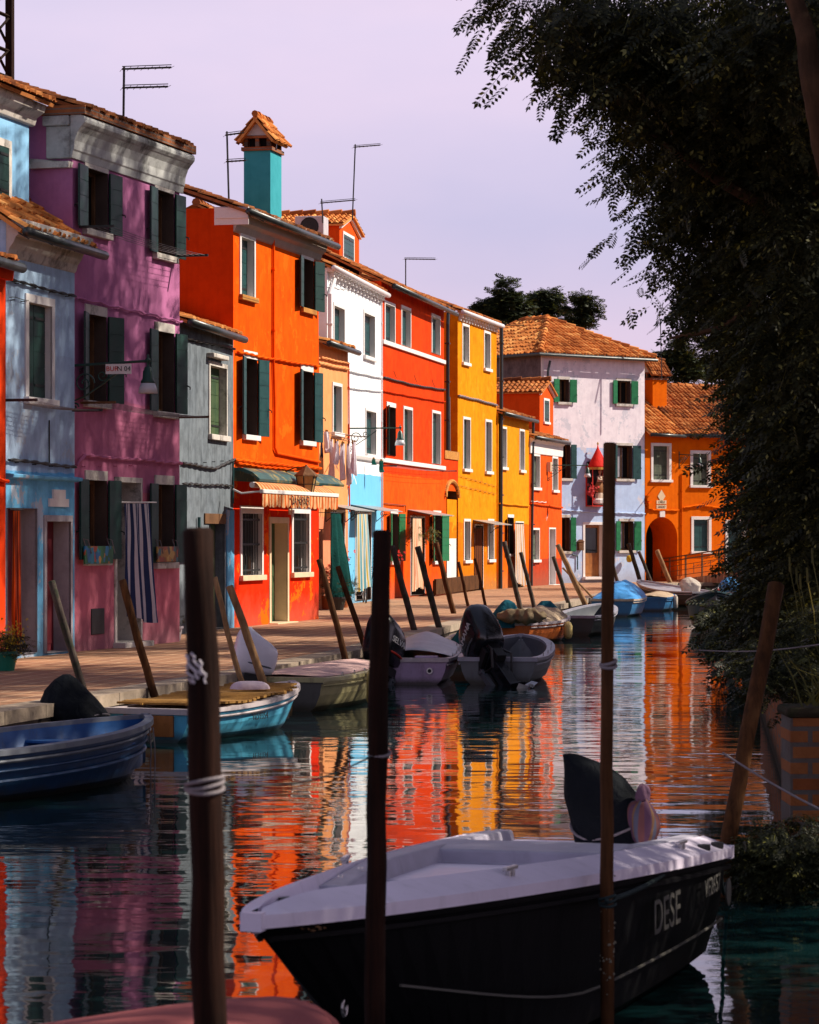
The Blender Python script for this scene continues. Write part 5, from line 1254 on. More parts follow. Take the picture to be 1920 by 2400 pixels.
rope('pale taut rope running from the crooked post down to the brick bank', D(1695,1765,19.3), D(2000,1935,16.5), .02, .007)
rope('thin pale rope from the crooked post to the grass on the right bank', D(1640,1524,24), D(1960,1505,18.5), .03, .005)
rope('dark doubled rope from the foreground boat to the slender post', world(bZ, L*.20, .66, .66), D(1422,2112,13.2), .02, .012, 'rope_dark')
rope('dark rope from the stern corner of the foreground boat to the crooked post', world(bZ, L*.04, .72, .62), D(1703,2075,19.1), .12, .012, 'rope_dark')
rope('faint rope stretched over the water between the thick near posts', D(512,1838,7.5), D(872,1772,10.6), .04, .003, 'rope_dark')
for (px, py, Y, tx, ty, wd) in ((1705,1580,52,1752,1405,17),(1737,1575,53.5,1775,1410,15)):
    pole('mossy stake leaning by the right bank, ' + ('left' if px == 1705 else 'right') + ' one of the pair', (tx, ty), (px, py), wd, 'pole_grey', Yd=Y, ext=.6, seed=px)
# ================================================================ TREES AND PLANTS
M['leaf_dark'] = leafmat('dark_robinia_leaf', (.011,.016,.010), (.080,.085,.036), .40)
M['leaf_far'] = leafmat('dense_tree_leaf', (.010,.020,.010), (.045,.060,.022), .25)
M['leaf_shrub'] = leafmat('shrub_leaf', (.010,.015,.006), (.040,.045,.014), .22)
M['grass'] = leafmat('grass_blade', (.05,.06,.012), (.17,.15,.035), .3)
M['bark'] = wood('rough_tree_bark', (.035,.018,.010), (.14,.07,.035), (9,9,1.5), .9, bump=1.0)
def frond_template(L=.22, pairs=7, ll=.052, lw=.019):
    vs = []
    for i in range(pairs):
        x = L*(.16+.84*i/(pairs-1)); s_ = 1-.35*abs(i/(pairs-1)-.45)
        for sg in (1, -1):
            a = R(62-10*i/pairs); ca, sa = math.cos(a), math.sin(a)*sg; l_, w_ = ll*s_, lw*s_
            b = np.array([x, .002*sg, -.05*x]); d = np.array([ca, sa, -.22]); n_ = np.array([-sa, ca, 0])*sg
            vs += [b, b+d*l_*.45+n_*w_*.5, b+d*l_, b+d*l_*.55-n_*w_*.5]
    x = L; b = np.array([x, 0, -.05*x]); d = np.array([1,0,-.2]); n_ = np.array([0,1,0])
    vs += [b, b+d*ll*.45+n_*lw*.5, b+d*ll, b+d*ll*.45-n_*lw*.5]
    vs += [np.array([0,-.0016,0]), np.array([L,-.001,-.05*L]), np.array([L,.001,-.05*L]), np.array([0,.0016,0])]
    return np.array(vs)
def frames(d):
    d = d/np.linalg.norm(d, axis=1, keepdims=True); up = np.tile([0,0,1.], (len(d),1))
    s_ = np.cross(up, d); s_ /= np.maximum(1e-6, np.linalg.norm(s_, axis=1, keepdims=True)); n_ = np.cross(d, s_); return d, s_, n_
def quads_mesh(name, V, mat, parent=None, loc=None):
    n = len(V)//4; me = bpy.data.meshes.new(name); me.vertices.add(len(V)); me.vertices.foreach_set('co', V.astype(np.float32).ravel())
    me.loops.add(len(V)); me.loops.foreach_set('vertex_index', np.arange(len(V), dtype=np.int32))
    me.polygons.add(n); me.polygons.foreach_set('loop_start', np.arange(0, len(V), 4, dtype=np.int32)); me.polygons.foreach_set('loop_total', np.full(n, 4, dtype=np.int32))
    me.materials.append(mat); me.update(); me.validate()
    o = bpy.data.objects.new(name, me); link(o, parent)
    if loc is not None: o.location = loc
    return o
def foliage(clumps, nspray, fs=1.0, per=7, pairs=7, droop=.5, spray_len=.5, gap=.0, ll=.052, lw=.019, fill=.33, center=None):
    """clumps: (x,y,z,rx,ry,rz,weight). sprays of pinnate leaves scattered through each clump"""
    C_ = np.array(clumps, float); w_ = C_[:,6]/C_[:,6].sum(); ci = rng.choice(len(C_), nspray, p=w_)
    u = rng.normal(size=(nspray,3)); u /= np.linalg.norm(u, axis=1, keepdims=True); r_ = rng.random(nspray)**fill
    pos = C_[ci,:3] + u*r_[:,None]*C_[ci,3:6]
    if gap > 0:
        nz = np.array([mnoise.noise(Vector(p*1.3)) for p in pos]); pos = pos[nz > gap-.5]; u = u[nz > gap-.5]
    n = len(pos); hd = u.copy(); hd[:,2] = 0; hd += rng.normal(size=(n,3))*.45; hd[:,2] = -droop + rng.normal(size=n)*.25
    d, s_, n_ = frames(hd); T = frond_template(.22*fs, pairs, ll*fs, lw*fs); nv = len(T); out = []
    for k in range(per):
        t = (k+.3)/per*spray_len*fs*(.7+.6*rng.random(n)); base = pos + d*t[:,None]; base[:,2] -= .35*t*t/max(.3, spray_len*fs)
        sg = 1 if k % 2 else -1
        fd = d*(.55+.3*rng.random((n,1))) + s_*sg*(.8+.4*rng.random((n,1))) + rng.normal(size=(n,3))*.18; fd[:,2] -= .25
        fx, fy, fz = frames(fd); roll = rng.normal(size=n)*.5; cr, sr = np.cos(roll)[:,None], np.sin(roll)[:,None]; fy, fz = fy*cr+fz*sr, fz*cr-fy*sr
        sc_ = (.75+.5*rng.random(n))[:,None,None]
        V = base[:,None,:] + sc_*(T[None,:,0:1]*fx[:,None,:] + T[None,:,1:2]*fy[:,None,:] + T[None,:,2:3]*fz[:,None,:]); out.append(V.reshape(-1,3))
    # twigs
    tw = .004*fs; e = pos + d*(spray_len*fs)*.9; e[:,2] -= .3*spray_len*fs
    V = np.stack([pos - s_*tw, e - s_*tw*.4, e + s_*tw*.4, pos + s_*tw], 1).reshape(-1,3); out.append(V)
    return np.concatenate(out)
def limb(q, pts, r0, r1, n=10, seed=0):
    rnd = random.Random(seed); P_ = []; pts = [Vector(p) for p in pts]; m_ = len(pts)-1; N_ = m_*5
    for i in range(N_+1):
        k = i/N_*m_; j = min(m_-1, int(k)); f_ = k-j; a, b = pts[j], pts[j+1]; pr = pts[max(0,j-1)]; nx = pts[min(m_,j+2)]
        p = .5*((2*a)+(b-pr)*f_+(2*pr-5*a+4*b-nx)*f_*f_+(-pr+3*a-3*b+nx)*f_**3); P_.append(p+Vector((rnd.uniform(-1,1),rnd.uniform(-1,1),0))*r0*.10)
    q.tube(P_, [r0+(r1-r0)*i/N_ for i in range(N_+1)], n)
def tree(label, base, trunk_pts, limbs, clumps, n, fs, group='trees on the right bank', name='tree', mat='leaf_dark', tr=.16, **kw):
    root = empty(name, base, 0, label, 'tree', group); b = Vector(base); q = MB()
    limb(q, [Vector(p)-b for p in trunk_pts], tr, tr*.55, 12, 1)
    for i, (pts, r_) in enumerate(limbs): limb(q, [Vector(p)-b for p in pts], r_, r_*.25, 8, i+2)
    q.build('trunk', M['bark'], root, smooth=True)
    V = foliage(clumps, n, fs, **kw) - np.array(base)[None,:]
    quads_mesh('crown', V, M[mat], root); return root
def sh_(L_, f): return [(a[0]+f(a),)+tuple(a[1:]) for a in L_]
def cl(px, py, Y, rp, wt=None, dy=2.2, sq=1.0):
    p = D(px, py, Y); r_ = rp*Y/F; return (p.x, p.y, p.z, r_, r_*dy, r_*sq, (wt if wt else 1)*(rp/100)**2)
# foreground tree whose trunk shows at the right edge
c1 = [cl(*a) for a in sh_(((1180,-50,22,90,.5),(1235,0,22.5,85,.8),(1320,40,23,110),(1430,40,23,130,1.3),(1380,150,23,90,.9),(1560,60,23.5,150,1.5),(1500,190,24,120,1.3),(1640,200,24,140,1.5),(1760,60,22,170,1.5),(1880,120,23,150,1.4),(1770,270,24,140,1.4),(1890,300,25,120,1.3),
    (1500,330,25,110,1.0),(1620,380,25,140,1.3),(1465,440,25,55,.4),(1550,500,25.5,95,.75),(1700,470,25,150,1.5),(1840,500,24,150,1.5),(1430,560,25.5,55,.5),(1520,630,26,55,.4),(1455,600,26,35,.25),(1600,620,26,80,.6),(1690,650,25.5,120,1.2),(1820,700,24,150,1.5),(1600,720,26,40,.35),(1700,790,26,70,.8)), lambda a: 60 if a[1] < 210 else 62)]
tree('large feathery leaved tree overhanging the canal, its trunk at the right edge', (4.6,24.5,.75),
     [(4.6,24.5,.7),(4.3,24.3,3.2),(3.55,23.8,4.4),(3.30,23.5,5.2),(3.12,23.3,6.0),(3.0,23.0,8.0)],
     [([(4.2,23.5,3.2),(3.1,20.6,4.2),(2.80,20.0,4.95),(2.68,19.9,5.4),(2.58,20,5.9),(2.3,20.3,6.6)], .15), ([(3.6,23.8,4.4),(2.9,23.8,4.9),(2.2,23.6,5.3),(1.4,23.2,5.9)], .07), ([(3.3,23.5,5.2),(2.8,24.6,4.2),(2.2,25.2,4.0)], .05), ([(3.12,23.3,6.0),(2.2,22.9,6.6),(1.0,22.5,6.9)], .06)],
     c1, 1900, 1.0, droop=.75, spray_len=.36, per=7, pairs=6, ll=.052, lw=.027, fill=.45)
c2 = [cl(*a) for a in sh_(((1850,860,25,130,1.4),(1790,890,26,95,1.1),(1715,920,27,60,.6),(1675,980,27,40,.3),(1880,1030,26,130,1.4),(1790,1030,27,90,1.),(1710,1050,27,55,.45),(1660,1070,27,35,.2),(1870,1190,27,110,1.3),(1800,1160,28,80,1.1),(1745,1140,28,45,.4),(1860,1330,28,90,1.1),(1770,1290,29,90,1.2),(1760,1250,30,45,.6),(1725,1370,30,45,.6),(1690,1390,30,32,.35),(1790,1400,29,80,1.1),(1880,1420,26,60,.6)), lambda a: 70)]
tree('dark feathery shrubby tree spreading low over the right bank', (4.9,28.0,.75), [(4.9,28,.7),(4.5,27.8,2.2),(4.0,27.3,3.6)],
     [([(4.5,27.8,2.2),(3.8,27.6,2.9),(3.0,27.2,3.2)], .05), ([(4.0,27.3,3.6),(3.4,26.9,4.2),(2.9,26.5,4.4)], .05), ([(4.9,28,1.2),(4.2,28.6,1.8),(3.4,29,2.1)], .05)],
     c2, 1700, 1.05, droop=.45, spray_len=.34, pairs=6, ll=.052, lw=.026, fill=.45)
# tall trees along the bank: their crowns reach above the picture and shade the near canal and houses
def big(label, x, y, h, r_, n, zlow=.3, fs=2.4, seed=0, px_min=1500, name='tree', **kw):
    rnd = random.Random(seed); cs = []
    for k in range(30):
        a = rnd.uniform(0, 6.28); rr = r_*math.sqrt(rnd.random())*.85; z_ = h*(zlow + (1-zlow)*rnd.random()**.9); f_ = math.sqrt(max(.12, 1-((z_/h-.62)/.42)**2)) if z_ > 0 else 1
        cx, cy = x+rr*f_*math.cos(a), y+rr*f_*math.sin(a); cr = r_*rnd.uniform(.30,.44)
        ztop = EYE+YH*cy/F
        if (cx-cr-.9) < (px_min-CX)*cy/F and z_-cr-.4 < ztop: continue
        cs.append((cx, cy, z_, cr, cr, cr*.7, cr*cr))
    root_pts = [(x, y, .6), (x+.1, y, h*.3), (x-.1, y+.1, h*.6), (x, y, h*.85)]
    lim = [([(x, y, h*rnd.uniform(.25,.5)), ((x+c[0])/2, (y+c[1])/2, c[2]*.85), (c[0], c[1], c[2])], .08) for c in cs[:9]]
    return tree(label, (x, y, .75), root_pts, lim, cs, n, fs, tr=.22, droop=.4, spray_len=.5, per=6, pairs=5, ll=.07, lw=.03, name=name, **kw)
big('tall robinia beside the foreground boat, its crown above the picture', 7.2, 13.5, 11.5, 3.6, 1000, .35, seed=1, px_min=2100)
big('tall robinia rising behind the overhanging foreground tree', 7.4, 21.0, 13.5, 3.9, 850, .3, seed=2, px_min=1900)
big('second tall robinia along the right bank, crown filling the upper right', 7.8, 31.0, 16.5, 4.4, 1000, .28, seed=3, px_min=1760)
big('third tall robinia along the right bank', 8.6, 41.5, 19.5, 5.0, 1150, .26, seed=4, px_min=1740)
big('fourth and tallest robinia along the right bank', 9.4, 51.3, 21.5, 5.4, 1750, .26, seed=5, px_min=1690)
big('rounded tree of middling height beyond the tall robinias', 10.4, 60.5, 14.3, 3.0, 750, .25, seed=6, px_min=1680)
big('low bushy tree on the right bank before the teal boat', 11.2, 70.5, 12.0, 3.2, 800, .15, seed=7, px_min=1760)
big('low bushy tree on the right bank behind the teal boat', 13.2, 82.0, 11.5, 3.2, 750, .1, seed=8, px_min=1790)
big('farthest low tree on the right bank by the canal bend', 17.2, 95.0, 12.5, 3.8, 1000, .1, seed=9, px_min=1800)
big('tall tree beyond the canal bend, outside the right edge', 21.5, 111.0, 15.5, 3.6, 1000, .1, seed=19, px_min=2050)
# trees behind the houses
def ctree(label, clumps, Y, n, fs=1.35):
    rnd = random.Random(len(clumps)*7); cs = [cl(px+rnd.uniform(-1,1)*r_*1.05, py+rnd.uniform(-1,1)*r_*1.0, Y, r_*rnd.uniform(.22,.5), None, 2) for px, py, r_ in clumps for _ in range(4)]; cx = sum(c[0] for c in cs)/len(cs); zt = max(c[2] for c in cs)
    tree(label, (cx, Y, G), [(cx,Y,.3),(cx+.3,Y,zt*.5),(cx,Y,zt*.8)], [([(cx,Y,zt*.55),((cx+c[0])/2,(Y+c[1])/2,c[2]*.9),c[:3]], .05) for c in cs[::3]], cs, int(n*1.25), fs, 'trees behind the houses', mat='leaf_far', droop=-.3, spray_len=.32, per=6, pairs=4, ll=.10, lw=.05, tr=.12)
ctree('tall lacy tree rising behind the tall yellow house', [(1182,668,14),(1172,690,18),(1198,698,18),(1150,712,16),(1130,708,12),(1122,738,14),(1188,722,24),(1215,735,18),(1160,745,24),(1205,765,26),(1140,765,20)], 150, 620)
ctree('dark lacy tree behind the left part of the hipped tile roof', [(1288,690,14),(1272,706,17),(1300,716,16),(1255,722,14),(1285,738,22),(1312,742,13),(1240,748,18),(1268,765,24)], 153, 480)
ctree('small thin topped tree right of the hipped roof ridge', [(1368,698,9),(1382,712,10),(1358,716,9),(1340,732,9),(1374,732,9),(1390,735,7),(1350,750,10),(1368,760,12)], 149, 190)
ctree('dark tree rising behind the orange house chimney', [(1590,815,16),(1570,835,16),(1610,835,20),(1545,850,16),(1530,868,14),(1585,860,26),(1630,850,24),(1560,885,22),(1620,885,26)], 150, 560)
ctree('tall dark tree behind the right end of the orange house', [(1690,760,30),(1730,740,30),(1660,800,25),(1760,790,35),(1700,830,40),(1670,870,30),(1750,860,40)], 155, 800)
# right bank brick pier, grass and shrubs
pier = MB(); pier.box(0, 6, 0, .5, -1.5, 1.12)
M['pier_brick'] = stone_blocks('old_pier_brick', (.26,.075,.022), (.33,.12,.04), (.12,.11,.10), .26, .105, which='Object', rot=(R(90),0,0), ms=.016)
pr_ = pier.build('brick_bank_wall', M['pier_brick'], loc=(2.52,19.75,0)); tag(pr_, 'old red brick wall end with mossy top at the lower right edge', 'wall')
cp = MB(); cp.box(-.03, 6, -.03, .53, 1.12, 1.19); cp.build('coping', M['soil'], pr_, bevel=.03)
# grass tufts
V = []
n = 900
bx = 3.35+rng.random(n)*2.2; by = 22.0+rng.random(n)*4.5; bz = np.full(n, .75); bx[:220] = 2.6+rng.random(220)*2.5; by[:220] = 19.8+rng.random(220)*.4; bz[:220] = 1.18; hh = .25+rng.random(n)*.65; hh[:220] *= .45; an = rng.random(n)*6.28; ln = .15+rng.random(n)*.4
for k in range(n):
    w_ = .006; dx, dy = math.cos(an[k])*ln[k], math.sin(an[k])*ln[k]*.6; p0 = np.array([bx[k], by[k], bz[k]]); p1_ = p0+[dx*.35,dy*.35,hh[k]*.65]; p2_ = p0+[dx,dy,hh[k]*(.95 if k % 3 else 1.3)]
    V += [p0-[w_,0,0], p0+[w_,0,0], p1_+[w_*.8,0,0], p1_-[w_*.8,0,0], p1_-[w_*.8,0,0], p1_+[w_*.8,0,0], p2_+[.001,0,0], p2_-[.001,0,0]]
o = quads_mesh('grass', np.array(V), M['grass']); tag(o, 'long yellowish grass on the right bank above the brick wall', 'grass', kind='stuff')
q = MB()
for k, (px, py, hgt) in enumerate(((1852,1305,.5),(1868,1330,.45),(1893,1330,.5),(1877,1345,.4),(1905,1285,.7))):
    p = D(px, py, 23.5); q.tube([(p.x+.12, p.y, .75), (p.x+.05, p.y, p.z-.35), (p.x, p.y, p.z-.1)], .004, 4); q.tube([(p.x, p.y, p.z-.12), (p.x-.005, p.y, p.z)], [.010,.008], 6)
o = q.build('foxtail_grass', M['grass']); tag(o, 'tall foxtail grass stalks at the right edge', 'grass', kind='stuff')
def shrub(label, clumps, n, fs=.55, mat='leaf_shrub'):
    c = clumps[0]; root = empty('shrub', (c[0], c[1], max(.0, c[2]-c[5])), 0, label, 'shrub', 'shrubs along the right bank'); b = np.array(root.location)
    q = MB()
    for k, c_ in enumerate(clumps): limb(q, [(0,0,0), tuple((np.array(c_[:3])-b)*.6+[0,0,.03]), tuple(np.array(c_[:3])-b)], .02, .006, 6, k)
    q.build('stem', M['bark'], root); quads_mesh('foliage', foliage(clumps, n, fs, droop=.2, spray_len=.4, per=6, pairs=5, ll=.06, lw=.03)-b[None,:], M[mat], root)
shrub('dark shrub hanging over the water beside the brick wall', [cl(1810,1975,19.2,45), cl(1870,1950,19.1,45), cl(1760,2000,19.3,35), cl(1895,1990,19.1,40)], 190)
shrub('dark shrub at the foot of the brick wall by the lower right corner', [cl(1775,2075,19.4,35), cl(1800,2040,19.2,35)], 70)
shrub('bushy weeds at the foot of the grass on the right bank', [cl(1860,1560,23,70), cl(1810,1540,24.5,50), cl(1900,1480,23.5,60)], 330, .6)
shrub('low dark shrub overhanging the water behind the crooked post', [cl(1790,1440,33,70), cl(1740,1420,35,50), cl(1840,1470,30,60)], 330, 1.0)
shrub('hedge like shrub along the right bank by the leaning stakes', [cl(1800,1500,48,50), cl(1860,1490,45,60), cl(1830,1440,50,70)], 300, 1.6)
# ================================================================ THINGS ON AND BEFORE THE HOUSES
def hp(h, px, py, off=0.0):            # world point on a facade (off = metres in front of it)
    u, z = h.pix(px, py, off); return h.at(u, -off, z)
# ---- street lamps on scrolled wall brackets
def scroll(q, c, r0, turns, r, sgn=1, plane='x', start=0, m=0):
    pts = []
    for k in range(int(18*turns)+1):
        a = start + sgn*2*math.pi*k/18; rr = r0*(1-k/(18*turns)*.85); pts.append((c[0]+rr*math.cos(a), c[1], c[2]+rr*math.sin(a)))
    q.tube(pts, r, 5, m)
def lamp(label, root_pt, tip_pt, drop=.95, sc_=1.0, sign=None, sgn_txt=('BUR','N 04'), group='green street lamps on wall brackets'):
    a, b = Vector(root_pt), Vector(tip_pt); d = b-a; L = math.hypot(d.x, d.y); rz = math.atan2(d.y, d.x)
    e = empty('street_lamp', a, rz, label, 'street lamp', group); q = MB()
    q.tube([(0,0,0), (L,0,d.z)], .022*sc_, 8); q.tube([(0,0,.12),(0,0,-.62*sc_)], .025*sc_, 8)
    scroll(q, (.22*sc_,0,-.28*sc_), .17*sc_, 1.6, .014*sc_); scroll(q, (.52*sc_,0,-.16*sc_), .10*sc_, 1.3, .012*sc_, -1)
    q.tube([(0,0,-.58*sc_),(.22*sc_,0,-.50*sc_),(.52*sc_,0,-.30*sc_),(.85*sc_,0,-.06*sc_)], .014*sc_, 6)
    scroll(q, (.06*sc_,0,-.66*sc_), .07*sc_, 1.2, .016*sc_)
    q.build('bracket', M['lamp_green'], e)
    h_ = MB(); s = sc_
    h_.lathe([(.012,.16),(.03,.12),(.02,.08),(.06,.05),(.07,.0),(.03,-.04),(.03,-.12),(.09,-.16),(.10,-.22),(.12,-.24),(.13,-.42),(.17,-.48),(.17,-.52)], (0,0,0), 14)
    o = h_.build('lamp_housing', M['lamp_green'], e, smooth=True); o.location = (L,0,d.z); o.scale = (s*.68,s*.68,s*.68)
    g = MB(); g.lathe([(.165,-.52),(.21,-.64),(.23,-.76),(.20,-.76),(.12,-.60)], (0,0,0), 16); o = g.build('lamp_glass', M['lamp_glass'], e, smooth=True); o.location = (L,0,d.z); o.scale = (s*.68,s*.68,s*.68)
    if sign:
        k = MB(); k.box(.58, 1.0, -.03, -.015, -.14, .02); sg = k.build('number_plate', M['white'], e)
        text_mesh('lettering', sgn_txt[0], .11, M['red_paint'], sg, Matrix.Translation((.69,-.036,-.06)) @ Matrix.Rotation(R(90),4,'X'), .002)
        text_mesh('lettering', sgn_txt[1], .11, M['iron'], sg, Matrix.Translation((.88,-.036,-.06)) @ Matrix.Rotation(R(90),4,'X'), .002)
    return e
M['lamp_glass'] = plain('frosted_lamp_glass', (.55,.55,.58), .25, .5, var=.1)
u, z = hP.pix(172, 858); a = hP.at(u-.1, 0, z); lamp('green street lamp with number plate on the purple house bracket', a, D(347, 846, a.y-.2), sign=True)
u, z = hW.pix(816, 1004); a = hW.at(u, 0, z); lamp('green street lamp reaching out before the red house window', a, D(938, 1003, a.y+.2), sc_=.95)
u, z = hT.pix(1283, 1090); a = hT.at(u, 0, z); lamp('green street lamp before the shrine on the light blue end house', a, D(1377, 1091, a.y+.3), sc_=.9)
q = MB(); q.box(-.12,.12,-.16,0,-.26,.12); o = q.build('junction_box', M['cream'], loc=hT.at(u,-.0,z), rz=hT.rz); o.parent = hT.root; o.location = (u,0,z); o.rotation_euler = (0,0,0)
u, z = hV.pix(1600, 1065); a = hV.at(.0, 0, z); lamp('green street lamp half hidden by leaves before the orange house', a, D(1640, 1068, a.y-1.4), sc_=.9)
# ---- restaurant canopy, awning, lantern
h = hO
M['awning'] = stripes('orange_white_awning_stripes', [(.55,(.80,.46,.22)),(.45,(.62,.12,.02))], 24, 0, cn=.3)
M['canopy_metal'] = plain('weathered_green_metal', (.012,.07,.068), .5, .5, var=.3, dirt=(.40,.27,.05))
z_c = h.z(560, 1128); uE = h.u(748); co = .95
q = MB(); q.prism_x([(0,.02),(0,.28),(-.20,.27),(-.42,.18),(-.58,.04),(-.56,-.01),(-.4,.12),(-.18,.20),(-.05,.22),(-.04,.0)], -.05, uE+.08)
o = q.build('metal_canopy', M['canopy_metal'], loc=h.at(0,0,z_c), rz=h.rz); tag(o, 'long weathered green metal canopy above the striped awning', 'canopy')
ao, af = .62, .98
ua, za = h.pix(597, 1134, ao); ub_ = h.u(757, ao); uf0, zf0 = h.pix(613, 1150, af); uf1 = h.u(790, af); Wa = uf1-uf0
aw = empty('awning', h.at(uf0, -ao, za), h.rz, 'orange and white striped awning lettered DA FORNER over the shop door', 'awning')
fz, fy = zf0-za, -(af-ao); du0 = ua-uf0; du1 = ub_-uf0
q = MB(); q.grid(lambda u,v: ((du0+(du1-du0)*u)*(1-v)+u*Wa*v, fy*v, .04+(fz-.04)*v+.03*math.sin(v*3.14)), 60, 8); q.build('awning_fabric', M['awning'], aw)
q = MB()
def val(u, v):
    sc_ = abs(math.sin(u*math.pi*17))**.6
    return (u*Wa, fy-.02+.015*math.sin(u*60)*v, fz-.03-(.24+.06*sc_)*v)
q.grid(val, 170, 4); vl = q.build('valance', M['awning'], aw)
q = MB(); q.box(-.03, Wa+.03, fy-.04, fy+.03, fz-.05, fz+.03); q.build('front_bar', M['white'], aw, bevel=.01)
q = MB(); q.tube([(du0-.05,.04,-.02),(du1,.04,-.02)], .06, 10); q.build('roller', M['white'], aw)
for xx in (.25, Wa-.25): q = MB(); q.tube([(xx,.3,-.12),(xx-.1,.1,-.2),(xx,fy,fz)], .02, 6); q.build('folding_arm', M['white'], aw)
text_mesh('lettering', 'DA FORNER', .27, M['iron'], vl, Matrix.Translation((Wa*.46, fy-.065, fz-.18)) @ Matrix.Rotation(R(90),4,'X'), .002, sx=.98)
b0 = hp(h, 655, 1112, .05); lt = empty('wall_lantern', b0, h.rz, 'brass and glass lantern on an iron scroll bracket above the awning', 'lantern')
tip = hp(h, 718, 1100, .80)-b0; tl = Vector((tip.x*math.cos(-h.rz)-tip.y*math.sin(-h.rz), tip.x*math.sin(-h.rz)+tip.y*math.cos(-h.rz), tip.z))
q = MB(); q.tube([(0,0,0), tuple(tl*.55+Vector((0,0,.08))), tuple(tl+Vector((0,0,.06)))], .014, 6); scroll(q, (.2,-.1,-.05), .12, 1.4, .011); q.build('bracket', M['iron'], lt)
q = MB(); n = 6
q.lathe([(.02,.10),(.04,.06),(.26,-.12),(.27,-.15)], tl, 6); q.build('lantern_roof', M['brown'], lt)
q = MB(); q.lathe([(.22,-.15),(.15,-.50)], tl, 6); q.build('lantern_glass', M['lantern_glass'] if 'lantern_glass' in M else plain('amber_lantern_glass', (.45,.26,.10), .3, .4), lt)
q = MB()
for k in range(6):
    a = 2*math.pi*k/6; q.tube([(tl.x+.225*math.cos(a), tl.y+.225*math.sin(a), tl.z-.15), (tl.x+.155*math.cos(a), tl.y+.155*math.sin(a), tl.z-.50)], .012, 4)
q.tube([(tl.x+.155*math.cos(2*math.pi*k/6), tl.y+.155*math.sin(2*math.pi*k/6), tl.z-.50) for k in range(7)], .014, 4); q.tube([(tl.x+.19*math.cos(2*math.pi*k/6), tl.y+.19*math.sin(2*math.pi*k/6), tl.z-.32) for k in range(7)], .009, 4); q.build('lantern_frame', M['iron'], lt)
# ---- curtains
def curtain(label, h, px0, px1, ytop, ybot, off, mat, folds=6, amp=.05, flare=.15, swing=0.0, seed=0, name='door_curtain', group='door curtains', rail=True, out2=None, outT=None):
    oT = 0 if outT is None else outT-off
    u0, z1 = h.pix(px0, ytop, off); u1 = h.u(px1, off); z0 = max(.05, h.z(px0, ybot, off)); w_ = u1-u0; H_ = z1-z0; out2 = off if out2 is None else out2
    def fn(u, v):
        k = 1-v; wob = mnoise.noise(Vector((u*3+seed, v*2, seed)))
        x = (u*w_)*(1+flare*k*.3) + swing*k*k*(.3+.7*u) ; y = -(off-out2)*0 - (amp*(.35+.65*k))*math.sin(u*folds*2*math.pi+seed+wob*1.5) - (out2-off)*k*u - oT*u
        return (x, y, -H_*k*(1-.03*math.sin(u*5+seed)*(k > .9)))
    q = MB(); q.grid(fn, 90, 24); e = q.build(name, M[mat], loc=h.at(u0, -off, z1), rz=h.rz, smooth=True)
    tag(e, label, 'curtain', group)
    if rail: r_ = MB(); r_.tube([(-.12,.0,.02),(w_+.15,-oT*1.1,.02)], .012, 6); r_.tube([(.0,.0,.02),(.0,off,.02)], .010, 6); r_.build('curtain_rail', M['white'] if rail == 'white' else M['iron'], e)
    return e
Wt_ = (.70,.68,.72); Nv = (.035,.055,.14)
M['cur_navy'] = stripes('navy_white_striped_cloth', [(.5,Nv),(.5,Wt_)], 7.5)
M['cur_orange'] = stripes('orange_cream_striped_cloth', [(.3,(.50,.07,.01)),(.12,(.6,.5,.4)),(.3,(.50,.07,.01)),(.28,(.14,.02,.01))], 3)
M['cur_green'] = cloth('cur_green', (.004,.055,.05))
M['cur_blueyellow'] = stripes('blue_yellow_striped_cloth', [(.3,(.12,.34,.42)),(.2,(.62,.62,.55)),(.2,(.55,.38,.05)),(.3,(.50,.56,.55))], 8)
M['cur_cream'] = stripes('orange_cream_thin_striped_cloth', [(.55,(.72,.52,.34)),(.25,(.55,.12,.03)),(.2,(.72,.6,.45))], 11)
M['cur_brown'] = stripes('brown_striped_cloth', [(.6,(.16,.045,.012)),(.4,(.07,.02,.01))], 9)
M['cur_yellowwhite'] = stripes('yellow_white_striped_cloth', [(.5,(.62,.50,.40)),(.25,(.55,.25,.05)),(.25,(.60,.56,.54))], 8)
curtain('blue and white striped curtain blowing out of the purple house door', hP, 289, 296, 1180, 1452, .06, 'cur_navy', 2.6, .06, .1, .10, 1, rail='white', out2=.20, outT=.50)
curtain('orange and dark striped curtain in the light blue house doorway', hB, 30, 46, 1197, 1505, .04, 'cur_orange', 3, .04, .0, .0, 2)
curtain('dark green curtain drawn across the peach house doorway', hC, 776, 800, 1203, 1400, .45, 'cur_green', 2.5, .10, .3, .15, 3, out2=.75)
curtain('blue, white and yellow striped curtain on the white house door', hW, 838, 862, 1204, 1382, .60, 'cur_blueyellow', 5, .05, .1, .0, 4, out2=.7)
curtain('cream and orange striped curtain between the red house windows', hD, 969, 989, 1215, 1382, .55, 'cur_cream', 5, .04, .1, .0, 5, out2=.6)
curtain('brown curtain in the tall yellow house doorway', hF, 1113, 1131, 1238, 1365, .03, 'cur_brown', 5, .03, .0, .0, 6)
curtain('pale yellow striped curtain in the low yellow house doorway', hS, 1207, 1226, 1228, 1370, .25, 'cur_yellowwhite', 4, .05, .15, .0, 7, out2=.35)
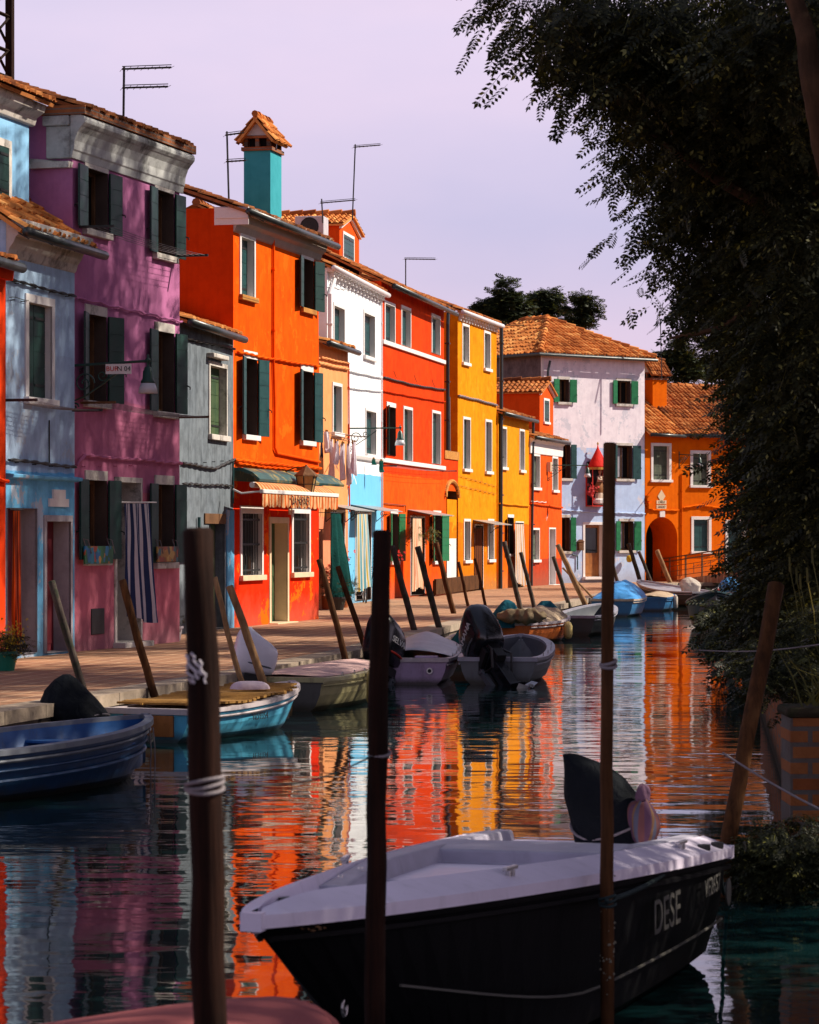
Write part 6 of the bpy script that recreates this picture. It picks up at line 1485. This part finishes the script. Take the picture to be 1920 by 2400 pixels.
# ---- glass and metal door hoods on scroll brackets
M['hood_sheet'] = plain('pale_hood_sheet', (.30,.34,.34), .35, .5, var=.3)
def hood(label, h, px0, px1, py, out=.8, mat='hood_sheet'):
    u0, z_ = h.pix(px0, py); u1 = h.u(px1); e = empty('door_hood', h.at(u0, 0, z_), h.rz, label, 'door hood', 'small hoods above the doors')
    q = MB(); w_ = u1-u0; q.add([(0,0,.10),(w_,0,.10),(w_,-out,-.06),(0,-out,-.06),(0,0,.12),(w_,0,.12),(w_,-out,-.04),(0,-out,-.04)], [(0,3,2,1),(4,5,6,7),(0,1,5,4),(1,2,6,5),(2,3,7,6),(3,0,4,7)]); q.build('hood_sheet', M[mat], e)
    for x in (.06, w_-.06):
        q = MB(); q.tube([(x,-.01,-.34),(x,-.01,.09),(x,-out+.05,-.06),(x,-.25,-.14),(x,-.01,-.34)], .012, 5)
        q.tube([(x,-.22-.10*(1-k/26)*math.cos(k*.5),-.10-.10*(1-k/26)*math.sin(k*.5)) for k in range(24)], .009, 4); q.build('bracket', M['iron'], e)
hood('sheet metal hood above the peach house doorway', hC, 762, 810, 1192); hood('sheet metal hood above the blue and yellow striped curtain', hW, 822, 882, 1192)
hood('rusty hood above the cream striped curtain', hD, 955, 1008, 1203); hood('yellowish hood above the brown curtain of the yellow house', hF, 1108, 1150, 1226)
# ---- laundry
M['linen'] = plain('white_linen', (.86,.80,.86), .85, .1, var=.12); M['linen_navy'] = plain('dark_navy_cloth', (.02,.02,.05), .85, .1); M['linen_green'] = plain('green_cloth', (.01,.13,.10), .85, .1)
def garment(label, p, w_, h_, mat, rz, kind='shirt', seed=0, group='laundry hanging before the peach house'):
    q = MB()
    def fn(u, v):
        k = 1-v; x = (u-.5)*w_*(1+.08*math.sin(k*5+seed)); notch = 0
        zz = -h_*k
        if kind == 'trousers' and k > .35: x += (.06*w_ if u > .5 else -.06*w_)*(k-.35)
        if kind == 'shirt': x *= 1.0 if k > .25 else .8+.2*k/.25
        return (x, .05*math.sin(u*9+seed+k*2)*(.3+k) + .03*math.sin(u*21+seed), zz*(1-.08*abs(math.sin(u*4+seed))*(k > .85)))
    q.grid(fn, 24, 14)
    if kind in ('shirt','trousers'):
        for sg in (-1, 1): q.grid(lambda u,v,sg=sg: (sg*w_*(.38+.16*u)*(1 if kind == 'shirt' else .8)+.01*math.sin(v*9), .04*math.sin(v*7+seed+sg), -h_*(.95+.35*(1-v)*(1 if sg > 0 else .8))*( .95) + (h_*.9)*v*.5), 6, 8)
    o = q.build(kind, M[mat], loc=p, rz=rz, smooth=True); o.name = {'shirt':'shirt','trousers':'trousers','sheet':'bed_sheet','shorts':'shorts','sock':'sock'}[kind]; tag(o, label, 'laundry', group)
    c_ = MB()
    for x in (-.35, .35): c_.box(x*w_-.012, x*w_+.012, -.02, .02, -.05, .05)
    c_.build('clothes_peg', M['slat_wood'], o); return o
def line_pt(px, py, Y): return D(px, py, Y)
Yl = 77.2
for i, (lb, px, py, wp, hp_, mt, kd) in enumerate((
    ('dark navy garment, leftmost of the laundry', 751,1012,22,62,'linen_navy','sheet'), ('white towel beside the navy garment', 766,1012,20,52,'linen','sheet'),
    ('long white garment with wavy hem, third in the laundry', 777,1030,20,90,'linen','sheet'), ('short white shirt in the middle of the laundry', 789,1034,24,56,'linen','shirt'),
    ('long pale shirt right of the middle of the laundry', 804,1040,22,88,'linen','shirt'), ('pale long sleeved shirt, second from the right', 817,1040,20,98,'linen','shirt'), ('pale long shirt, rightmost before the white wall', 829,1036,20,80,'linen','shirt'))):
    s = F/Yl; garment(lb, line_pt(px, py, Yl-.15+.1*(i % 3)), wp/s, hp_/s, mt, R(70+10*(i % 3)), kd, i*1.7)
cr_ = empty('clothes_drying_rack', hp(hC, 745, 1008, .05), hC.rz, 'drying rack with lines under the peach house window', 'drying rack')
q = MB(); inv = cr_.location
for (a, b) in (((748,1008),(838,1036)),((748,1014),(835,1040)),((765,1012),(850,1024))): q.tube([D(*a, Yl)-inv, D(*b, Yl+.3)-inv], .008, 5)
q2 = MB(); q2.tube([hp(hC,812,1020,.02)-inv, D(856,1024,Yl+.4)-inv], .016, 5)
for o_, nm in ((q, 'line'), (q2, 'arm')):
    o_ = o_.build(nm, M['rope' if nm == 'line' else 'iron'], cr_); o_.data.transform(Matrix.Rotation(-hC.rz, 4, 'Z'))
for (lb, px, py, w_, h_, kd) in (('green shorts hanging before the light blue wall', 894,1080,14,28,'shorts'), ('small teal cloth left of the green shorts', 876,1076,10,14,'sock')):
    p = D(px, py, 86.6); garment(lb, p, w_*86.6/F, h_*86.6/F, 'linen_green', hW.rz, kd, px, 'laundry before the white house')
def lines(label, h, pts0, pts1, n, off0, off1, arm='iron'):
    a, b = hp(h, *pts0, .04), hp(h, *pts1, .04); e = empty('clothes_line', a, h.rz, label, 'clothes line', 'clothes lines on the houses'); L = (b-a).length
    q = MB()
    for k in range(n):
        o0 = off0+(off1-off0)*k/max(1,n-1); q.tube([(L*t/10, -o0, (b.z-a.z)*t/10-.04*math.sin(t/10*3.14)) for t in range(11)], .0045, 4)
    q.build('line', M['rope'], e); q = MB(); q.box(-.02,.02,-off1-.05,.0,-.02,.02); q.build('arm', M[arm], e); q = MB(); q.box(L-.02,L+.02,-off1-.05,.0,b.z-a.z-.02,b.z-a.z+.02); q.build('arm', M[arm], e)
lines('clothes lines under the top windows of the purple house', hP, (186,532), (412,600), 5, .15, .55)
lines('clothes lines under the middle windows of the purple house, with a rusty arm', hP, (190,944), (414,978), 6, .12, .55, 'brown')
lines('clothes lines across the light blue house below its window', hB, (14,938), (170,962), 6, .12, .45)
lines('clothes lines under the red house middle windows', hD, (896,1092), (1040,1104), 3, .1, .4)
# ---- art panels on the purple house sills
def artmat(name, seed, cols):
    t = NT(name); v = t.coord('Object', (5,5,5)); vo = t.n('TexVoronoi'); vo.inputs['Scale'].default_value = 1.6; vo.inputs['Randomness'].default_value = .9
    m = t.n('Mapping'); m.inputs['Location'].default_value = (seed,seed,seed); t.l(v, m.inputs[0]); t.l(m.outputs[0], vo.inputs['Vector'])
    s_ = t.n('SeparateColor'); t.l(vo.outputs['Color'], s_.inputs[0]); st = [(i/len(cols), c) for i, c in enumerate(cols)]
    M[name] = t.fin(t.ramp(s_.outputs[0], st, 'CONSTANT'), .35, .4)
artmat('art_a', 3.1, [(.01,.12,.30),(.5,.22,.03),(.02,.25,.35),(.02,.12,.04),(.45,.07,.02),(.02,.2,.4),(.03,.15,.05)])
artmat('art_b', 8.4, [(.25,.08,.02),(.4,.18,.03),(.05,.15,.18),(.35,.06,.03),(.5,.3,.08),(.08,.05,.04)])
for (lb, a, b, y0, y1, mt) in (('blue and green painted panel on the left ground floor sill of the purple house', 196, 262, 1280, 1322, 'art_a'), ('orange patchwork painted panel on the right ground floor sill of the purple house', 366, 414, 1281, 1317, 'art_b')):
    u0, z1 = hP.pix(a, y0, .12); u1 = hP.u(b, .12); z0 = hP.z(a, y1, .12); q = MB(); q.box(0, u1-u0, -.03, 0, 0, z1-z0)
    e = q.build('painted_panel', M[mt], loc=hP.at(u0, -.12, z0), rz=hP.rz, bevel=.005); tag(e, lb, 'painting', 'painted panels on the purple house')
    for x in (.12, u1-u0-.08): t_ = MB(); t_.tube([(x,0,z1-z0-.03),(x-.08,.02,z1-z0+.12),(x+.06,-.01,z1-z0+.10),(x+.12,-.04,z1-z0-.12)], .010, 5); t_.build('ribbon', M['rope'], e)
# ---- shrine with statue
h = hN; M['canopy_red'] = cloth('red_canopy_cloth', (.62,.02,.012), .6, .15); M['gold'] = plain('gold_fringe', (.6,.32,.05), .5, .4); M['robe'] = plain('brown_robe', (.30,.13,.05), .7, .2); M['robe_w'] = plain('cream_robe', (.70,.55,.42), .7, .2); M['skin'] = plain('painted_skin', (.55,.33,.22), .6, .3)
u, z = h.pix(1392, 1185); sh = empty('wall_shrine', h.at(u, 0, z), h.rz, 'wall shrine under a pointed red canopy on the light blue house', 'shrine'); s = F/sh.location.y
Wd, Hh = 46/s, 108/s
q = MB(); q.box(-Wd/2, Wd/2, -.04, -.005, 0, Hh*.95); q.build('shrine_back', M['iron'], sh)
q = MB(); q.box(-Wd/2-.05, -Wd/2-.02, -.06, -.0, .0, Hh*.86); q.box(-Wd/2-.05, -Wd/2-.02, -.44, -.41, .0, Hh*.80); q.box(Wd/2, Wd/2+.02, -.44, -.0, 0, Hh*.86); q.box(-Wd/2-.05, Wd/2+.02, -.44, 0, -.04, 0); q.build('shrine_frame', M['red_paint'], sh)
q = MB(); q.lathe([(Wd*.62,0),(Wd*.56,.12),(Wd*.40,.38),(Wd*.20,.66),(Wd*.06,.86),(.012,1.02)], (0,-.25,Hh*.80), 18, sy=.7); q.build('shrine_canopy', M['canopy_red'], sh, smooth=True)
q = MB(); q.lathe([(Wd*.63,-.05),(Wd*.635,.05)], (0,-.25,Hh*.80), 24, sy=.7, cap=False); q.lathe([(.03,.0),(.045,.05),(.01,.12)], (0,-.25,Hh*.80+1.0), 8); q.build('gold_trim', M['gold'], sh)
q = MB(); q.lathe([(Wd*.30,0),(Wd*.36,.06),(Wd*.36,.20),(Wd*.28,.24)], (0.05,-.28,.05), 16, sy=.7); q.build('pedestal', M['white'], sh)
st = empty('statue', h.at(u+.05, -.28, z+.29), h.rz, 'robed figure statue holding a child inside the red wall shrine', 'statue')
q = MB(); q.grid(lambda uu,v: ((.20-.05*v+.02*math.sin(uu*6.283*7)*(1-v))*math.cos(uu*6.283), (.15-.03*v)*math.sin(uu*6.283), v*.42), 40, 8); q.build('underskirt', M['robe_w'], st)
q = MB(); q.grid(lambda uu,v: ((.215*math.sin(.9+v*2.1)+.012*math.sin(uu*6.283*9+v*6))*math.cos(uu*6.283), (.16*math.sin(.9+v*2.1))*math.sin(uu*6.283), .22+v*.62), 48, 14); q.build('robe', M['robe'], st, smooth=True)
q = MB(); q.grid(lambda uu,v: ((.14*math.cos(v*1.3)+.01*math.sin(uu*40))*math.cos(uu*6.283)+.02, .12*math.cos(v*1.3)*math.sin(uu*6.283)-.02, .70+v*.30), 30, 10); q.tube([(-.12,-.05,.92),(-.16,-.13,.80),(-.02,-.20,.78)], [.05,.045,.03], 8); q.tube([(.12,-.05,.92),(.15,-.14,.78),(.0,-.20,.70)], [.05,.045,.03], 8); q.build('mantle', M['robe_w'], st, smooth=True)
q = MB(); q.lathe([(.0,-.10),(.035,-.09),(.045,-.04),(.062,.0),(.07,.05),(.062,.10),(.03,.14),(0,.145)], (.02,-.02,1.10), 16, sy=1.1); q.tube([(.02,-.10,1.12),(.02,-.115,1.10)], [.012,.014], 6); q.build('head', M['skin'], st, smooth=True)
q = MB(); q.lathe([(.072,.05),(.078,.10),(.04,.155),(0,.16)], (.02,-.005,1.10), 14, sy=1.1); q.build('hair', M['brown'], st, smooth=True)
q = MB(); q.lathe([(0,-.02),(.05,.0),(.06,.1),(.05,.18),(0,.2)], (.07,-.20,.74), 12); q.lathe([(0,-.01),(.04,.01),(.05,.05),(.03,.09),(0,.10)], (.07,-.20,.95), 12); q.build('child', M['skin'], st, smooth=True)
def blooms(label, loc, spread, n, mat, leafm, rr=.035, name='flowers', parent=None):
    q = MB(); rnd = random.Random(n+int(loc[0]*10))
    for k in range(n):
        p = [rnd.gauss(0, s_) for s_ in spread]; a0 = rnd.random()*6; nrm = Vector((rnd.gauss(.6,.5), rnd.gauss(-.8,.4), rnd.gauss(.5,.5))).normalized(); a = nrm.orthogonal().normalized(); b = nrm.cross(a)
        for j in range(5):
            t = a0+j*1.2566; d = a*math.cos(t)+b*math.sin(t); e_ = a*math.cos(t+.5)+b*math.sin(t+.5); f_ = a*math.cos(t-.5)+b*math.sin(t-.5); P0 = Vector(p)
            q.add([P0, P0+f_*rr*.7, P0+d*rr+nrm*rr*.3, P0+e_*rr*.7], [(0,1,2,3)])
    o = q.build(name, M[mat] if isinstance(mat, str) else mat, parent, loc=None if parent else loc); 
    if parent: o.location = loc
    return o
M['petal_red'] = plain('red_petals', (.72,.025,.015), .5, .2, var=.3, bump=0); M['petal_pink'] = plain('pink_red_petals', (.75,.08,.08), .5, .2, var=.4, bump=0); M['petal_yellow'] = plain('yellow_flowers', (.55,.36,.02), .6, .2, var=.3, bump=0); M['petal_white'] = plain('white_petals', (.7,.6,.55), .5, .2, bump=0)
for sx_, lb in ((-.42,'bunch of pink red flowers at the left of the statue'), (.42,'bunch of pink red flowers at the right of the statue')):
    o = blooms('', h.at(u+sx_, -.34, z+.62), (.13,.06,.16), 40, 'petal_pink', None, .07, 'flower_bunch'); tag(o, lb, 'flowers', 'flowers at the shrine')
# ---- mailbox, yellow bucket, bags at the end house
p = hp(h, 1352, 1290, .0); q = MB(); q.box(-.0,.26,-.16,0,0,.36); q.add([(-.03,-.19,.36),(.29,-.19,.36),(.29,0,.36),(-.03,0,.36),(.13,-.19,.46),(.13,0,.46)], [(0,1,4),(2,3,5),(0,4,5,3),(1,2,5,4),(0,3,2,1)]); q.box(.05,.21,-.17,-.155,.22,.27)
o = q.build('mailbox', M['brown'], loc=p, rz=h.rz, bevel=.005); tag(o, 'small brown mailbox beside the wooden door of the end house', 'mailbox')
p = hp(h, 1475, 1318, .25); q = MB(); q.lathe([(.06,0),(.11,.05),(.13,.14),(.11,.26),(.05,.30)], (0,0,.0), 12); o = q.build('yellow_bag', M['petal_yellow'], loc=p, smooth=True); tag(o, 'small yellow bag hanging on the light blue wall under the window', 'bag')
# ---- antennas
def antenna(label, foot, top, Y, booms, r=.022):
    b = D(foot[0], foot[1], Y); t = D(top[0], top[1], Y); e = empty('tv_antenna', b, 0, label, 'antenna', 'television antennas on the roofs')
    q = MB(); q.tube([(0,0,-.3), (t-b)], r, 6); q.build('mast', M['iron'], e)
    for (x0, y0, x1, y1) in booms:
        a, c = D(x0, y0, Y)-b, D(x1, y1, Y)-b; q = MB(); q.tube([a, c], r*.8, 5); q.tube([a+Vector((0,.03,.05)), c+Vector((0,.03,.05))], r*.35, 4); L = (c-a).length; n = max(5, int(L/.11))
        for k in range(n+1): m_ = a.lerp(c, k/n); w_ = .16+.10*(1-k/n); q.tube([m_+Vector((-.06,w_,.0)), m_+Vector((.06,-w_,.0))], r*.22, 3)
        q.build('boom', M['iron'], e)
antenna('antenna with two booms above the purple house roof', (289,290), (291,156), 50.5, [(286,162,402,158),(287,206,394,203)])
antenna('antenna with two booms beside the teal chimney', (537,450), (532,308), 61.5, [(528,317,572,311),(530,379,576,376)])
antenna('tall thin antenna above the dormer roof', (826,492), (833,338), 86, [(829,345,892,340)])
antenna('low antenna just left of the dormer ridge', (757,498), (754,466), 84, [(751,476,833,469)])
antenna('antenna on the roof ridge of the red house', (951,648), (951,606), 95, [(948,607,1021,608)])
antenna('small horizontal antenna behind the tall yellow house', (1172,790), (1172,760), 112, [(1168,762,1228,763)])
antenna('thin antenna above the orange house chimney', (1551,872), (1548,748), 126, [(1546,750,1608,750)])
# ---- roof terrace timber frame at the top left
p0 = D(20, 195, 51.5); al = empty('roof_terrace_frame', p0, hP.rz, 'dark timber roof terrace frame with crossed braces at the top left corner', 'roof terrace'); s = F/51.5
q = MB(); q.box(.0,.12,-.06,.06,-.5,3.2); q.build('post', M['pole_dark'], al)
q = MB(); q.box(-1.6,-1.48,-.06,.06,-.5,3.2); q.build('post', M['pole_dark'], al)
for i in range(1):
    for (z0, z1) in ((.1,.1),(.55,.55),(1.15,1.15)):
        q = MB(); q.tube([(-1.6,0,z0),(.05,0,z1)], .035, 4); q.build('rail', M['pole_dark'], al)
    for (a, b) in (((-1.6,.1),(.05,1.15)),((-1.6,1.15),(.05,.1)),((-.8,.1),(.05,.6)),((-.8,1.15),(.05,.6))):
        q = MB(); q.tube([(a[0],0,a[1]),(b[0],0,b[1])], .03, 4); q.build('brace', M['pole_dark'], al)
# ---- flower pots and plants
M['terracotta'] = plain('terracotta_pot', (.38,.12,.04), .8, .2); M['pot_green'] = plain('green_glazed_pot', (.004,.16,.10), .35, .5); M['pot_white'] = plain('white_plastic_pot', (.62,.58,.62), .5, .3)
def potted(label, loc, r_, h_, potm, leaf_r, nleaf, flower=None, nf=0, lz=.0, fs=.5, cat='potted plant', fr=.03):
    e = empty('potted_plant', loc, 0, label, cat, 'potted plants along the pavement'); q = MB()
    q.lathe([(r_*.68,0),(r_*.95,h_*.85),(r_*1.08,h_*.86),(r_*1.08,h_),(r_*.95,h_),(r_*.92,h_*.9)], (0,0,0), 18); q.build('pot', M[potm], e)
    V = foliage([(0,0,h_+lz+leaf_r*.5,leaf_r,leaf_r,leaf_r*.8,1)], nleaf, fs, droop=-.1, spray_len=.3, per=5, pairs=4, ll=.06, lw=.035)
    quads_mesh('foliage', V, M['leaf_shrub'], e)
    if flower: blooms('', (0,0,h_+lz+leaf_r*.6), (leaf_r*.55,leaf_r*.55,leaf_r*.45), nf, flower, None, fr, 'flowers', e)
    return e
potted('green glazed pot with a yellow flowering bush at the left edge', P(14,1572,G), .17, .27, 'pot_green', .24, 90, 'petal_yellow', 380, fr=.018)
potted('white pot with a small brown plant by the purple house corner', P(409,1502,G), .15, .26, 'pot_white', .16, 16)
potted('tall red flowering plant beside the orange shop', P(776,1422,G), .20, .35, 'terracotta', .36, 90, 'petal_red', 190, .75, fr=.06)
potted('low white and red flowering plant beside the bicycle', P(802,1424,G), .22, .30, 'terracotta', .38, 70, 'petal_white', 30, .1)
potted('bushy red flowering plant at the corner of the orange shop', P(763,1428,G), .20, .35, 'terracotta', .36, 110, 'petal_red', 60, .25, fr=.05)
potted('dark round pot with shrub beside the dark green curtain', P(790,1430,G), .24, .34, 'iron', .30, 40)
for (hh, px, py, lb) in ((hD,968,1243,'hanging basket of yellow green plants left of the cream striped curtain'),(hD,1005,1245,'hanging basket of yellow green plants right of the cream striped curtain')):
    p = hp(hh, px, py, .35); o = quads_mesh('hanging_plant', foliage([(0,0,0,.22,.2,.32,1)], 36, .55, droop=.6, spray_len=.3, per=5, pairs=4, ll=.06, lw=.03), M['grass'], loc=p); tag(o, lb, 'hanging plant')
for (px, py, lb) in ((932,1297,'red geraniums on the left ground floor sill of the red house'),(1022,1300,'red geraniums on the right ground floor sill of the red house')):
    o = blooms('', hp(hD, px, py, .12), (.10,.05,.10), 26, 'petal_red', None, .05, 'geraniums'); tag(o, lb, 'flowers')
# ---- bicycle leaning by the white house
bp = P(858,1414,G); bk = empty('bicycle', bp, hW.rz+R(14), 'dark bicycle with wire basket leaning by the blue and yellow curtain', 'bicycle')
def wheel(x):
    w_ = MB(); w_.tube([(x+.32*math.cos(a),0,.33+.32*math.sin(a)) for a in [2*math.pi*k/32 for k in range(33)]], .018, 6, 0); o = w_.build('wheel', M['iron'], bk)
    w_ = MB(); w_.tube([(x+.295*math.cos(a),0,.33+.295*math.sin(a)) for a in [2*math.pi*k/32 for k in range(33)]], .009, 5)
    for k in range(14): a = 2*math.pi*k/14; w_.tube([(x,0,.33),(x+.29*math.cos(a),0,.33+.29*math.sin(a))], .0025, 3)
    w_.tube([(x,-.04,.33),(x,.04,.33)], .025, 6); w_.build('rim', M['steel'], o)
wheel(0); wheel(1.05)
q = MB()
for a, b in (((0,.33),(.12,.80)),((.12,.72),(.60,.35)),((.10,.82),(.50,.75)),((.60,.35),(.46,.86)),((.60,.35),(1.05,.33)),((.50,.75),(1.05,.33))): q.tube([(a[0],0,a[1]),(b[0],0,b[1])], .016, 6)
q.build('frame', M['iron'], bk)
q = MB(); q.tube([(.12,0,.80),(.10,0,1.0),(.16,-.22,1.02),(.30,-.25,1.0)], .012, 6); q.tube([(.10,0,1.0),(.16,.22,1.02),(.30,.25,1.0)], .012, 6); q.build('handlebar', M['steel'], bk)
q = MB(); q.lathe([(.02,-.03),(.11,-.01),(.12,.02),(.0,.04)], (.46,0,.90), 10, sx=1.2, sy=.7); q.build('saddle', M['iron'], bk)
q = MB()
for k in range(6): z_ = .66+.06*k; a = .12+.012*k; q.tube([(-.12-a,-a*1.2,z_),(-.12+a,-a*1.2,z_),(-.12+a,a*1.2,z_),(-.12-a,a*1.2,z_),(-.12-a,-a*1.2,z_)], .004, 4)
for k in range(-3,4): q.tube([(-.12+k*.04,-.15,.66),(-.12+k*.05,-.21,.96)], .003, 3); q.tube([(-.12+k*.04,.15,.66),(-.12+k*.05,.21,.96)], .003, 3); q.tube([(-.24,k*.05,.66),(-.30,k*.06,.96)], .003, 3)
q.build('basket', M['iron'], bk)
q = MB(); q.tube([(.6,.04,.35),(.6,.10,.22),(.6,.20,.22)], .01, 5); q.tube([(.6,-.04,.35),(.6,-.10,.48),(.6,-.20,.48)], .01, 5); q.tube([(.6+.09*math.cos(a),.03,.35+.09*math.sin(a)) for a in [2*math.pi*k/14 for k in range(15)]], .008, 5); q.build('crank', M['steel'], bk)
# ---- plank barrier at the quay and blue bollard bits
a, b = P(1020,1398,G), P(1120,1384,G); d = (b-a); q = MB(); q.box(0, d.length, -.04, .04, .05, .55); q.box(.2,.3,.041,.10,0,.5); q.box(d.length-.3,d.length-.2,.041,.10,0,.5)
o = q.build('plank_barrier', M['pole_brown'], loc=a, rz=math.atan2(d.y,d.x), bevel=.01); tag(o, 'low dark plank barrier on the pavement before the yellow house', 'barrier')
# ---- oar and net on the quay by the end house
o = pole('x', (1320,1330), (1392,1405), 5, 'pole_light', ext=.0); o.name = 'oar'; tag(o, 'thin pale oar leaning against the long pale pole', 'oar'); del o['group']
# ---- ramp with railing up to the bridge at the right end
M['rail_paint'] = plain('brown_rail_paint', (.20,.09,.04), .6, .3)
ra, rb_ = P(1538,1362,G), Vector((15.8,117.5,G)); d = rb_-ra; rp = empty('ramp_railing', ra, math.atan2(d.y,d.x), 'brown metal ramp railing with rising handrail before the orange house', 'railing'); L = d.length
q = MB(); q.add([(1.2,-.1,0),(L,-.1,0),(L,2.2,0),(1.2,2.2,0),(1.2,-.1,.02),(L,-.1,.95),(L,2.2,.95),(1.2,2.2,.02)], [(0,3,2,1),(4,5,6,7),(0,1,5,4),(1,2,6,5),(2,3,7,6),(3,0,4,7)])
o = q.build('ramp', M['paving'], loc=ra, rz=math.atan2(d.y,d.x)); o['kind'] = 'structure'
rise = lambda x: max(0, (x-1.2)/(L-1.2)*.95)
n = max(3, int(L/1.35))
for k in range(n+1):
    x = L*k/n; q = MB(); q.box(x-.035,x+.035,-.14,-.08,rise(x),rise(x)+1.0); q.build('post', M['rail_paint'], rp)
for hh in (1.0,.85): 
    q = MB(); q.tube([(0,-.11,hh),(1.2,-.11,hh),(L,-.11,hh+.95)], .03, 6); q.build('handrail', M['rail_paint'], rp)
for hh in (.18,.40,.62): q = MB(); q.tube([(0,-.11,hh),(1.2,-.11,hh),(L,-.11,hh+.95)], .014, 5); q.build('rail', M['rail_paint'], rp)
for k in range(n):
    x = L*(k+.5)/n; q = MB(); q.box(x-.012,x+.012,-.12,-.10,rise(x)+.18,rise(x)+.62); q.build('baluster', M['rail_paint'], rp)

# ---- small fittings and wear
L = bZ['L']
for (t, sg) in ((.62,1),(.55,-1),(.16,1)):
    q = MB(); q.box(-.07,.07,-.012,.012,.028,.045); q.box(-.03,-.01,-.012,.012,0,.03); q.box(.01,.03,-.012,.012,0,.03)
    o = q.build('cleat', M['steel'], bZ['root'], bevel=.004); o.location = (L*t, sg*(bZ['hb'](t)-.07), bZ['zs'](t)+.045); o.rotation_euler = (0,0,-sg*.12)
q = MB(); q.tube([(L*t, bZ['hb'](t)-.21, bZ['zs'](t)+.004) for t in (.32,.4,.5,.6,.7,.8)], .006, 5); q.tube([(L*.60, y, bZ['zs'](.60)+.004) for y in (-.42,-.2,0,.2,.40)], .005, 5); q.tube([(L*.34, y, bZ['zs'](.34)+.004) for y in (-.6,-.2,.2,.55)], .005, 5)
q.build('deck_seam', M['coaming_grey'], bZ['root'])
M['lichen'] = plain('pale_barnacle_crust', (.24,.22,.16), .95, .1, sc_=20)
for (pp, px, Yp, y0, y1, n, rr) in ((p3,1424,13.25,2050,2330,46,.029),(p4,1700,19.2,1980,2110,26,.056)):
    q = MB(); rnd = random.Random(px)
    for k in range(n):
        a = rnd.uniform(-math.pi, 0); c = D(px+rnd.uniform(-2,2), rnd.uniform(y0,y1), Yp)-pp.location; s_ = rnd.uniform(.003,.008)
        cx, cy = c.x+rr*math.cos(a), c.y+rr*math.sin(a); q.lathe([(s_,0),(s_*.8,s_*1.2),(0,s_*1.5)], (cx, cy, c.z), 6)
    q.build('barnacles', M['lichen'], pp)
